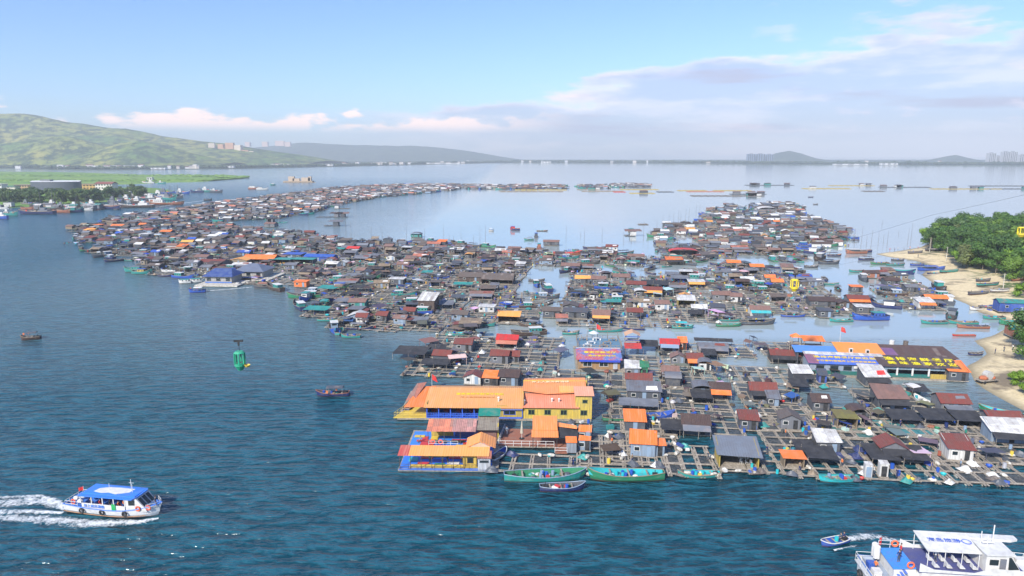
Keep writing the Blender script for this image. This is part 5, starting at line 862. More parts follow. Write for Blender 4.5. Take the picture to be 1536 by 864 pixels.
# ------------------------------------------------------------------ hand-placed boats: (x0, x1, y waterline, heading deg, kwargs); heading 0 = bow to the right
BOATS = [
 (756, 882, 728, 4, dict(hc='teal', ic='green', rimc='pale blue', B=3.6, Hh=1.15, bow=.9, cargo=18, transom=.35, look='long teal wooden boat with green inside, largest at the front edge')), (810, 880, 741, 5, dict(hc='navy', ic='slate', rimc='pale blue', B=2.3, Hh=.8, cargo=8, transom=.5, look='small navy boat beside the long teal boat')),
 (882, 999, 725, 180, dict(hc='green', ic='turquoise', rimc='tan', B=3.3, Hh=1.2, bow=1.0, cargo=18, transom=.4)), (1018, 1084, 720, 180, dict(hc='teal', ic='turquoise', B=2.4, Hh=.75, cargo=9, transom=.4)), (1231, 1292, 726, 180, dict(hc='turquoise', ic='turquoise', rimc='teal', B=2.2, Hh=.7, cargo=10, transom=.4)),
 (739, 757, 694, 62, dict(L=5.5, hc='white', ic='blue', rimc='white', B=1.8, Hh=.6, cargo=0)), (905, 968, 634, 3, dict(hc='green', ic='slate', B=2.5, Hh=.8, cargo=5)), (965, 1016, 632, 8, dict(hc='blue', ic='blue', rimc='blue', B=2.4, Hh=.9, bow=1.2, cargo=3, mast=True)), (600, 626, 618, 80, dict(L=6, hc='navy', ic='blue', B=2.2, cargo=2)),
 (472, 522, 596, 180, dict(hc='navy', ic='slate', rimc='brick', B=2.2, Hh=.8, canopy='slate', cargo=5, look='navy boat under a dark canopy alone on open water')), (27, 54, 511, 195, dict(hc='dark brown', ic='slate', rimc='tan', B=2.2, Hh=.8, canopy='slate', cargo=1, look='dark boat under a canopy alone at the far left')),
 (805, 845, 576, 0, dict(hc='navy', ic='blue', B=2, Hh=.7, cargo=2)), (844, 870, 503, 0, dict(hc='teal', ic='grey', B=2.2, cargo=4)), (884, 936, 499, 0, dict(hc='teal', ic='grey', B=2.4, cargo=5)), (1009, 1042, 494, 0, dict(hc='teal', ic='turquoise', B=2.4, canopy='turquoise', cargo=2)), (1076, 1114, 491, 0, dict(hc='green', ic='teal', B=2.3, cargo=1)),
 (1281, 1336, 482, 180, dict(hc='blue', ic='navy', rimc='navy', B=3.8, Hh=1.5, cabin=('blue', -.22, 3.6, 2.0), cargo=3, mast=True, look='big blue wooden boat with a blue wheelhouse at the channel bend')), (1246, 1281, 484, 180, dict(hc='teal', ic='turquoise', B=2.5, cargo=4)), (1384, 1423, 487, 180, dict(hc='teal', ic='slate', B=2.5, cargo=3)),
 (1428, 1470, 488, 172, dict(hc='teal', ic='tan', B=2.4, cargo=3)), (1440, 1486, 494, 175, dict(hc='brick', ic='navy', B=2.3, cargo=2)), (1430, 1465, 505, 178, dict(hc='red', ic='red', B=1.2, Hh=.4, cargo=0, engine=False)), (1457, 1478, 534, 0, dict(hc='navy', ic='slate', B=1.8, Hh=.6, cargo=0, engine=False)),
 (446, 461, 454, 265, dict(L=10, hc='blue', ic='navy', B=3.4, Hh=1.5, cabin=('white', -.05, 3.5, 2.4), cargo=0, look='blue boat with a white wheelhouse, bow towards the open channel')), (455, 484, 466, 100, dict(L=9, hc='slate', ic='dark brown', B=3.2, Hh=1.2, canopy='slate', cargo=4)), (470, 497, 462, 90, dict(L=9, hc='green', ic='teal', B=3, Hh=1.1, canopy='teal', cargo=3)), (493, 530, 453, 0, dict(hc='blue', ic='slate', rimc='brick', B=2.8, Hh=1.2, cargo=4)),
 (498, 524, 433, 0, dict(hc='green', ic='white', B=3, Hh=1.1, cabin=('white', -.1, 4, 1.6), cargo=1)), (540, 571, 419, 0, dict(hc='green', ic='slate', B=3.2, Hh=1.3, cargo=4)), (668, 705, 505, 0, dict(hc='teal', ic='turquoise', B=2.4, Hh=.9, cargo=3)), (475, 505, 483, 0, dict(hc='teal', ic='slate', B=2.4, cargo=6)), (510, 540, 508, 180, dict(hc='teal', ic='grey', B=2.2, cargo=4)), (500, 514, 503, 90, dict(L=6, hc='teal', ic='teal', B=2.2, cargo=2)), (503, 522, 486, 0, dict(hc='slate', ic='navy', B=2.2, cargo=3)),
 (281, 305, 440, 188, dict(hc='blue', ic='blue', rimc='navy', B=2.6, Hh=1.0, canopy='white', cargo=2, look='blue boat with a pale canopy leaving the blue hall')), (266, 284, 426, 190, dict(hc='white', ic='white', rimc='white', B=2.6, Hh=1.0, cabin=('white', .0, 3, 1.3), cargo=0, cat='speedboat', name='speedboat')), (283, 300, 425, 200, dict(hc='white', ic='white', rimc='white', B=2.6, Hh=1.0, cabin=('white', .0, 3, 1.3), cargo=0, cat='speedboat', name='speedboat')), (378, 404, 433, 180, dict(hc='slate', ic='slate', B=2.8, Hh=1.0, canopy='brick', cargo=2)),
 (240, 262, 409, 180, dict(hc='white', ic='white', rimc='white', B=2.4, cargo=1)), (183, 215, 409, 180, dict(hc='teal', ic='teal', B=3.4, Hh=1.5, cabin=('teal', -.1, 4, 2), cargo=3)), (196, 224, 412, 0, dict(hc='teal', ic='slate', B=3.4, Hh=1.4, cabin=('mustard', .0, 3, 1.8), cargo=2)),
 (765, 780, 346, 180, dict(hc='navy', ic='red', B=3.4, Hh=1.4, cabin=('red', .2, 3, 2.4), cargo=2)), (733, 741, 347, 0, dict(hc='white', ic='grey', B=2.2, canopy='white', cargo=1)), (786, 801, 361, 180, dict(hc='teal', ic='slate', B=3, canopy='grey', cargo=1)), (801, 808, 357, 90, dict(L=8, hc='slate', ic='dark brown', B=3, cabin=('slate', 0, 3, 2.6), cargo=0)), (806, 812, 374, 90, dict(L=8, hc='slate', ic='brick', B=3, cabin=('brick', 0, 3, 2.6), cargo=0)),
 (805, 822, 347, 0, dict(hc='dark brown', ic='tan', B=2.4, Hh=.5, cargo=5, engine=False)), (943, 951, 348, 0, dict(hc='mossy', ic='slate', B=3.4, cabin=('slate', 0, 3, 2), cargo=0)), (830, 874, 384, 0, dict(hc='brick', ic='red', rimc='red', B=4.4, Hh=1.6, cargo=12, look='long boat heaped with bright red netting')), (1213, 1221, 296, 0, dict(hc='navy', ic='navy', B=3, cargo=0)), (1221, 1228, 307, 0, dict(hc='grey', ic='slate', B=3, cargo=2)),
 (305, 317, 301, 5, dict(hc='slate', ic='slate', B=4, Hh=1.6, canopy='slate', cargo=0, look='small dark boat crossing the far channel with a wake')), (170, 178, 315, 0, dict(hc='slate', ic='slate', B=3, cargo=1)), (372, 388, 284, 0, dict(hc='brick', ic='white', rimc='white', B=6, Hh=2.6, cabin=('white', -.15, 9, 4), cargo=0)), (384, 402, 285, 0, dict(hc='white', ic='white', rimc='white', B=6, Hh=2.4, cabin=('white', -.2, 7, 3.2), cargo=0)), (404, 412, 278, 200, dict(hc='teal', ic='white', B=5, Hh=2, cabin=('white', 0, 4, 3), cargo=0)),
 (1270, 1302, 381, 180, dict(hc='brick', ic='slate', B=4, Hh=1.4, cabin=('slate', .1, 6, 1.8), cargo=2)), (1284, 1309, 379, 180, dict(hc='navy', ic='brick', B=3.2, Hh=1.2, cargo=5)), (1289, 1312, 391, 180, dict(hc='navy', ic='slate', B=3.4, cargo=3, canopy='slate')), (1307, 1335, 397, 180, dict(hc='green', ic='tan', B=3.2, cargo=4)), (1333, 1360, 399, 0, dict(hc='teal', ic='slate', B=3.2, cargo=3)), (1340, 1359, 392, 0, dict(hc='slate', ic='grey', B=3, cargo=3)), (1275, 1300, 409, 180, dict(hc='teal', ic='slate', B=2.8, cargo=4)),
 (1231, 1262, 397, 0, dict(hc='slate', ic='grey', B=4, Hh=1.3, cargo=9, canopy='slate')), (1244, 1264, 385, 0, dict(hc='navy', ic='brick', B=3.2, cargo=3, canopy='slate')), (1200, 1222, 372, 0, dict(hc='blue', ic='blue', B=4, Hh=1.6, cargo=2, cabin=('blue', -.2, 4, 2))), (1222, 1240, 370, 0, dict(hc='blue', ic='white', B=4, Hh=1.6, cabin=('white', 0, 4, 2.4), cargo=1)), (1152, 1172, 379, 0, dict(hc='blue', ic='slate', B=3.4, cargo=3)), (1185, 1210, 379, 0, dict(hc='slate', ic='teal', B=3.4, canopy='blue', cargo=4)),
 (1158, 1168, 393, 90, dict(L=11, hc='green', ic='blue', B=3.6, cabin=('teal', 0, 3, 2.2), cargo=0)), (1172, 1182, 393, 90, dict(L=11, hc='slate', ic='teal', B=3.6, cabin=('slate', 0, 3, 2.2), cargo=0)), (1184, 1194, 394, 90, dict(L=11, hc='navy', ic='blue', B=3.6, cabin=('pale blue', 0, 3, 2.2), cargo=0)), (1196, 1206, 394, 90, dict(L=11, hc='teal', ic='green', B=3.6, canopy='slate', cargo=0)), (1209, 1230, 402, 0, dict(hc='slate', ic='grey', B=3.4, cargo=8)),
 (1369, 1389, 399, 0, dict(hc='blue', ic='slate', B=3, cargo=3)), (1382, 1421, 407, 0, dict(hc='blue', ic='blue', rimc='slate', B=4, Hh=1.3, cargo=7, canopy='blue')), (1395, 1424, 413, 0, dict(hc='navy', ic='slate', B=3, cargo=3)), (1457, 1476, 466, 180, dict(hc='white', ic='grey', B=2.6, cargo=3)), (1474, 1500, 464, 0, dict(hc='slate', ic='blue', B=3, cargo=8)), (1486, 1503, 468, 0, dict(hc='blue', ic='blue', B=2.6, cargo=3, canopy='blue')), (1478, 1510, 480, 178, dict(hc='teal', ic='slate', B=2.6, cargo=4)), (1505, 1536, 489, 170, dict(hc='green', ic='teal', B=3, Hh=1.2, cargo=3)),
 (1360, 1392, 596, 20, dict(hc='teal', ic='white', B=3.4, Hh=1, cargo=2, canopy='white')), (1389, 1402, 612, 100, dict(L=6, hc='white', ic='white', rimc='white', B=2.2, cargo=0)), (1503, 1536, 630, 140, dict(L=9, hc='green', ic='turquoise', B=2.2, cargo=3)), (1404, 1420, 458, 90, dict(L=9, hc='navy', ic='slate', B=3.4, cargo=5, cabin=('slate', 0, 3, 1.6))), (1393, 1405, 443, 0, dict(hc='slate', ic='navy', B=3.2, cargo=6)),
]
for i, (x0, x1, yb, hd, kw) in enumerate(BOATS):
    kw = dict(kw); xm = (x0 + x1) / 2; Lb = kw.pop('L', None) or (x1 - x0) / ppm(xm, yb) * 1.0; B = kw.get('B', 2.4); p = gp(xm, yb); kw.setdefault('group', 'working boats moored around the rafts')
    boat((p.x, p.y + B / 2 * abs(math.cos(rad(hd))) + Lb * .4 * abs(math.sin(rad(hd))), 0), rad(hd) + rad(R.uniform(-2, 2)), Lb, seed=i, **kw); occ(p.x, p.y, 2.0)
# beached boats
for (px, py, Lb, hd, hc, ic) in [(1424, 408.5, 9, 5, 'teal', 'teal'), (1482, 431, 10, 8, 'teal', 'slate'), (1475, 425, 6, 0, 'slate', 'slate'), (1500, 440, 7, -4, 'white', 'grey'), (1468, 442, 8, 2, 'slate', 'slate'), (1400, 378, 9, 0, 'slate', 'white'), (1373, 381.5, 8, 0, 'grey', 'slate'), (1528, 427, 7, 10, 'brick', 'tan')]:
    p = gp(px, py, 1.0); boat((p.x, p.y, max(.3, zbeach(p.x, p.y) + .25)), rad(hd), Lb, 2.2, .8, hc, ic, cargo=1, seed=int(px), look=f'{hc} boat pulled up on the sand')
# people and engine on some boats
for (px, py, sh, k) in [(36, 504, 'orange', 'sit'), (44, 502, 'orange', 'sit'), (491, 592, 'orange', 'sit'), (505, 590, 'orange', 'stand'), (286, 435, 'orange', 'sit'), (296, 434, 'red', 'sit')]:
    p = gp(px, py, .75); person((p.x, p.y, 1.0 if k == 'sit' else .5), 3 + R.random(), k, sh, 'navy', f'{"seated" if k == "sit" else "standing"} person in {sh} life vest aboard')
for i, (px, py) in enumerate([(1003, 672), (918, 668), (1062, 690), (1150, 680), (1199, 706), (1262, 700), (1310, 712), (1345, 716), (1396, 706), (1440, 702), (1178, 655), (1240, 632), (1292, 610), (1044, 640), (985, 610), (1075, 560), (1142, 612), (790, 560), (720, 560), (655, 560), (700, 535), (1350, 640), (1500, 700), (860, 700), (948, 694)]):
    q = gp(px, py, .5); s = R.choice(['navy', 'red', 'white', 'slate', 'pale blue', 'tan', 'orange']); person((q.x, q.y, .46), R.uniform(0, 6), R.choice(['stand', 'stand', 'stand']), s, R.choice(['slate', 'navy']), f'standing person in {s} top on raft planks')
# ------------------------------------------------------------------ foam of the wakes
def f_foam_w(m, t):
    g = G(t); p = g.pos(); u = g.n('ShaderNodeUVMap'); s = g.n('ShaderNodeSeparateXYZ'); g.l(u.outputs[0], s.inputs[0])
    n1 = g.noise(p, .9, 6, .75); n2 = g.noise(p, 3.2, 4, .7)
    e = g.m('MULTIPLY', g.m('MULTIPLY', s.outputs[1], g.m('SUBTRACT', 1.0, s.outputs[1])), 4.0); fade = g.m('SUBTRACT', 1.0, s.outputs[0])
    a = g.m('ADD', g.m('ADD', g.m('MULTIPLY', e, .55), g.m('MULTIPLY', fade, .22)), g.m('ADD', g.m('MULTIPLY', g.m('SUBTRACT', n1, .5), 1.25), g.m('MULTIPLY', g.m('SUBTRACT', n2, .5), .9)))
    a = g.m('MULTIPLY', g.ramp(a, .40, .88), g.ramp(e, 0, .3)); a.node.use_clamp = True
    b = g.bsdf((.78, .82, .84), .8); tr = g.n('ShaderNodeBsdfTransparent'); x = g.n('ShaderNodeMixShader'); g.l(a, x.inputs[0]); g.l(tr.outputs[0], x.inputs[1]); g.l(b, x.inputs[2]); g.out(x.outputs[0])
def wake(pts, z=.05, name='foam'):
    n = len(pts); b = MB(); vs = []; c = []
    for i, (px, py, w) in enumerate(pts): p = gp(px, py); c.append((Vector((p.x, p.y, z)), w))
    m = 12; S = []
    for i in range(n - 1):
        for k in range(m if i < n - 2 else m + 1): t = k / m; S.append((c[i][0].lerp(c[i + 1][0], t), c[i][1] + (c[i + 1][1] - c[i][1]) * t))
    T = len(S)
    for i, (p, w) in enumerate(S):
        d = (S[min(T - 1, i + 1)][0] - S[max(0, i - 1)][0]).normalized(); nn = Vector((-d.y, d.x, 0))
        for j in range(5): vs.append(p + nn * w * (j / 4 - .5) + Vector((0, 0, .12 * math.sin(j / 4 * math.pi) * (1 - i / T))))
    b.add(vs, [(i * 5 + j, (i + 1) * 5 + j, (i + 1) * 5 + j + 1, i * 5 + j + 1) for i in range(T - 1) for j in range(4)]); me = b.mesh(name, [mk('wake_foam', f_foam_w)], smooth=True); uv = me.uv_layers.new(name='UVMap')
    for pl in me.polygons:
        for li in pl.loop_indices: v = me.loops[li].vertex_index; uv.data[li].uv = ((v // 5) / T, (v % 5) / 4)
    o = bpy.data.objects.new(name, me); COL.objects.link(o); return stuff(o)
wake([(102, 763, 2.0), (70, 752, 3.8), (35, 752, 4.8), (-30, 760, 5.5), (-90, 765, 6)]); wake([(95, 770, 1.0), (50, 768, 1.8), (0, 768, 2.4), (-60, 772, 3)]); wake([(96, 758, 1.0), (60, 744, 1.4), (20, 746, 1.6), (-60, 748, 1.8)]); wake([(238, 778, .7), (205, 784, 2.0), (130, 786, 3.6), (60, 779, 3.6), (-20, 776, 3.2), (-90, 780, 4)])
wake([(1268, 812, 1.0), (1285, 806, 2.4), (1310, 805, 2.6), (1350, 812, 1.6)]); wake([(1250, 826, .5), (1285, 819, .7)]); wake([(305, 301, 2), (275, 305, 6), (240, 310, 8)]); wake([(306, 437, 1.2), (330, 435, 2.2), (352, 434, 1.5)]); wake([(378, 431, 1), (355, 433, 2), (335, 434, 1)])
# ------------------------------------------------------------------ the tour boat, lower left
p = gp(168, 775); o = thing('tour_boat', 'tour boat', '', (p.x, p.y + 1.6, 0), rad(-9), label='white tour boat with a blue roof under way at lower left, trailing foam')
Lb, B = 15.6, 4.4; P(o, 'hull', 'hull', lambda b: e_hull(b, Lb, B, 1.35, .75, .85), (.66, .68, .70)); P(o, 'deck', 'paint', lambda b: e_inner(b, Lb, B, 1.35, .75, .85, dz=.85, ins=.06), (.03, .17, .60)); P(o, 'gunwale', 'paint', lambda b: e_rim(b, Lb, B, 1.35, .75, .85, r=.09), (.04, .17, .62))
P(o, 'rubbing_band', 'paint', lambda b: [b.path([(lambda q: (q[0], s * q[1] * 1.0, q[2] * .30))(hull_sec(-1 + i / 8, Lb, B, 1.35, .75, .85)) for i in range(15)], .06) for s in (-1, 1)], (.35, .16, .06))
for s in (-1, 1): sd = P(o, 'side_panel', 'paint', lambda b: b.slab([(-4.6, s * 1.72, 2.05), (2.9, s * 1.80, 2.05), (2.9, s * 1.88, 2.05), (-4.6, s * 1.80, 2.05)], .85), 'white')
text_mb('海上观光游船', .55, 'lettering', (.05, .2, .65), o, Matrix.Translation((-2.4, -1.90, 1.66)) @ Matrix.Rotation(rad(90), 4, 'X'), squash=1.1)
rf = P(o, 'roof', 'paint', lambda b: (b.slab([(-5.0, -1.95, 3.35), (4.2, -1.95, 3.35), (4.7, -1.2, 3.5), (4.7, 1.2, 3.5), (4.2, 1.95, 3.35), (-5.0, 1.95, 3.35)], .14), b.slab([(-4.7, -1.3, 3.52), (4.3, -1.3, 3.52), (4.3, 1.3, 3.52), (-4.7, 1.3, 3.52)], .2)), (.03, .20, .72))
P(rf, 'white_patch', 'paint', lambda b: b.slab([(-3.2, -.7, 3.545), (-1.6, -1.0, 3.545), (-.6, -.7, 3.545), (.8, -1.05, 3.545), (2.6, -.2, 3.545), (2.8, .9, 3.545), (.4, 1.0, 3.545), (-1.8, .9, 3.545), (-3.0, .3, 3.545)], .02), 'white')
for x in (-4.7, -2.8, -.9, 1.0, 2.9):
    for s in (-1, 1): P(o, 'window_post', 'paint', lambda b: b.box(x, s * 1.8, 2.65, .14, .1, 1.25), 'white')
P(o, 'front_cabin', 'paint', lambda b: (b.slab([(2.9, -1.8, 3.25), (4.3, -1.55, 3.25), (5.9, -1.35, 1.9), (5.9, -1.35, 1.4), (2.9, -1.85, 1.4)][::1], .02) if False else None, b.add([(3.0, -1.8, 1.2), (6.2, -1.35, 1.2), (6.2, 1.35, 1.2), (3.0, 1.8, 1.2), (3.0, -1.8, 3.22), (4.5, -1.5, 3.3), (4.5, 1.5, 3.3), (3.0, 1.8, 3.22), (5.9, -1.3, 1.75), (5.9, 1.3, 1.75)], [(0, 1, 8, 5, 4), (3, 7, 6, 9, 2), (1, 2, 9, 8), (8, 9, 6, 5), (4, 5, 6, 7), (0, 4, 7, 3)])), 'white')
for y in (-.88, 0, .88): P(o, 'windscreen', 'glass', lambda b: b.add([(5.78, y - .34, 1.98), (5.78, y + .34, 1.98), (4.72, y + .36, 3.12), (4.72, y - .36, 3.12)], [(0, 1, 2, 3)]))
for s in (-1, 1): P(o, 'side_window', 'glass', lambda b: b.slab([(3.5, s * 1.76, 3.05), (4.4, s * 1.60, 3.05), (4.4, s * 1.64, 3.05), (3.5, s * 1.80, 3.05)], .8))
for k in range(4):
    for s in (-1, 1): P(o, 'seat', 'paint', lambda b: (b.box(-4 + k * 1.7, s * .9, 1.55, .5, 1.2, .1), b.box(-4.25 + k * 1.7, s * .9, 1.85, .08, 1.2, .6)), (.05, .2, .55))
for x in (-4.4, -.9, 2.9): P(o, 'tyre_fender', 'dark', lambda b: b.torus((x, -2.2 if x < 2 else -2.12, .95), .34, .13, 'y'))
for x, y in ((4.9, -1.62), (6.3, -1.1), (-6.6, -1.2)): P(o, 'life_ring', 'plain', lambda b: b.torus((x, y, 1.75), .34, .10, 'y'), (.75, .12, .05))
for x, y, z in ((-6.2, .4, 1.9), (-6.9, -.2, 1.8), (-5.6, -.9, 1.75), (-6.3, 1.1, 2.1)): P(o, 'float_canister', 'paint', lambda b: b.ball((x, y, z), .5, .36, .36), 'white')
rail(o, [(6.2, -1.5), (7.3, -.6), (7.5, 0), (7.3, .6), (6.2, 1.5)], 1.5, .9, 'white', step=.8); rail(o, [(-5.2, -1.95), (-7.5, -1.8), (-7.5, 1.8), (-5.2, 1.95)], 1.3, .9, 'white', step=.9)
P(o, 'mast', 'plain', lambda b: (b.tube((2.6, .3, 3.5), (2.6, .3, 5.5), .05, 5), b.tube((3.0, .0, 3.5), (3.0, .0, 4.9), .04, 5), b.tube((-1, 0, 3.5), (-1, 0, 4.7), .035, 5), b.tube((2.3, .3, 4.9), (3.1, .3, 4.9), .03, 4)), 'white')
P(o, 'flag', 'tarp', lambda b: b.grid(lambda u, v: (-6.0 - .8 * u, .4 + .1 * math.sin(u * 5), 2.9 + .6 * v - .2 * u), 5, 2), 'red'); P(o, 'flagpole', 'plain', lambda b: b.tube((-6.0, .4, 1.5), (-6.0, .4, 3.6), .03, 5), 'white'); P(o, 'green_banner', 'paint', lambda b: b.box(1.0, -1.93, 1.8, .7, .05, 1.0), (.01, .35, .09))
for i, (x, y, k, s) in enumerate([(-3.9, -.9, 'sit', 'navy'), (-2.2, -.9, 'sit', 'red'), (-2.2, .9, 'sit', 'white'), (-.5, -.9, 'sit', 'slate'), (-.5, .9, 'sit', 'orange'), (1.1, -1.0, 'sit', 'orange'), (2.1, -1.0, 'stand', 'orange'), (6.4, .5, 'stand', 'slate'), (1.2, .9, 'sit', 'teal'), (-5.6, 1.0, 'stand', 'red')]):
    q = o.matrix_basis @ Vector((x, y, 1.12 if k == 'stand' else 1.50)); person(q, rad(-90 - 9), k, s, 'navy', f'{"standing" if k == "stand" else "seated"} person in {s} top aboard the tour boat')
# ------------------------------------------------------------------ small blue motor boat, lower right, with its driver
p = gp(1254, 820); boat((p.x, p.y + .7, 0), rad(197), 4.6, 1.7, .6, 'blue', 'blue', 'white', bow=.8, cargo=1, seed=3, look='', label='small blue motor boat speeding left ahead of its foam at lower right', name='motor_boat', cat='motor boat')
for dx, dy, s in ((1.1, .25, 'slate'), (1.7, .55, 'navy')): person((p.x + dx, p.y + .7 + dy, .72), 1.8, 'sit', s, 'slate', f'seated person in {s} top in the blue motor boat')
# ------------------------------------------------------------------ big white ferry, lower right corner
o = thing('ferry', 'ferry', '', (46.2, 79.6, 0), rad(-6), label='large white ferry with blue decks entering at the lower right corner')
def T_(fn): return fn
hb = MB(); hb.M = Matrix.Translation((12.5, 0, 0)); e_hull(hb, 26, 6.0, 2.3, .7, .92, 18); hb.build('hull', 'paint', o, (.62, .64, .66))
hb = MB(); hb.M = Matrix.Translation((12.5, 0, 0)); e_inner(hb, 26, 6.0, 2.3, .7, .92, 18, dz=.9, ins=.05); hb.build('main_deck', 'paint', o, (.30, .36, .45))
hb = MB(); hb.M = Matrix.Translation((12.5, 0, 0)); e_rim(hb, 26, 6.0, 2.3, .7, .92, 18, .1); hb.build('gunwale', 'paint', o, (.10, .2, .5))
cb = P(o, 'lower_cabin', 'paint', lambda b: b.add([(4.2, -2.8, 2.0), (19.5, -2.4, 2.0), (19.5, 2.4, 2.0), (4.2, 2.8, 2.0), (5.0, -2.7, 4.2), (18.0, -2.3, 4.2), (18.0, 2.3, 4.2), (5.0, 2.7, 4.2)], [(0, 1, 5, 4), (1, 2, 6, 5), (2, 3, 7, 6), (3, 0, 4, 7), (4, 5, 6, 7)]), 'white')
for k in range(5): P(cb, 'window', 'glass', lambda b: b.slab([(6.2 + k * 2.3, -2.83 + k * .06, 3.6), (8.0 + k * 2.3, -2.78 + k * .06, 3.6), (8.0 + k * 2.3, -2.72 + k * .06, 3.6), (6.2 + k * 2.3, -2.77 + k * .06, 3.6)], .7))
P(o, 'upper_deck', 'paint', lambda b: b.slab([(4.6, -2.75, 4.32), (12.2, -2.7, 4.32), (17.5, -2.4, 4.32), (17.5, 2.4, 4.32), (4.6, 2.75, 4.32)], .12), (.06, .07, .22))
P(o, 'red_deck', 'paint', lambda b: b.slab([(13.8, -3.2, 3.7), (21.0, -2.6, 3.7), (21.0, -2.1, 3.7), (13.8, -2.45, 3.7)], .1), (.42, .09, .05))
for s in (-1, 1): P(o, 'bulwark', 'paint', lambda b: b.add([(4.6, s * 2.78, 4.3), (6.3, s * 2.78, 4.3), (11.0, s * 2.78, 4.3), (13.0, s * 2.75, 4.3), (17.8, s * 2.5, 4.3), (4.6, s * 2.78, 5.5), (6.3, s * 2.78, 4.75), (11.0, s * 2.78, 4.6), (13.0, s * 2.75, 5.3), (17.8, s * 2.5, 5.0)], [(0, 1, 6, 5), (1, 2, 7, 6), (2, 3, 8, 7), (3, 4, 9, 8)]), 'white')
cp = P(o, 'canopy', 'paint', lambda b: (b.slab([(6.0, -1.4, 6.45), (12.4, -1.4, 6.45), (12.4, 2.6, 6.9), (6.0, 2.6, 6.9)], .12), b.slab([(12.38, 1.5, 6.92), (17.2, 1.3, 6.92), (18.2, 1.7, 6.9), (18.2, 2.6, 6.9), (12.38, 2.6, 6.92)], .3)), 'white')
tf = Matrix.Translation((8.9, .75, 6.75)) @ Matrix.Rotation(math.atan2(.45, 4), 4, 'X'); text_mb('海岛旅游', .8, 'lettering', (.05, .12, .5), cp, tf, squash=1.25); P(cp, 'emblem', 'plain', lambda b: (b.torus((11.6, .7, 6.75), .52, .05, 'z', 18), b.box(10.75, .8, 6.75, .6, .12, .04)), (.04, .12, .6))
for x in (6.2, 8.2, 10.2, 12.2):
    for y in (-1.3, 2.5): P(o, 'canopy_post', 'plain', lambda b: b.tube((x, y, 4.3), (x, y, 6.4), .05, 5), 'white')
for i in range(4):
    for j in range(2): P(o, 'seat', 'paint', lambda b: (b.box(6.9 + i * 1.5, -1.9 + j * 1.5, 4.75, .6, .7, .1), b.box(6.6 + i * 1.5, -1.9 + j * 1.5, 5.05, .08, .7, .6)), 'white')
wh = P(o, 'wheelhouse', 'paint', lambda b: b.add([(12.6, -2.1, 4.3), (17.0, -1.9, 4.3), (17.0, 1.9, 4.3), (12.6, 2.1, 4.3), (12.6, -2.0, 6.6), (15.6, -1.8, 6.6), (15.6, 1.8, 6.6), (12.6, 2.0, 6.6)], [(0, 1, 5, 4), (1, 2, 6, 5), (2, 3, 7, 6), (3, 0, 4, 7), (4, 5, 6, 7)]), 'white')
P(wh, 'windscreen', 'glass', lambda b: b.add([(16.75, -1.7, 4.9), (16.75, 1.7, 4.9), (15.75, 1.6, 6.45), (15.75, -1.6, 6.45), ], [(0, 1, 2, 3)])); P(wh, 'side_window', 'glass', lambda b: b.box(13.5, -2.1, 5.75, 1.0, .08, .7)); P(wh, 'side_window', 'glass', lambda b: b.add([(15.3, -1.99, 4.75), (16.6, -1.95, 4.85), (15.6, -1.84, 6.35), (15.3, -1.86, 6.35)], [(0, 1, 2, 3)])); P(wh, 'door', 'paint', lambda b: b.box(14.6, -2.02, 5.3, .7, .1, 1.8), 'grey')
P(wh, 'wheelhouse_roof', 'paint', lambda b: b.slab([(12.5, -2.2, 6.75), (16.0, -2.0, 6.75), (16.0, 2.0, 6.75), (12.5, 2.2, 6.75)], .14), 'white')
P(o, 'mast', 'plain', lambda b: (b.tube((14.6, .6, 6.7), (14.6, .6, 9.3), .07, 6), b.tube((13.1, .4, 6.7), (13.1, .4, 8.5), .05, 6), b.tube((13.8, .2, 6.7), (13.8, .2, 8.0), .04, 5), b.tube((13.3, .2, 7.7), (14.3, .2, 7.7), .03, 4), b.box(13.9, .3, 7.1, 1.4, .2, .15)), 'white')
P(o, 'fore_deck', 'paint', lambda b: b.slab([(17.4, -2.5, 4.25), (22.0, -1.6, 3.6), (22.0, 1.6, 3.6), (17.4, 2.5, 4.25)], .12), 'white'); rail(o, [(17.5, 2.4), (21.5, 1.9), (24.5, .4)], 3.7, 1.0, 'white', step=.9); rail(o, [(17.5, -2.4), (21.5, -1.9), (24.5, -.4)], 3.7, 1.0, 'white', step=.9)
P(o, 'deck_locker', 'paint', lambda b: (b.box(18.6, 1.2, 4.3, 1.4, .9, .6), b.box(20.3, .4, 4.1, 1.0, .8, .5)), 'white')
P(o, 'aft_deck', 'paint', lambda b: b.slab([(1.9, -2.0, 4.1), (4.7, -2.0, 4.3), (4.7, 2.6, 4.3), (1.9, 2.6, 4.1)], .12), (.04, .25, .72)); P(o, 'stairs', 'paint', lambda b: [b.box(1.7 - k * .0 + .3 * k, -2.2, 2.2 + k * .34, .3, 1.0, .08) for k in range(6)], (.10, .2, .62))
P(o, 'aft_house', 'paint', lambda b: b.box(3.4, .3, 3.1, 2.6, 4.2, 1.8), 'white'); P(o, 'stern_platform', 'paint', lambda b: b.box(.4, 0, 2.25, 2.6, 5.2, .12), (.5, .52, .55))
for i, (x, y, z, s) in enumerate([(3.0, -.8, 4.25, 'navy'), (3.8, .6, 4.3, 'red'), (7.6, -.3, 4.35, 'white'), (9.8, .9, 4.35, 'slate'), (.6, -.2, 2.35, 'orange')]): person(o.matrix_basis @ Vector((x, y, z)), i * 1.3, 'stand', s, 'slate', f'standing person in {s} top aboard the large ferry')
for y in (2.3, 1.7): P(o, 'life_raft', 'paint', lambda b: (b.tube((1.4, y, 3.2), (1.4, y, 4.8), .42, 10), b.ball((1.4, y, 4.8), .42, .42, .25)), 'white')
for y in (-1.0, .6): P(o, 'locker', 'paint', lambda b: b.box(.4, y, 2.75, 1.0, 1.0, .9), 'white' if y < 0 else 'blue')
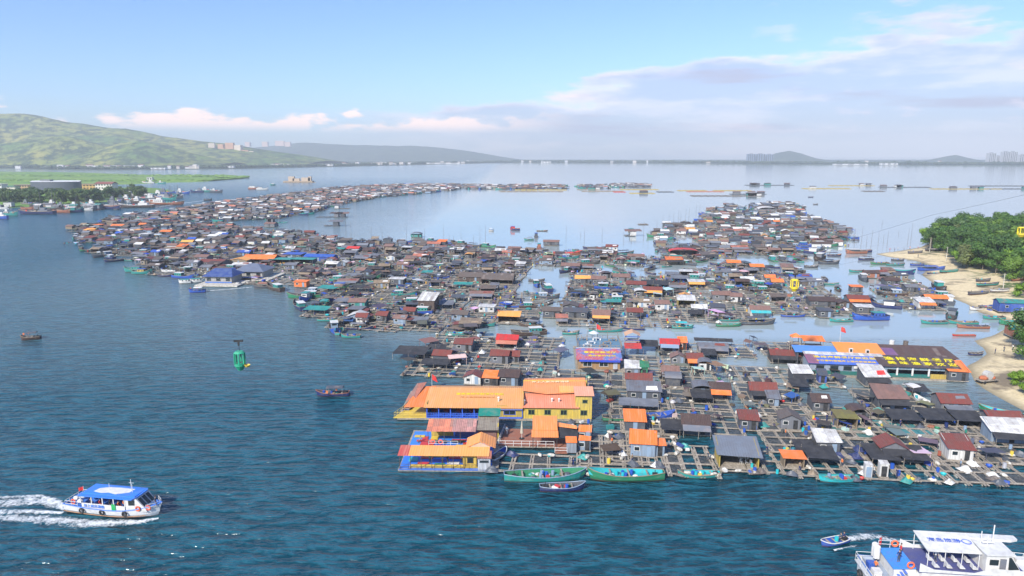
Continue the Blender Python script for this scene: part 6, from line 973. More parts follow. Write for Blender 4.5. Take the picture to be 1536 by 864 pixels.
rail(o, [(-.8, -2.6), (-.8, 2.6), (1.8, 2.6)], 2.3, 1.1, 'white'); rail(o, [(1.9, 2.6), (4.8, 2.6)], 4.2, 1.0, 'white'); rail(o, [(5.0, 2.75), (12, 2.7)], 4.3, 1.0, 'white')
for y in (-2.6, -1.2, .4): P(o, 'tyre_fender', 'dark', lambda b: b.torus((-1.0, y, 1.5), .45, .2, 'x'))
for q_ in ((3.9, 2.5, 4.9), (3.9, -2.05, 4.7)): P(o, 'life_ring', 'plain', lambda b: b.torus(q_, .38, .11, 'y'), (.80, .16, .06))
P(o, 'flag', 'tarp', lambda b: b.grid(lambda u, v: (2.2 - .1 * u, 2.5 + .4 * u, 4.6 + 1.1 * v - .3 * u), 4, 3), 'red')
text_mb('观光轮', .55, 'lettering', (.05, .12, .5), cb, Matrix.Translation((12.6, -2.78, 3.98)) @ Matrix.Rotation(rad(72), 4, 'X'))
# ------------------------------------------------------------------ cable car cabins and their cable
def cabin(loc, col, label, drop=4.2, w=1.8):
    o = thing('cable_car', 'cable car', '', loc, .15, label=label); hw = w / 2
    P(o, 'hanger', 'dark', lambda b: (b.tube((0, 0, 0), (.05, 0, -drop + 2.2), .05, 6), b.box(0, 0, .05, 1.3, .3, .3), b.box(0, 0, -.35, .25, .25, .6)))
    P(o, 'cabin_floor', 'paint', lambda b: (b.tube((0, 0, -drop - .1), (0, 0, -drop - .85), hw, 14, hw * .45), b.tube((0, 0, -drop + .25), (0, 0, -drop - .1), hw * 1.03, 14)), col)
    P(o, 'cabin_roof', 'paint', lambda b: (b.tube((0, 0, -drop + 1.9), (0, 0, -drop + 2.15), hw * 1.02, 14, hw * .7),), col); P(o, 'bench', 'paint', lambda b: b.box(0, .3, -drop + .1, w * .7, .4, .5), 'slate')
    for k in range(6): a = k * math.pi / 3 + math.pi / 6; P(o, 'pillar', 'paint', lambda b: b.box(hw * .93 * math.cos(a), hw * .93 * math.sin(a), -drop + 1.05, .22, .22, 1.7, a), col)
    return o
g1 = at(357.5, 512, 100); g2 = at(1193, 412, 160); g3 = at(1534, 336, 200)
cabin(g1, (.01, .36, .20), 'green open cable car cabin hanging over the open water', 3.7, 1.6); cabin(g2, (.75, .58, .02), 'yellow cable car cabin hanging over the middle rafts', 3.2, 1.8); cabin(g3, (.75, .60, .02), 'yellow cable car cabin in front of the treetops at the right edge', 3.0, 2.2)
q = at(354, 508, 101); gear('basin', g1.x + 1.2, g1.y - .3, g1.z - 3.9, 0, 'yellow', .9, label='yellow round bundle on the green cable car cabin')
def cable(pts, r, name, cat, label):
    P_ = []
    for a, c in zip(pts, pts[1:]):
        for k in range(16): t = k / 16; v = Vector(a).lerp(Vector(c), t); v.z -= 4 * t * (1 - t) * (Vector(c) - Vector(a)).length * .004; P_.append(v)
    P_.append(Vector(pts[-1])); b = MB(); b.path(P_, r, 4); o = b.build(name, 'dark'); return tag(o, cat, '', label=label)
d_ = (g1 - g2).normalized(); cable([g1 + d_ * 70 + Vector((0, 0, 8)), g1 + Vector((0, 0, .2)), g2 + Vector((0, 0, .2)), g3 + Vector((0, 0, .2)), g3 + (g3 - g2) * 2.2], .018, 'haul_cable', 'cable', 'thin steel cable carrying the cable car cabins')
cable([at(1232, 371, 430), at(1400, 322, 330), at(1620, 272, 240)], .05, 'haul_cable', 'cable', 'thin straight cable rising to the right above the lagoon')
# ------------------------------------------------------------------ bamboo stakes in the lagoon
POLES = [(1227, 352, 22), (1236, 357, 24), (1244, 362, 25), (1252, 366, 27), (1261, 369, 26), (1270, 371, 28), (1281, 372, 30), (1291, 371, 32), (1306, 371, 26), (1300, 368, 14), (1317, 368, 22), (1330, 372, 26), (1361, 367, 24), (1366, 364, 30), (1325, 365, 14), (1348, 352, 6), (1323, 337, 8),
 (610, 358, 24), (637, 362, 20), (666, 367, 32), (674, 363, 12), (680, 361, 10), (692, 366, 26), (710, 370, 18), (720, 366, 28), (728, 371, 34), (849, 363, 25), (871, 356, 8), (876, 369, 28), (903, 364, 24), (935, 368, 20), (947, 366, 22), (965, 362, 30), (972, 364, 18), (985, 352, 24), (994, 348, 26), (1003, 345, 24), (1010, 342, 22), (1017, 338, 24), (1021, 336, 18), (1028, 333, 20), (1033, 330, 18), (1044, 328, 22), (1049, 325, 20),
 (388, 334, 18), (405, 340, 16), (438, 345, 26), (464, 350, 30), (465, 322, 14), (499, 315, 12), (510, 313, 12), (519, 349, 20), (527, 360, 28), (558, 365, 26), (574, 362, 24)]
for px, py, hp in POLES:
    q = gp(px, py); hh = hp / ppm(px, py); ln = R.uniform(-.3, .3); b = MB(); b.tube((0, 0, -1.5), (ln, 0, hh), .10, 5, .05, cap=True)
    for k in range(3): b.tube((ln * (.3 + k * .2), 0, hh * (.3 + k * .2)), (ln * (.3 + k * .2), 0, hh * (.3 + k * .2) + .06), .13, 5)
    o = b.build('bamboo_stake', 'bark'); o.location = q; tag(o, 'stake', 'tall thin stake in the water' if hp > 20 else 'short thin stake in the water', 'stakes standing in the lagoon')
for px, py, hp in ((1394, 380, 24), (1419, 392, 22), (1504, 436, 26)):
    q = gp(px, py, 1.2); hh = hp / ppm(px, py) * 1.0; b = MB(); b.tube((0, 0, -1), (0, 0, hh), .16, 7, .10); b.box(0, 0, hh - .6, 1.6, .1, .1); o = b.build('utility_pole', 'foam'); o.location = q; tag(o, 'pole', 'pale concrete pole on the beach at the edge of the trees', 'concrete poles by the trees')
# ------------------------------------------------------------------ life on the beach
for i, (px, py, s) in enumerate([(1493, 528, 'navy'), (1506, 526, 'slate'), (1519, 525, 'white'), (1377, 386, 'navy'), (1377.0, 373, 'red'), (1365, 372, 'orange'), (1356, 373, 'pale blue'), (1347, 372, 'white'), (1342, 374, 'navy'), (1335, 373, 'red')]):
    q = gp(px, py, .8); person((q.x, q.y, zbeach(q.x, q.y)), R.uniform(0, 6), 'stand', s, 'slate', f'standing person in {s} top on the sand')
p = gp(1480, 570, .8); o = thing('beach_cart', 'cart', '', (p.x, p.y, zbeach(p.x, p.y)), .2, label='loaded cart with grey drum and orange nets on the sandy point'); P(o, 'bed', 'wood', lambda b: b.box(0, 0, .7, 5, 2.2, .2)); P(o, 'drum', 'paint', lambda b: b.tube((.3, -.6, 1.8), (.3, .9, 1.8), 1.0, 12), (.45, .45, .43)); P(o, 'net_load', 'paint', lambda b: (b.ball((-1.0, 0, 1.2), 1.2, .9, .6), b.ball((1.5, 0, 1.1), .8, .8, .5)), (.45, .13, .05))
for x in (-1.6, 1.6):
    for s in (-1, 1): P(o, 'wheel', 'dark', lambda b: b.torus((x, s * 1.15, .38), .28, .10, 'y'))
for (px, py, w, h) in ((1523, 470, 14, 3.2), (1527, 508, 7, 2.4)): p = gp(px, py, 1); hut((p.x + 3, p.y + 3, zbeach(p.x, p.y)), rad(-12), w, 5, h, 'gx', 'teal', 'blue' if w > 10 else 'brick', .8, 'roof', windows=2, look='', label='green-roofed blue shed on the sand at the right edge' if w > 10 else 'small green-roofed hut near the beached red boat')
TP = [tree_proto(s, h, cr, c) for s, h, cr, c in [(1, 13, 5.6, (.07, .19, .02)), (2, 11, 5.0, (.26, .46, .02)), (3, 15, 6.2, (.04, .12, .03)), (4, 12, 5.2, (.18, .32, .03)), (5, 10, 4.6, (.19, .18, .08))]]
TLOOK = ['dark green broadleaf tree', 'bright yellow-green tree', 'tall dark green tree', 'mid green rounded tree', 'brownish thin-leaved tree']
GROVE = gpoly([(1388, 377), (1425, 387), (1441, 406), (1490, 417), (1525, 433), (1560, 450), (1600, 440), (1640, 352), (1440, 355), (1400, 362)])
pts = []; rr = random.Random(5); tries = 0
while len(pts) < 215 and tries < 9000:
    tries += 1; xs = [a for a, _ in GROVE]; ys = [c for _, c in GROVE]; x, y = rr.uniform(min(xs), max(xs)), rr.uniform(min(ys), max(ys)); q = proj((x, y, 8))
    if inpoly(x, y, GROVE) and q[0] < 1575 and all((x - a) ** 2 + (y - c) ** 2 > 49 for a, c in pts): pts.append((x, y))
for (x, y) in pts:
    k = rr.choice([0, 0, 1, 2, 3, 1, 4]); dup(TP[k], (x, y, max(0, zbeach(x, y))), rr.uniform(0, 6), TLOOK[k], 'tree', rr.uniform(.8, 1.2), group='trees of the grove by the beach')
for (px, py, s, k) in ((1532, 578, .35, 1), (1545, 590, .4, 1), (1522, 570, .28, 1), (1543, 525, .8, 2), (1552, 545, .75, 0), (1534, 448, .6, 1)):
    q = gp(px, py, 1); dup(TP[k], (q.x, q.y, zbeach(q.x, q.y)), rr.uniform(0, 6), ('low bright green bush' if s < .5 else TLOOK[k]) + ' on the sand', 'bush' if s < .5 else 'tree', s)
# mangroves and trees round the harbour buildings on the left
TM_ = [tree_proto(s, h, cr, c, leaves=1300, leaf=.8) for s, h, cr, c in [(11, 12, 6.5, (.07, .12, .025)), (12, 13, 6.5, (.025, .075, .03)), (13, 11, 6.0, (.09, .11, .03))]]
for i in range(75):
    px = rr.uniform(-30, 168); py = rr.uniform(298, 306) - max(0, px - 100) * .06; q = gp(px, py, 1.5)
    k = 1 if (38 < px < 58 or 128 < px < 165) else rr.choice([0, 2, 0, 1]); dup(TM_[k], (q.x, q.y, 1.5), rr.uniform(0, 6), ['olive green mangrove tree', 'dark green mangrove tree', 'yellowish mangrove tree'][k], 'tree', rr.uniform(.75, 1.15), group='mangroves before the dark oval building')
for i in range(26):
    px = rr.uniform(172, 218); py = rr.uniform(286, 297); q = gp(px, py, 1.5); k = rr.choice([0, 2]); dup(TM_[k], (q.x, q.y, 1.0), rr.uniform(0, 6), ['olive green mangrove tree', '', 'yellowish mangrove tree'][k], 'tree', rr.uniform(.6, .9), group='mangroves beside the white red-roofed house')
for t in TP + TM_: discard(t)
# ------------------------------------------------------------------ buildings on the left shore
p = gp(86, 290, 3); o = thing('oval_building', 'building', '', (p.x * (p.y + 18) / p.y, p.y + 18, 2), 0, label='dark oval building with ribbed walls behind the mangroves'); n = 64
P(o, 'wall', 'paint', lambda b: b.add([(34 * math.cos(2 * math.pi * i / n) * (1 + .004 * (i % 2)), 19 * math.sin(2 * math.pi * i / n), z) for z in (5, 16.5) for i in range(n)], [(i, (i + 1) % n, n + (i + 1) % n, n + i) for i in range(n)]), (.06, .075, .11)); P(o, 'ground_floor', 'glass', lambda b: b.add([(31 * math.cos(2 * math.pi * i / n), 16 * math.sin(2 * math.pi * i / n), z) for z in (-1, 5.2) for i in range(n)], [(i, (i + 1) % n, n + (i + 1) % n, n + i) for i in range(n)]))
P(o, 'roof', 'paint', lambda b: b.add([(34.5 * math.cos(2 * math.pi * i / n), 19.5 * math.sin(2 * math.pi * i / n), 16.6 + (1.2 if math.sin(2 * math.pi * i / n) > 0 else 0)) for i in range(n)], [tuple(range(n))]), 'white'); P(o, 'roof_plant', 'paint', lambda b: b.box(-14, 2, 18, 14, 8, 2.5), 'grey')
def block(px0, px1, yb, h, d, wc, rc, label, floors=3, name='building', z=2, roof='flat', cols=6):
    p = gp(px0, yb, z); w = (px1 - px0) / F * (p.y * math.cos(PITCH) + (H - z) * math.sin(PITCH)); o = thing(name, 'building', '', ((p.x + w / 2) * (1 + d / 2 / p.y), p.y + d / 2, z), rad(-3), label=label)
    wl = P(o, 'wall', 'paint', lambda b: b.box(0, 0, h / 2, w, d, h), wc)
    for f in range(floors):
        for k in range(cols): P(wl, 'window', 'glass', lambda b: b.box(-w / 2 + (k + .5) * w / cols, -d / 2 - .05, (f + .55) * h / floors, w / cols * .5, .12, h / floors * .45))
    P(o, 'roof', 'roof', lambda b: e_roof(b, w, d, h, 'gx' if roof == 'gable' else 'flat', h * .18, z0=0, ov=.8, th=.4), rc)
block(28, 52, 289, 11, 16, (.42, .30, .16), (.35, .28, .2), 'tan three-storey block left of the oval building'); block(15, 28, 290, 10, 10, (.6, .58, .5), 'teal', 'small white house with teal trim left of the tan block'); block(-6, 9, 290, 13, 12, (.6, .62, .6), 'white', 'white house cut by the left edge of the photo')
block(121, 152, 288, 11, 20, (.55, .38, .12), (.5, .36, .15), 'yellow-brown block right of the oval building'); block(148, 174, 289, 13, 14, (.66, .64, .6), (.28, .07, .05), 'white house with a dark red roof behind the harbour', roof='gable')
block(222, 230, 271, 7, 8, 'white', 'white', 'tiny white house at the edge of the green spit', 1, cols=2)
for i, (a, c, yb, h) in enumerate([(68, 112, 250.5, 8), (112, 160, 251, 7), (160, 205, 249, 8), (200, 226, 246, 14), (228, 250, 252, 6), (300, 325, 250, 7), (334, 352, 250, 9), (420, 440, 247, 9), (482, 500, 247, 10), (560, 580, 245, 14), (612, 626, 244, 12), (640, 690, 244, 8), (812, 826, 243, 14), (1320, 1345, 246, 12), (1250, 1300, 246, 8), (1180, 1195, 232, 20)]):
    p = gp(a, yb + 2); block(a, c, yb + 2, h, 20, (.6, .6, .6), 'white', None, 2, 'village_house', 2, cols=3)
    THINGS[-1] = (THINGS[-1][0], 'low pale far-shore building', None)
vr = random.Random(31)
for i in range(70):
    px = vr.choice([vr.uniform(-20, 300), vr.uniform(380, 760), vr.uniform(760, 1530)]); yb = (254 if px < 300 else 251.5 - (px - 380) * .018 if px < 700 else 244.3 + (px - 760) * .0045) - .3; p = gp(px, yb); hh = vr.uniform(7, 16) * (1.3 if px > 760 else 1); w = vr.uniform(10, 26)
    o = thing('village_house', 'building', 'pale far-shore house', (p.x, p.y + 4, 1.5), vr.uniform(-.3, .3), 'houses along the far shore'); P(o, 'wall', 'paint', lambda b: b.box(0, 0, hh / 2, w, 10, hh), vr.choice([(.6, .6, .6), (.5, .46, .42), (.62, .56, .5)])); P(o, 'roof', 'roof', lambda b: e_roof(b, w, 10, hh, 'gx', 2, z0=0, ov=.5, th=.3), vr.choice(['white', 'rust-red', 'grey', 'faded pink-brown']))
# resort blocks on the hill shoulder
for i, (px, py, w, h) in enumerate([(318, 214, 34, 14), (332, 217, 30, 20), (345, 216, 46, 24), (358, 219, 40, 22), (333, 222, 36, 18), (370, 225, 28, 16), (378, 230, 26, 30), (363, 224, 24, 14)]):
    p = at(px, py + 4, 4050); b = MB(); o = thing('resort_block', 'building', 'orange-brown resort block', (p.x, p.y, p.z - 8), rad(R.uniform(-10, 10)), 'resort blocks on the hill'); P(o, 'wall', 'paint', lambda b: (b.box(0, 0, h / 2, w, 30, h + 12),), (.55, .30, .17) if i % 3 else (.62, .52, .42))
for i, (px, py, w, h) in enumerate([(372, 214, 50, 16), (398, 214, 60, 20), (420, 213, 90, 22), (432, 214, 60, 18)]):
    p = at(px, py + 3, 7300); o = thing('resort_block', 'building', 'pale pink resort block', (p.x, p.y, p.z - 5), 0, 'resort blocks on the hill'); P(o, 'wall', 'paint', lambda b: b.box(0, 0, h / 2, w, 40, h + 30), (.66, .48, .40))
# towers on the far right shore
for i, (a, c, top, yb, Yd) in enumerate([(1120, 1131, 231, 246, 5000), (1132, 1146, 231, 246, 5020), (1147, 1158, 231.5, 246, 5040), (1480, 1490, 229.5, 246, 4600), (1501, 1511, 227.5, 246, 4600), (1512, 1522, 227.5, 246, 4620), (1492, 1499, 234, 246, 4650), (1526, 1538, 232, 246, 4700)]):
    p0 = at(a, yb, Yd); w = (c - a) / F * Yd; zt = at(a, top, Yd).z; o = thing('apartment_tower', 'tower', 'bluish slab tower on the far shore' if i < 3 else 'pale apartment tower on the far shore', (p0.x + w / 2, Yd, 0), 0, 'towers on the far shore'); wl = P(o, 'wall', 'paint', lambda b: b.box(0, 0, zt / 2, w, 30, zt), (.20, .26, .36) if i < 3 else (.5, .5, .52))
    for k in range(4): P(wl, 'balcony_strip', 'glass', lambda b: b.box(-w / 2 + (k + .5) * w / 4, -15.1, zt / 2, w / 9, .4, zt * .92))
    P(o, 'roof', 'paint', lambda b: b.box(0, 0, zt + 2, w * .4, 12, 4), 'grey')
# ================================================================== the raft city
POLYS = [
 [(112, 346), (168, 330), (250, 333), (335, 338), (440, 350), (520, 365), (640, 362), (740, 373), (800, 378), (862, 374), (905, 372), (940, 384), (985, 380), (985, 352), (1003, 338), (1052, 336), (1062, 318), (1100, 308), (1152, 330), (1160, 356), (1170, 385), (1130, 384), (1060, 392), (1020, 400), (985, 402), (960, 412), (905, 396), (870, 398), (842, 412), (806, 404), (790, 412), (812, 432), (826, 452), (812, 462), (826, 478), (830, 500), (760, 502), (720, 502), (640, 508), (505, 507), (500, 488), (457, 482), (452, 455), (462, 440), (445, 433), (420, 440), (400, 430), (300, 418), (225, 414), (180, 400), (170, 390), (118, 372)],
 [(842, 412), (870, 400), (905, 398), (960, 414), (1020, 404), (1075, 396), (1130, 400), (1180, 404), (1215, 410), (1240, 424), (1262, 440), (1300, 450), (1330, 470), (1320, 482), (1240, 486), (1215, 480), (1180, 470), (1170, 486), (1100, 490), (900, 500), (835, 500), (830, 478), (818, 462), (830, 452), (818, 430)],
 [(1128, 310), (1165, 305), (1196, 308), (1200, 320), (1230, 330), (1262, 345), (1275, 356), (1262, 368), (1225, 376), (1190, 372), (1165, 360), (1158, 345), (1135, 328)],
 [(1290, 405), (1330, 408), (1370, 412), (1412, 438), (1426, 460), (1424, 482), (1380, 488), (1350, 482), (1318, 446), (1292, 424)],
 [(1155, 372), (1222, 374), (1230, 388), (1210, 402), (1160, 398)],
 [(255, 318), (330, 305), (420, 294), (490, 284), (560, 279), (640, 277), (700, 278), (700, 283), (640, 290), (560, 297), (500, 308), (460, 322), (400, 329), (335, 332), (320, 327), (270, 336), (150, 332), (200, 323)],
 [(700, 278), (735, 279), (800, 278), (850, 279), (850, 283), (800, 284), (700, 284)], [(868, 279), (905, 278), (915, 283), (870, 283)], [(918, 277), (935, 277), (935, 281), (918, 281)], [(945, 276), (973, 277), (972, 281), (946, 281)],
 [(588, 520), (650, 508), (720, 508), (800, 505), (860, 512), (940, 512), (1000, 506), (1060, 512), (1106, 520), (1108, 560), (1095, 575), (1098, 612), (1110, 640), (1090, 660), (1080, 712), (900, 712), (745, 712), (745, 680), (735, 640), (640, 600), (570, 606), (566, 596), (600, 575), (575, 562)],
 [(1112, 524), (1200, 518), (1215, 560), (1330, 575), (1400, 590), (1420, 600), (1480, 618), (1560, 640), (1620, 728), (1500, 728), (1380, 724), (1290, 718), (1140, 710), (1085, 708), (1095, 665), (1125, 640), (1116, 600), (1112, 560)],
]
HOLES = [[(1016, 345), (1040, 340), (1045, 372), (1030, 372)], [(860, 412), (846, 410), (812, 404), (845, 440)], [(1100, 575), (1113, 575), (1120, 640), (1100, 640)], [(1215, 560), (1240, 560), (1245, 600), (1222, 600)], [(745, 632), (790, 632), (790, 645), (745, 645)]]
GP = [gpoly(p) for p in POLYS]; GH = [gpoly(p) for p in HOLES]
cell = 13.6; rots = RZ; nodes = []
for pi, poly in enumerate(GP):
    near = pi >= 10; cx0 = sum(a for a, _ in poly) / len(poly); cy0 = sum(c for _, c in poly) / len(poly); ux, uy = math.cos(RZ), math.sin(RZ); vx, vy = -uy, ux
    us = [(a - cx0) * ux + (c - cy0) * uy for a, c in poly]; vs_ = [(a - cx0) * vx + (c - cy0) * vy for a, c in poly]
    i = 0; u = min(us) + 3
    while u < max(us) + 3:
        v = min(vs_) + 2 + R.uniform(-2, 2); cw = cell * R.uniform(.92, 1.08)
        while v < max(vs_) + 3:
            x, y = cx0 + u * ux + v * vx, cy0 + u * uy + v * vy
            if inpoly(x, y, poly) and (y > 420 or polydist(x, y, poly) > (1.5 if near else 5.0)) and not any(inpoly(x, y, h) for h in GH): nodes.append((x, y, pi))
            v += cell * R.uniform(.95, 1.06)
        u += cw
nodes.sort(key=lambda n: n[1])
RP = {}                                             # raft prototypes: near (full parts), mid (two parts)
for k in range(6): RP['n', k] = raft(13, 13, [3, 4, 4, 3, 4, 5][k], [4, 3, 4, 5, 4, 3][k], 40 + k, netp=.6, netc='black')
for k in range(4): RP['m', k] = raft(13, 13, 4, [3, 4, 3, 4][k], 60 + k, detail=0, netp=.22)
HCOLS = [('rust-red', 5), ('faded pink-brown', 15), ('grey-brown', 24), ('dark brown', 11), ('grey', 18), ('tan', 5), ('white', 7), ('orange', 1.5), ('salmon', 2), ('black', 8), ('blue', 1.5), ('slate', 10), ('amber', 1)]
def wch(rr):
    t = rr.random() * sum(w for _, w in HCOLS)
    for c, w in HCOLS:
        t -= w
        if t <= 0: return c
    return 'grey'
HP = [hut((0, 0, 0), 0, w, d, h, rk, 'grey', 'grey', ri, 'roof', windows=wn, porch=po, open_front=of, patch=pa, awning=aw, annex=an) for (w, d, h, rk, ri, wn, po, of, pa, aw, an) in [(4.6, 3.8, 2.0, 'gx', .8, 1, .8, False, 'grey', None, 1), (6.2, 4.4, 2.1, 'gx', .9, 2, 0, False, 'white', None, -1), (3.8, 3.2, 1.9, 'shed', .6, 1, .8, False, None, 'grey', 0), (4, 4.6, 2.0, 'gy', .9, 1, 0, False, None, None, 1), (5.2, 4, 2.0, 'gx', .8, 1, .8, True, 'black', None, 0), (6.8, 4.4, 2.1, 'shed', .8, 1, 0, False, 'tan', 'black', -1), (4.5, 4, 1.9, 'flat', .2, 1, 0, True, None, None, 1), (5, 3.6, 2.3, 'shed', 1.0, 2, .6, False, 'grey-brown', 'tan', 1), (3.4, 3.4, 1.8, 'arch', .8, 1, 0, False, None, None, 0), (7.4, 3.6, 1.9, 'gx', .6, 2, 1, False, 'rust-red', 'grey', 0)]]
BC = ['teal', 'green', 'navy', 'navy', 'slate', 'teal', 'slate', 'grey-brown', 'blue', 'dark brown']
BP = [boat((0, 0, 0), 0, Lb, B, Hh, 'teal', 'slate', 'tan', cabin=cb, canopy=cn, cargo=cg, seed=70 + i) for i, (Lb, B, Hh, cb, cn, cg) in enumerate([(9, 2.4, .8, None, None, 4), (10.5, 2.8, 1.0, None, 'slate', 3), (11, 3.2, 1.2, ('pale blue', -.15, 3, 1.8), None, 3), (7, 2.0, .7, None, None, 2), (12, 3.4, 1.3, ('teal', -.2, 3.6, 1.9), None, 5), (8.5, 2.3, .8, None, 'grey', 2)])]
BLOOK = ['open wooden boat', 'boat with a dark canopy', 'boat with a pale blue cabin', 'short open skiff', 'boat with a teal cabin', 'boat with a grey canopy']
SP = [shade_net((0, 0, 0), 0, 8, 6, 1.8, 90 + k) for k in range(2)]
protos = [o for k, o in RP.items()] + HP + BP + SP
THINGS[:] = [t for t in THINGS if t[0] not in protos]
n_hut = sum(1 for t in THINGS if t[0]['category'] == 'hut'); n_boat = sum(1 for t in THINGS if t[0]['category'] == 'boat'); n_raft = 0; n_shade = 0
cnt = dict(drum=0, foam_float=0, basin=0, net_heap=0, crate=0)
far_b = MB(); far_r = MB(); far_boats = MB(); far_g = MB(); MAXH, MAXB, MAXR = 290, 283, 272
def far_hut(x, y, rz, rc, wc, w, d, kind):
    far_b.M = TM(x, y, 0, rz); j = R.uniform(.8, 1.15); far_b.col = tuple(c * j for c in PAL[wc]); e_walls(far_b, w, d, 2.2); far_b.col = tuple(c * j for c in PAL[rc]); e_roof(far_b, w, d, 2.2, kind, .9, warp=R.uniform(-.1, .1))
def far_raft(x, y, rz, net=True):
    far_r.M = TM(x, y, 0, rz); far_r.col = (.24, .21, .17)
    for i in range(5): far_r.box(-6.5 + 3.25 * i + R.uniform(-.2, .2), 0, .34, .55, 13 + R.random(), .12)
    for j in range(4): far_r.box(0, -6.5 + 4.3 * j, .45, 13.2, .4, .10)
def far_boat(x, y, rz, c, s=1.0):
    far_boats.M = TM(x, y, 0, rz, s); far_boats.col = PAL[c]; e_hull(far_boats, 10, 3, 1.2, 1, .72, 7); far_boats.col = PAL[R.choice(['slate', 'grey', 'tan', 'teal', 'grey-brown'])]; e_inner(far_boats, 10, 3, 1.2, 1, .72, 7)
    if R.random() < .6: far_boats.col = PAL[R.choice(['white', 'grey', 'pale blue', 'teal', 'brick', 'white'])]; far_boats.box(-1, 0, 1.5, 3.2, 1.9, 2.0); far_boats.col = PAL[R.choice(['grey', 'slate', 'white'])]; far_boats.box(-1, 0, 2.6, 3.8, 2.4, .15)
def put_gear(x, y, z=.5, k=None):
    k = k or R.choice(['drum', 'drum', 'foam_float', 'foam_float', 'basin', 'net_heap', 'crate', 'net_heap'])
    lim = dict(drum=290, foam_float=280, basin=200, net_heap=280, crate=200)
    if cnt[k] >= lim[k]: return
    cnt[k] += 1; c = {'drum': R.choice(['blue', 'blue', 'blue', 'navy', 'turquoise', 'pale blue', 'yellow']), 'foam_float': None, 'basin': R.choice(['red', 'turquoise', 'yellow', 'white', 'blue', 'green']), 'net_heap': R.choice(['slate', 'teal', 'grey-brown', 'grey-brown', 'white', 'slate', 'tan', 'navy']), 'crate': R.choice(['white', 'red', 'yellow', 'blue', 'grey'])}[k]
    gear(k, x, y, z, R.uniform(0, 6.28), c, R.uniform(.8, 1.15))
def off(x, y, rz, a, c): return x + a * math.cos(rz) - c * math.sin(rz), y + a * math.sin(rz) + c * math.cos(rz)
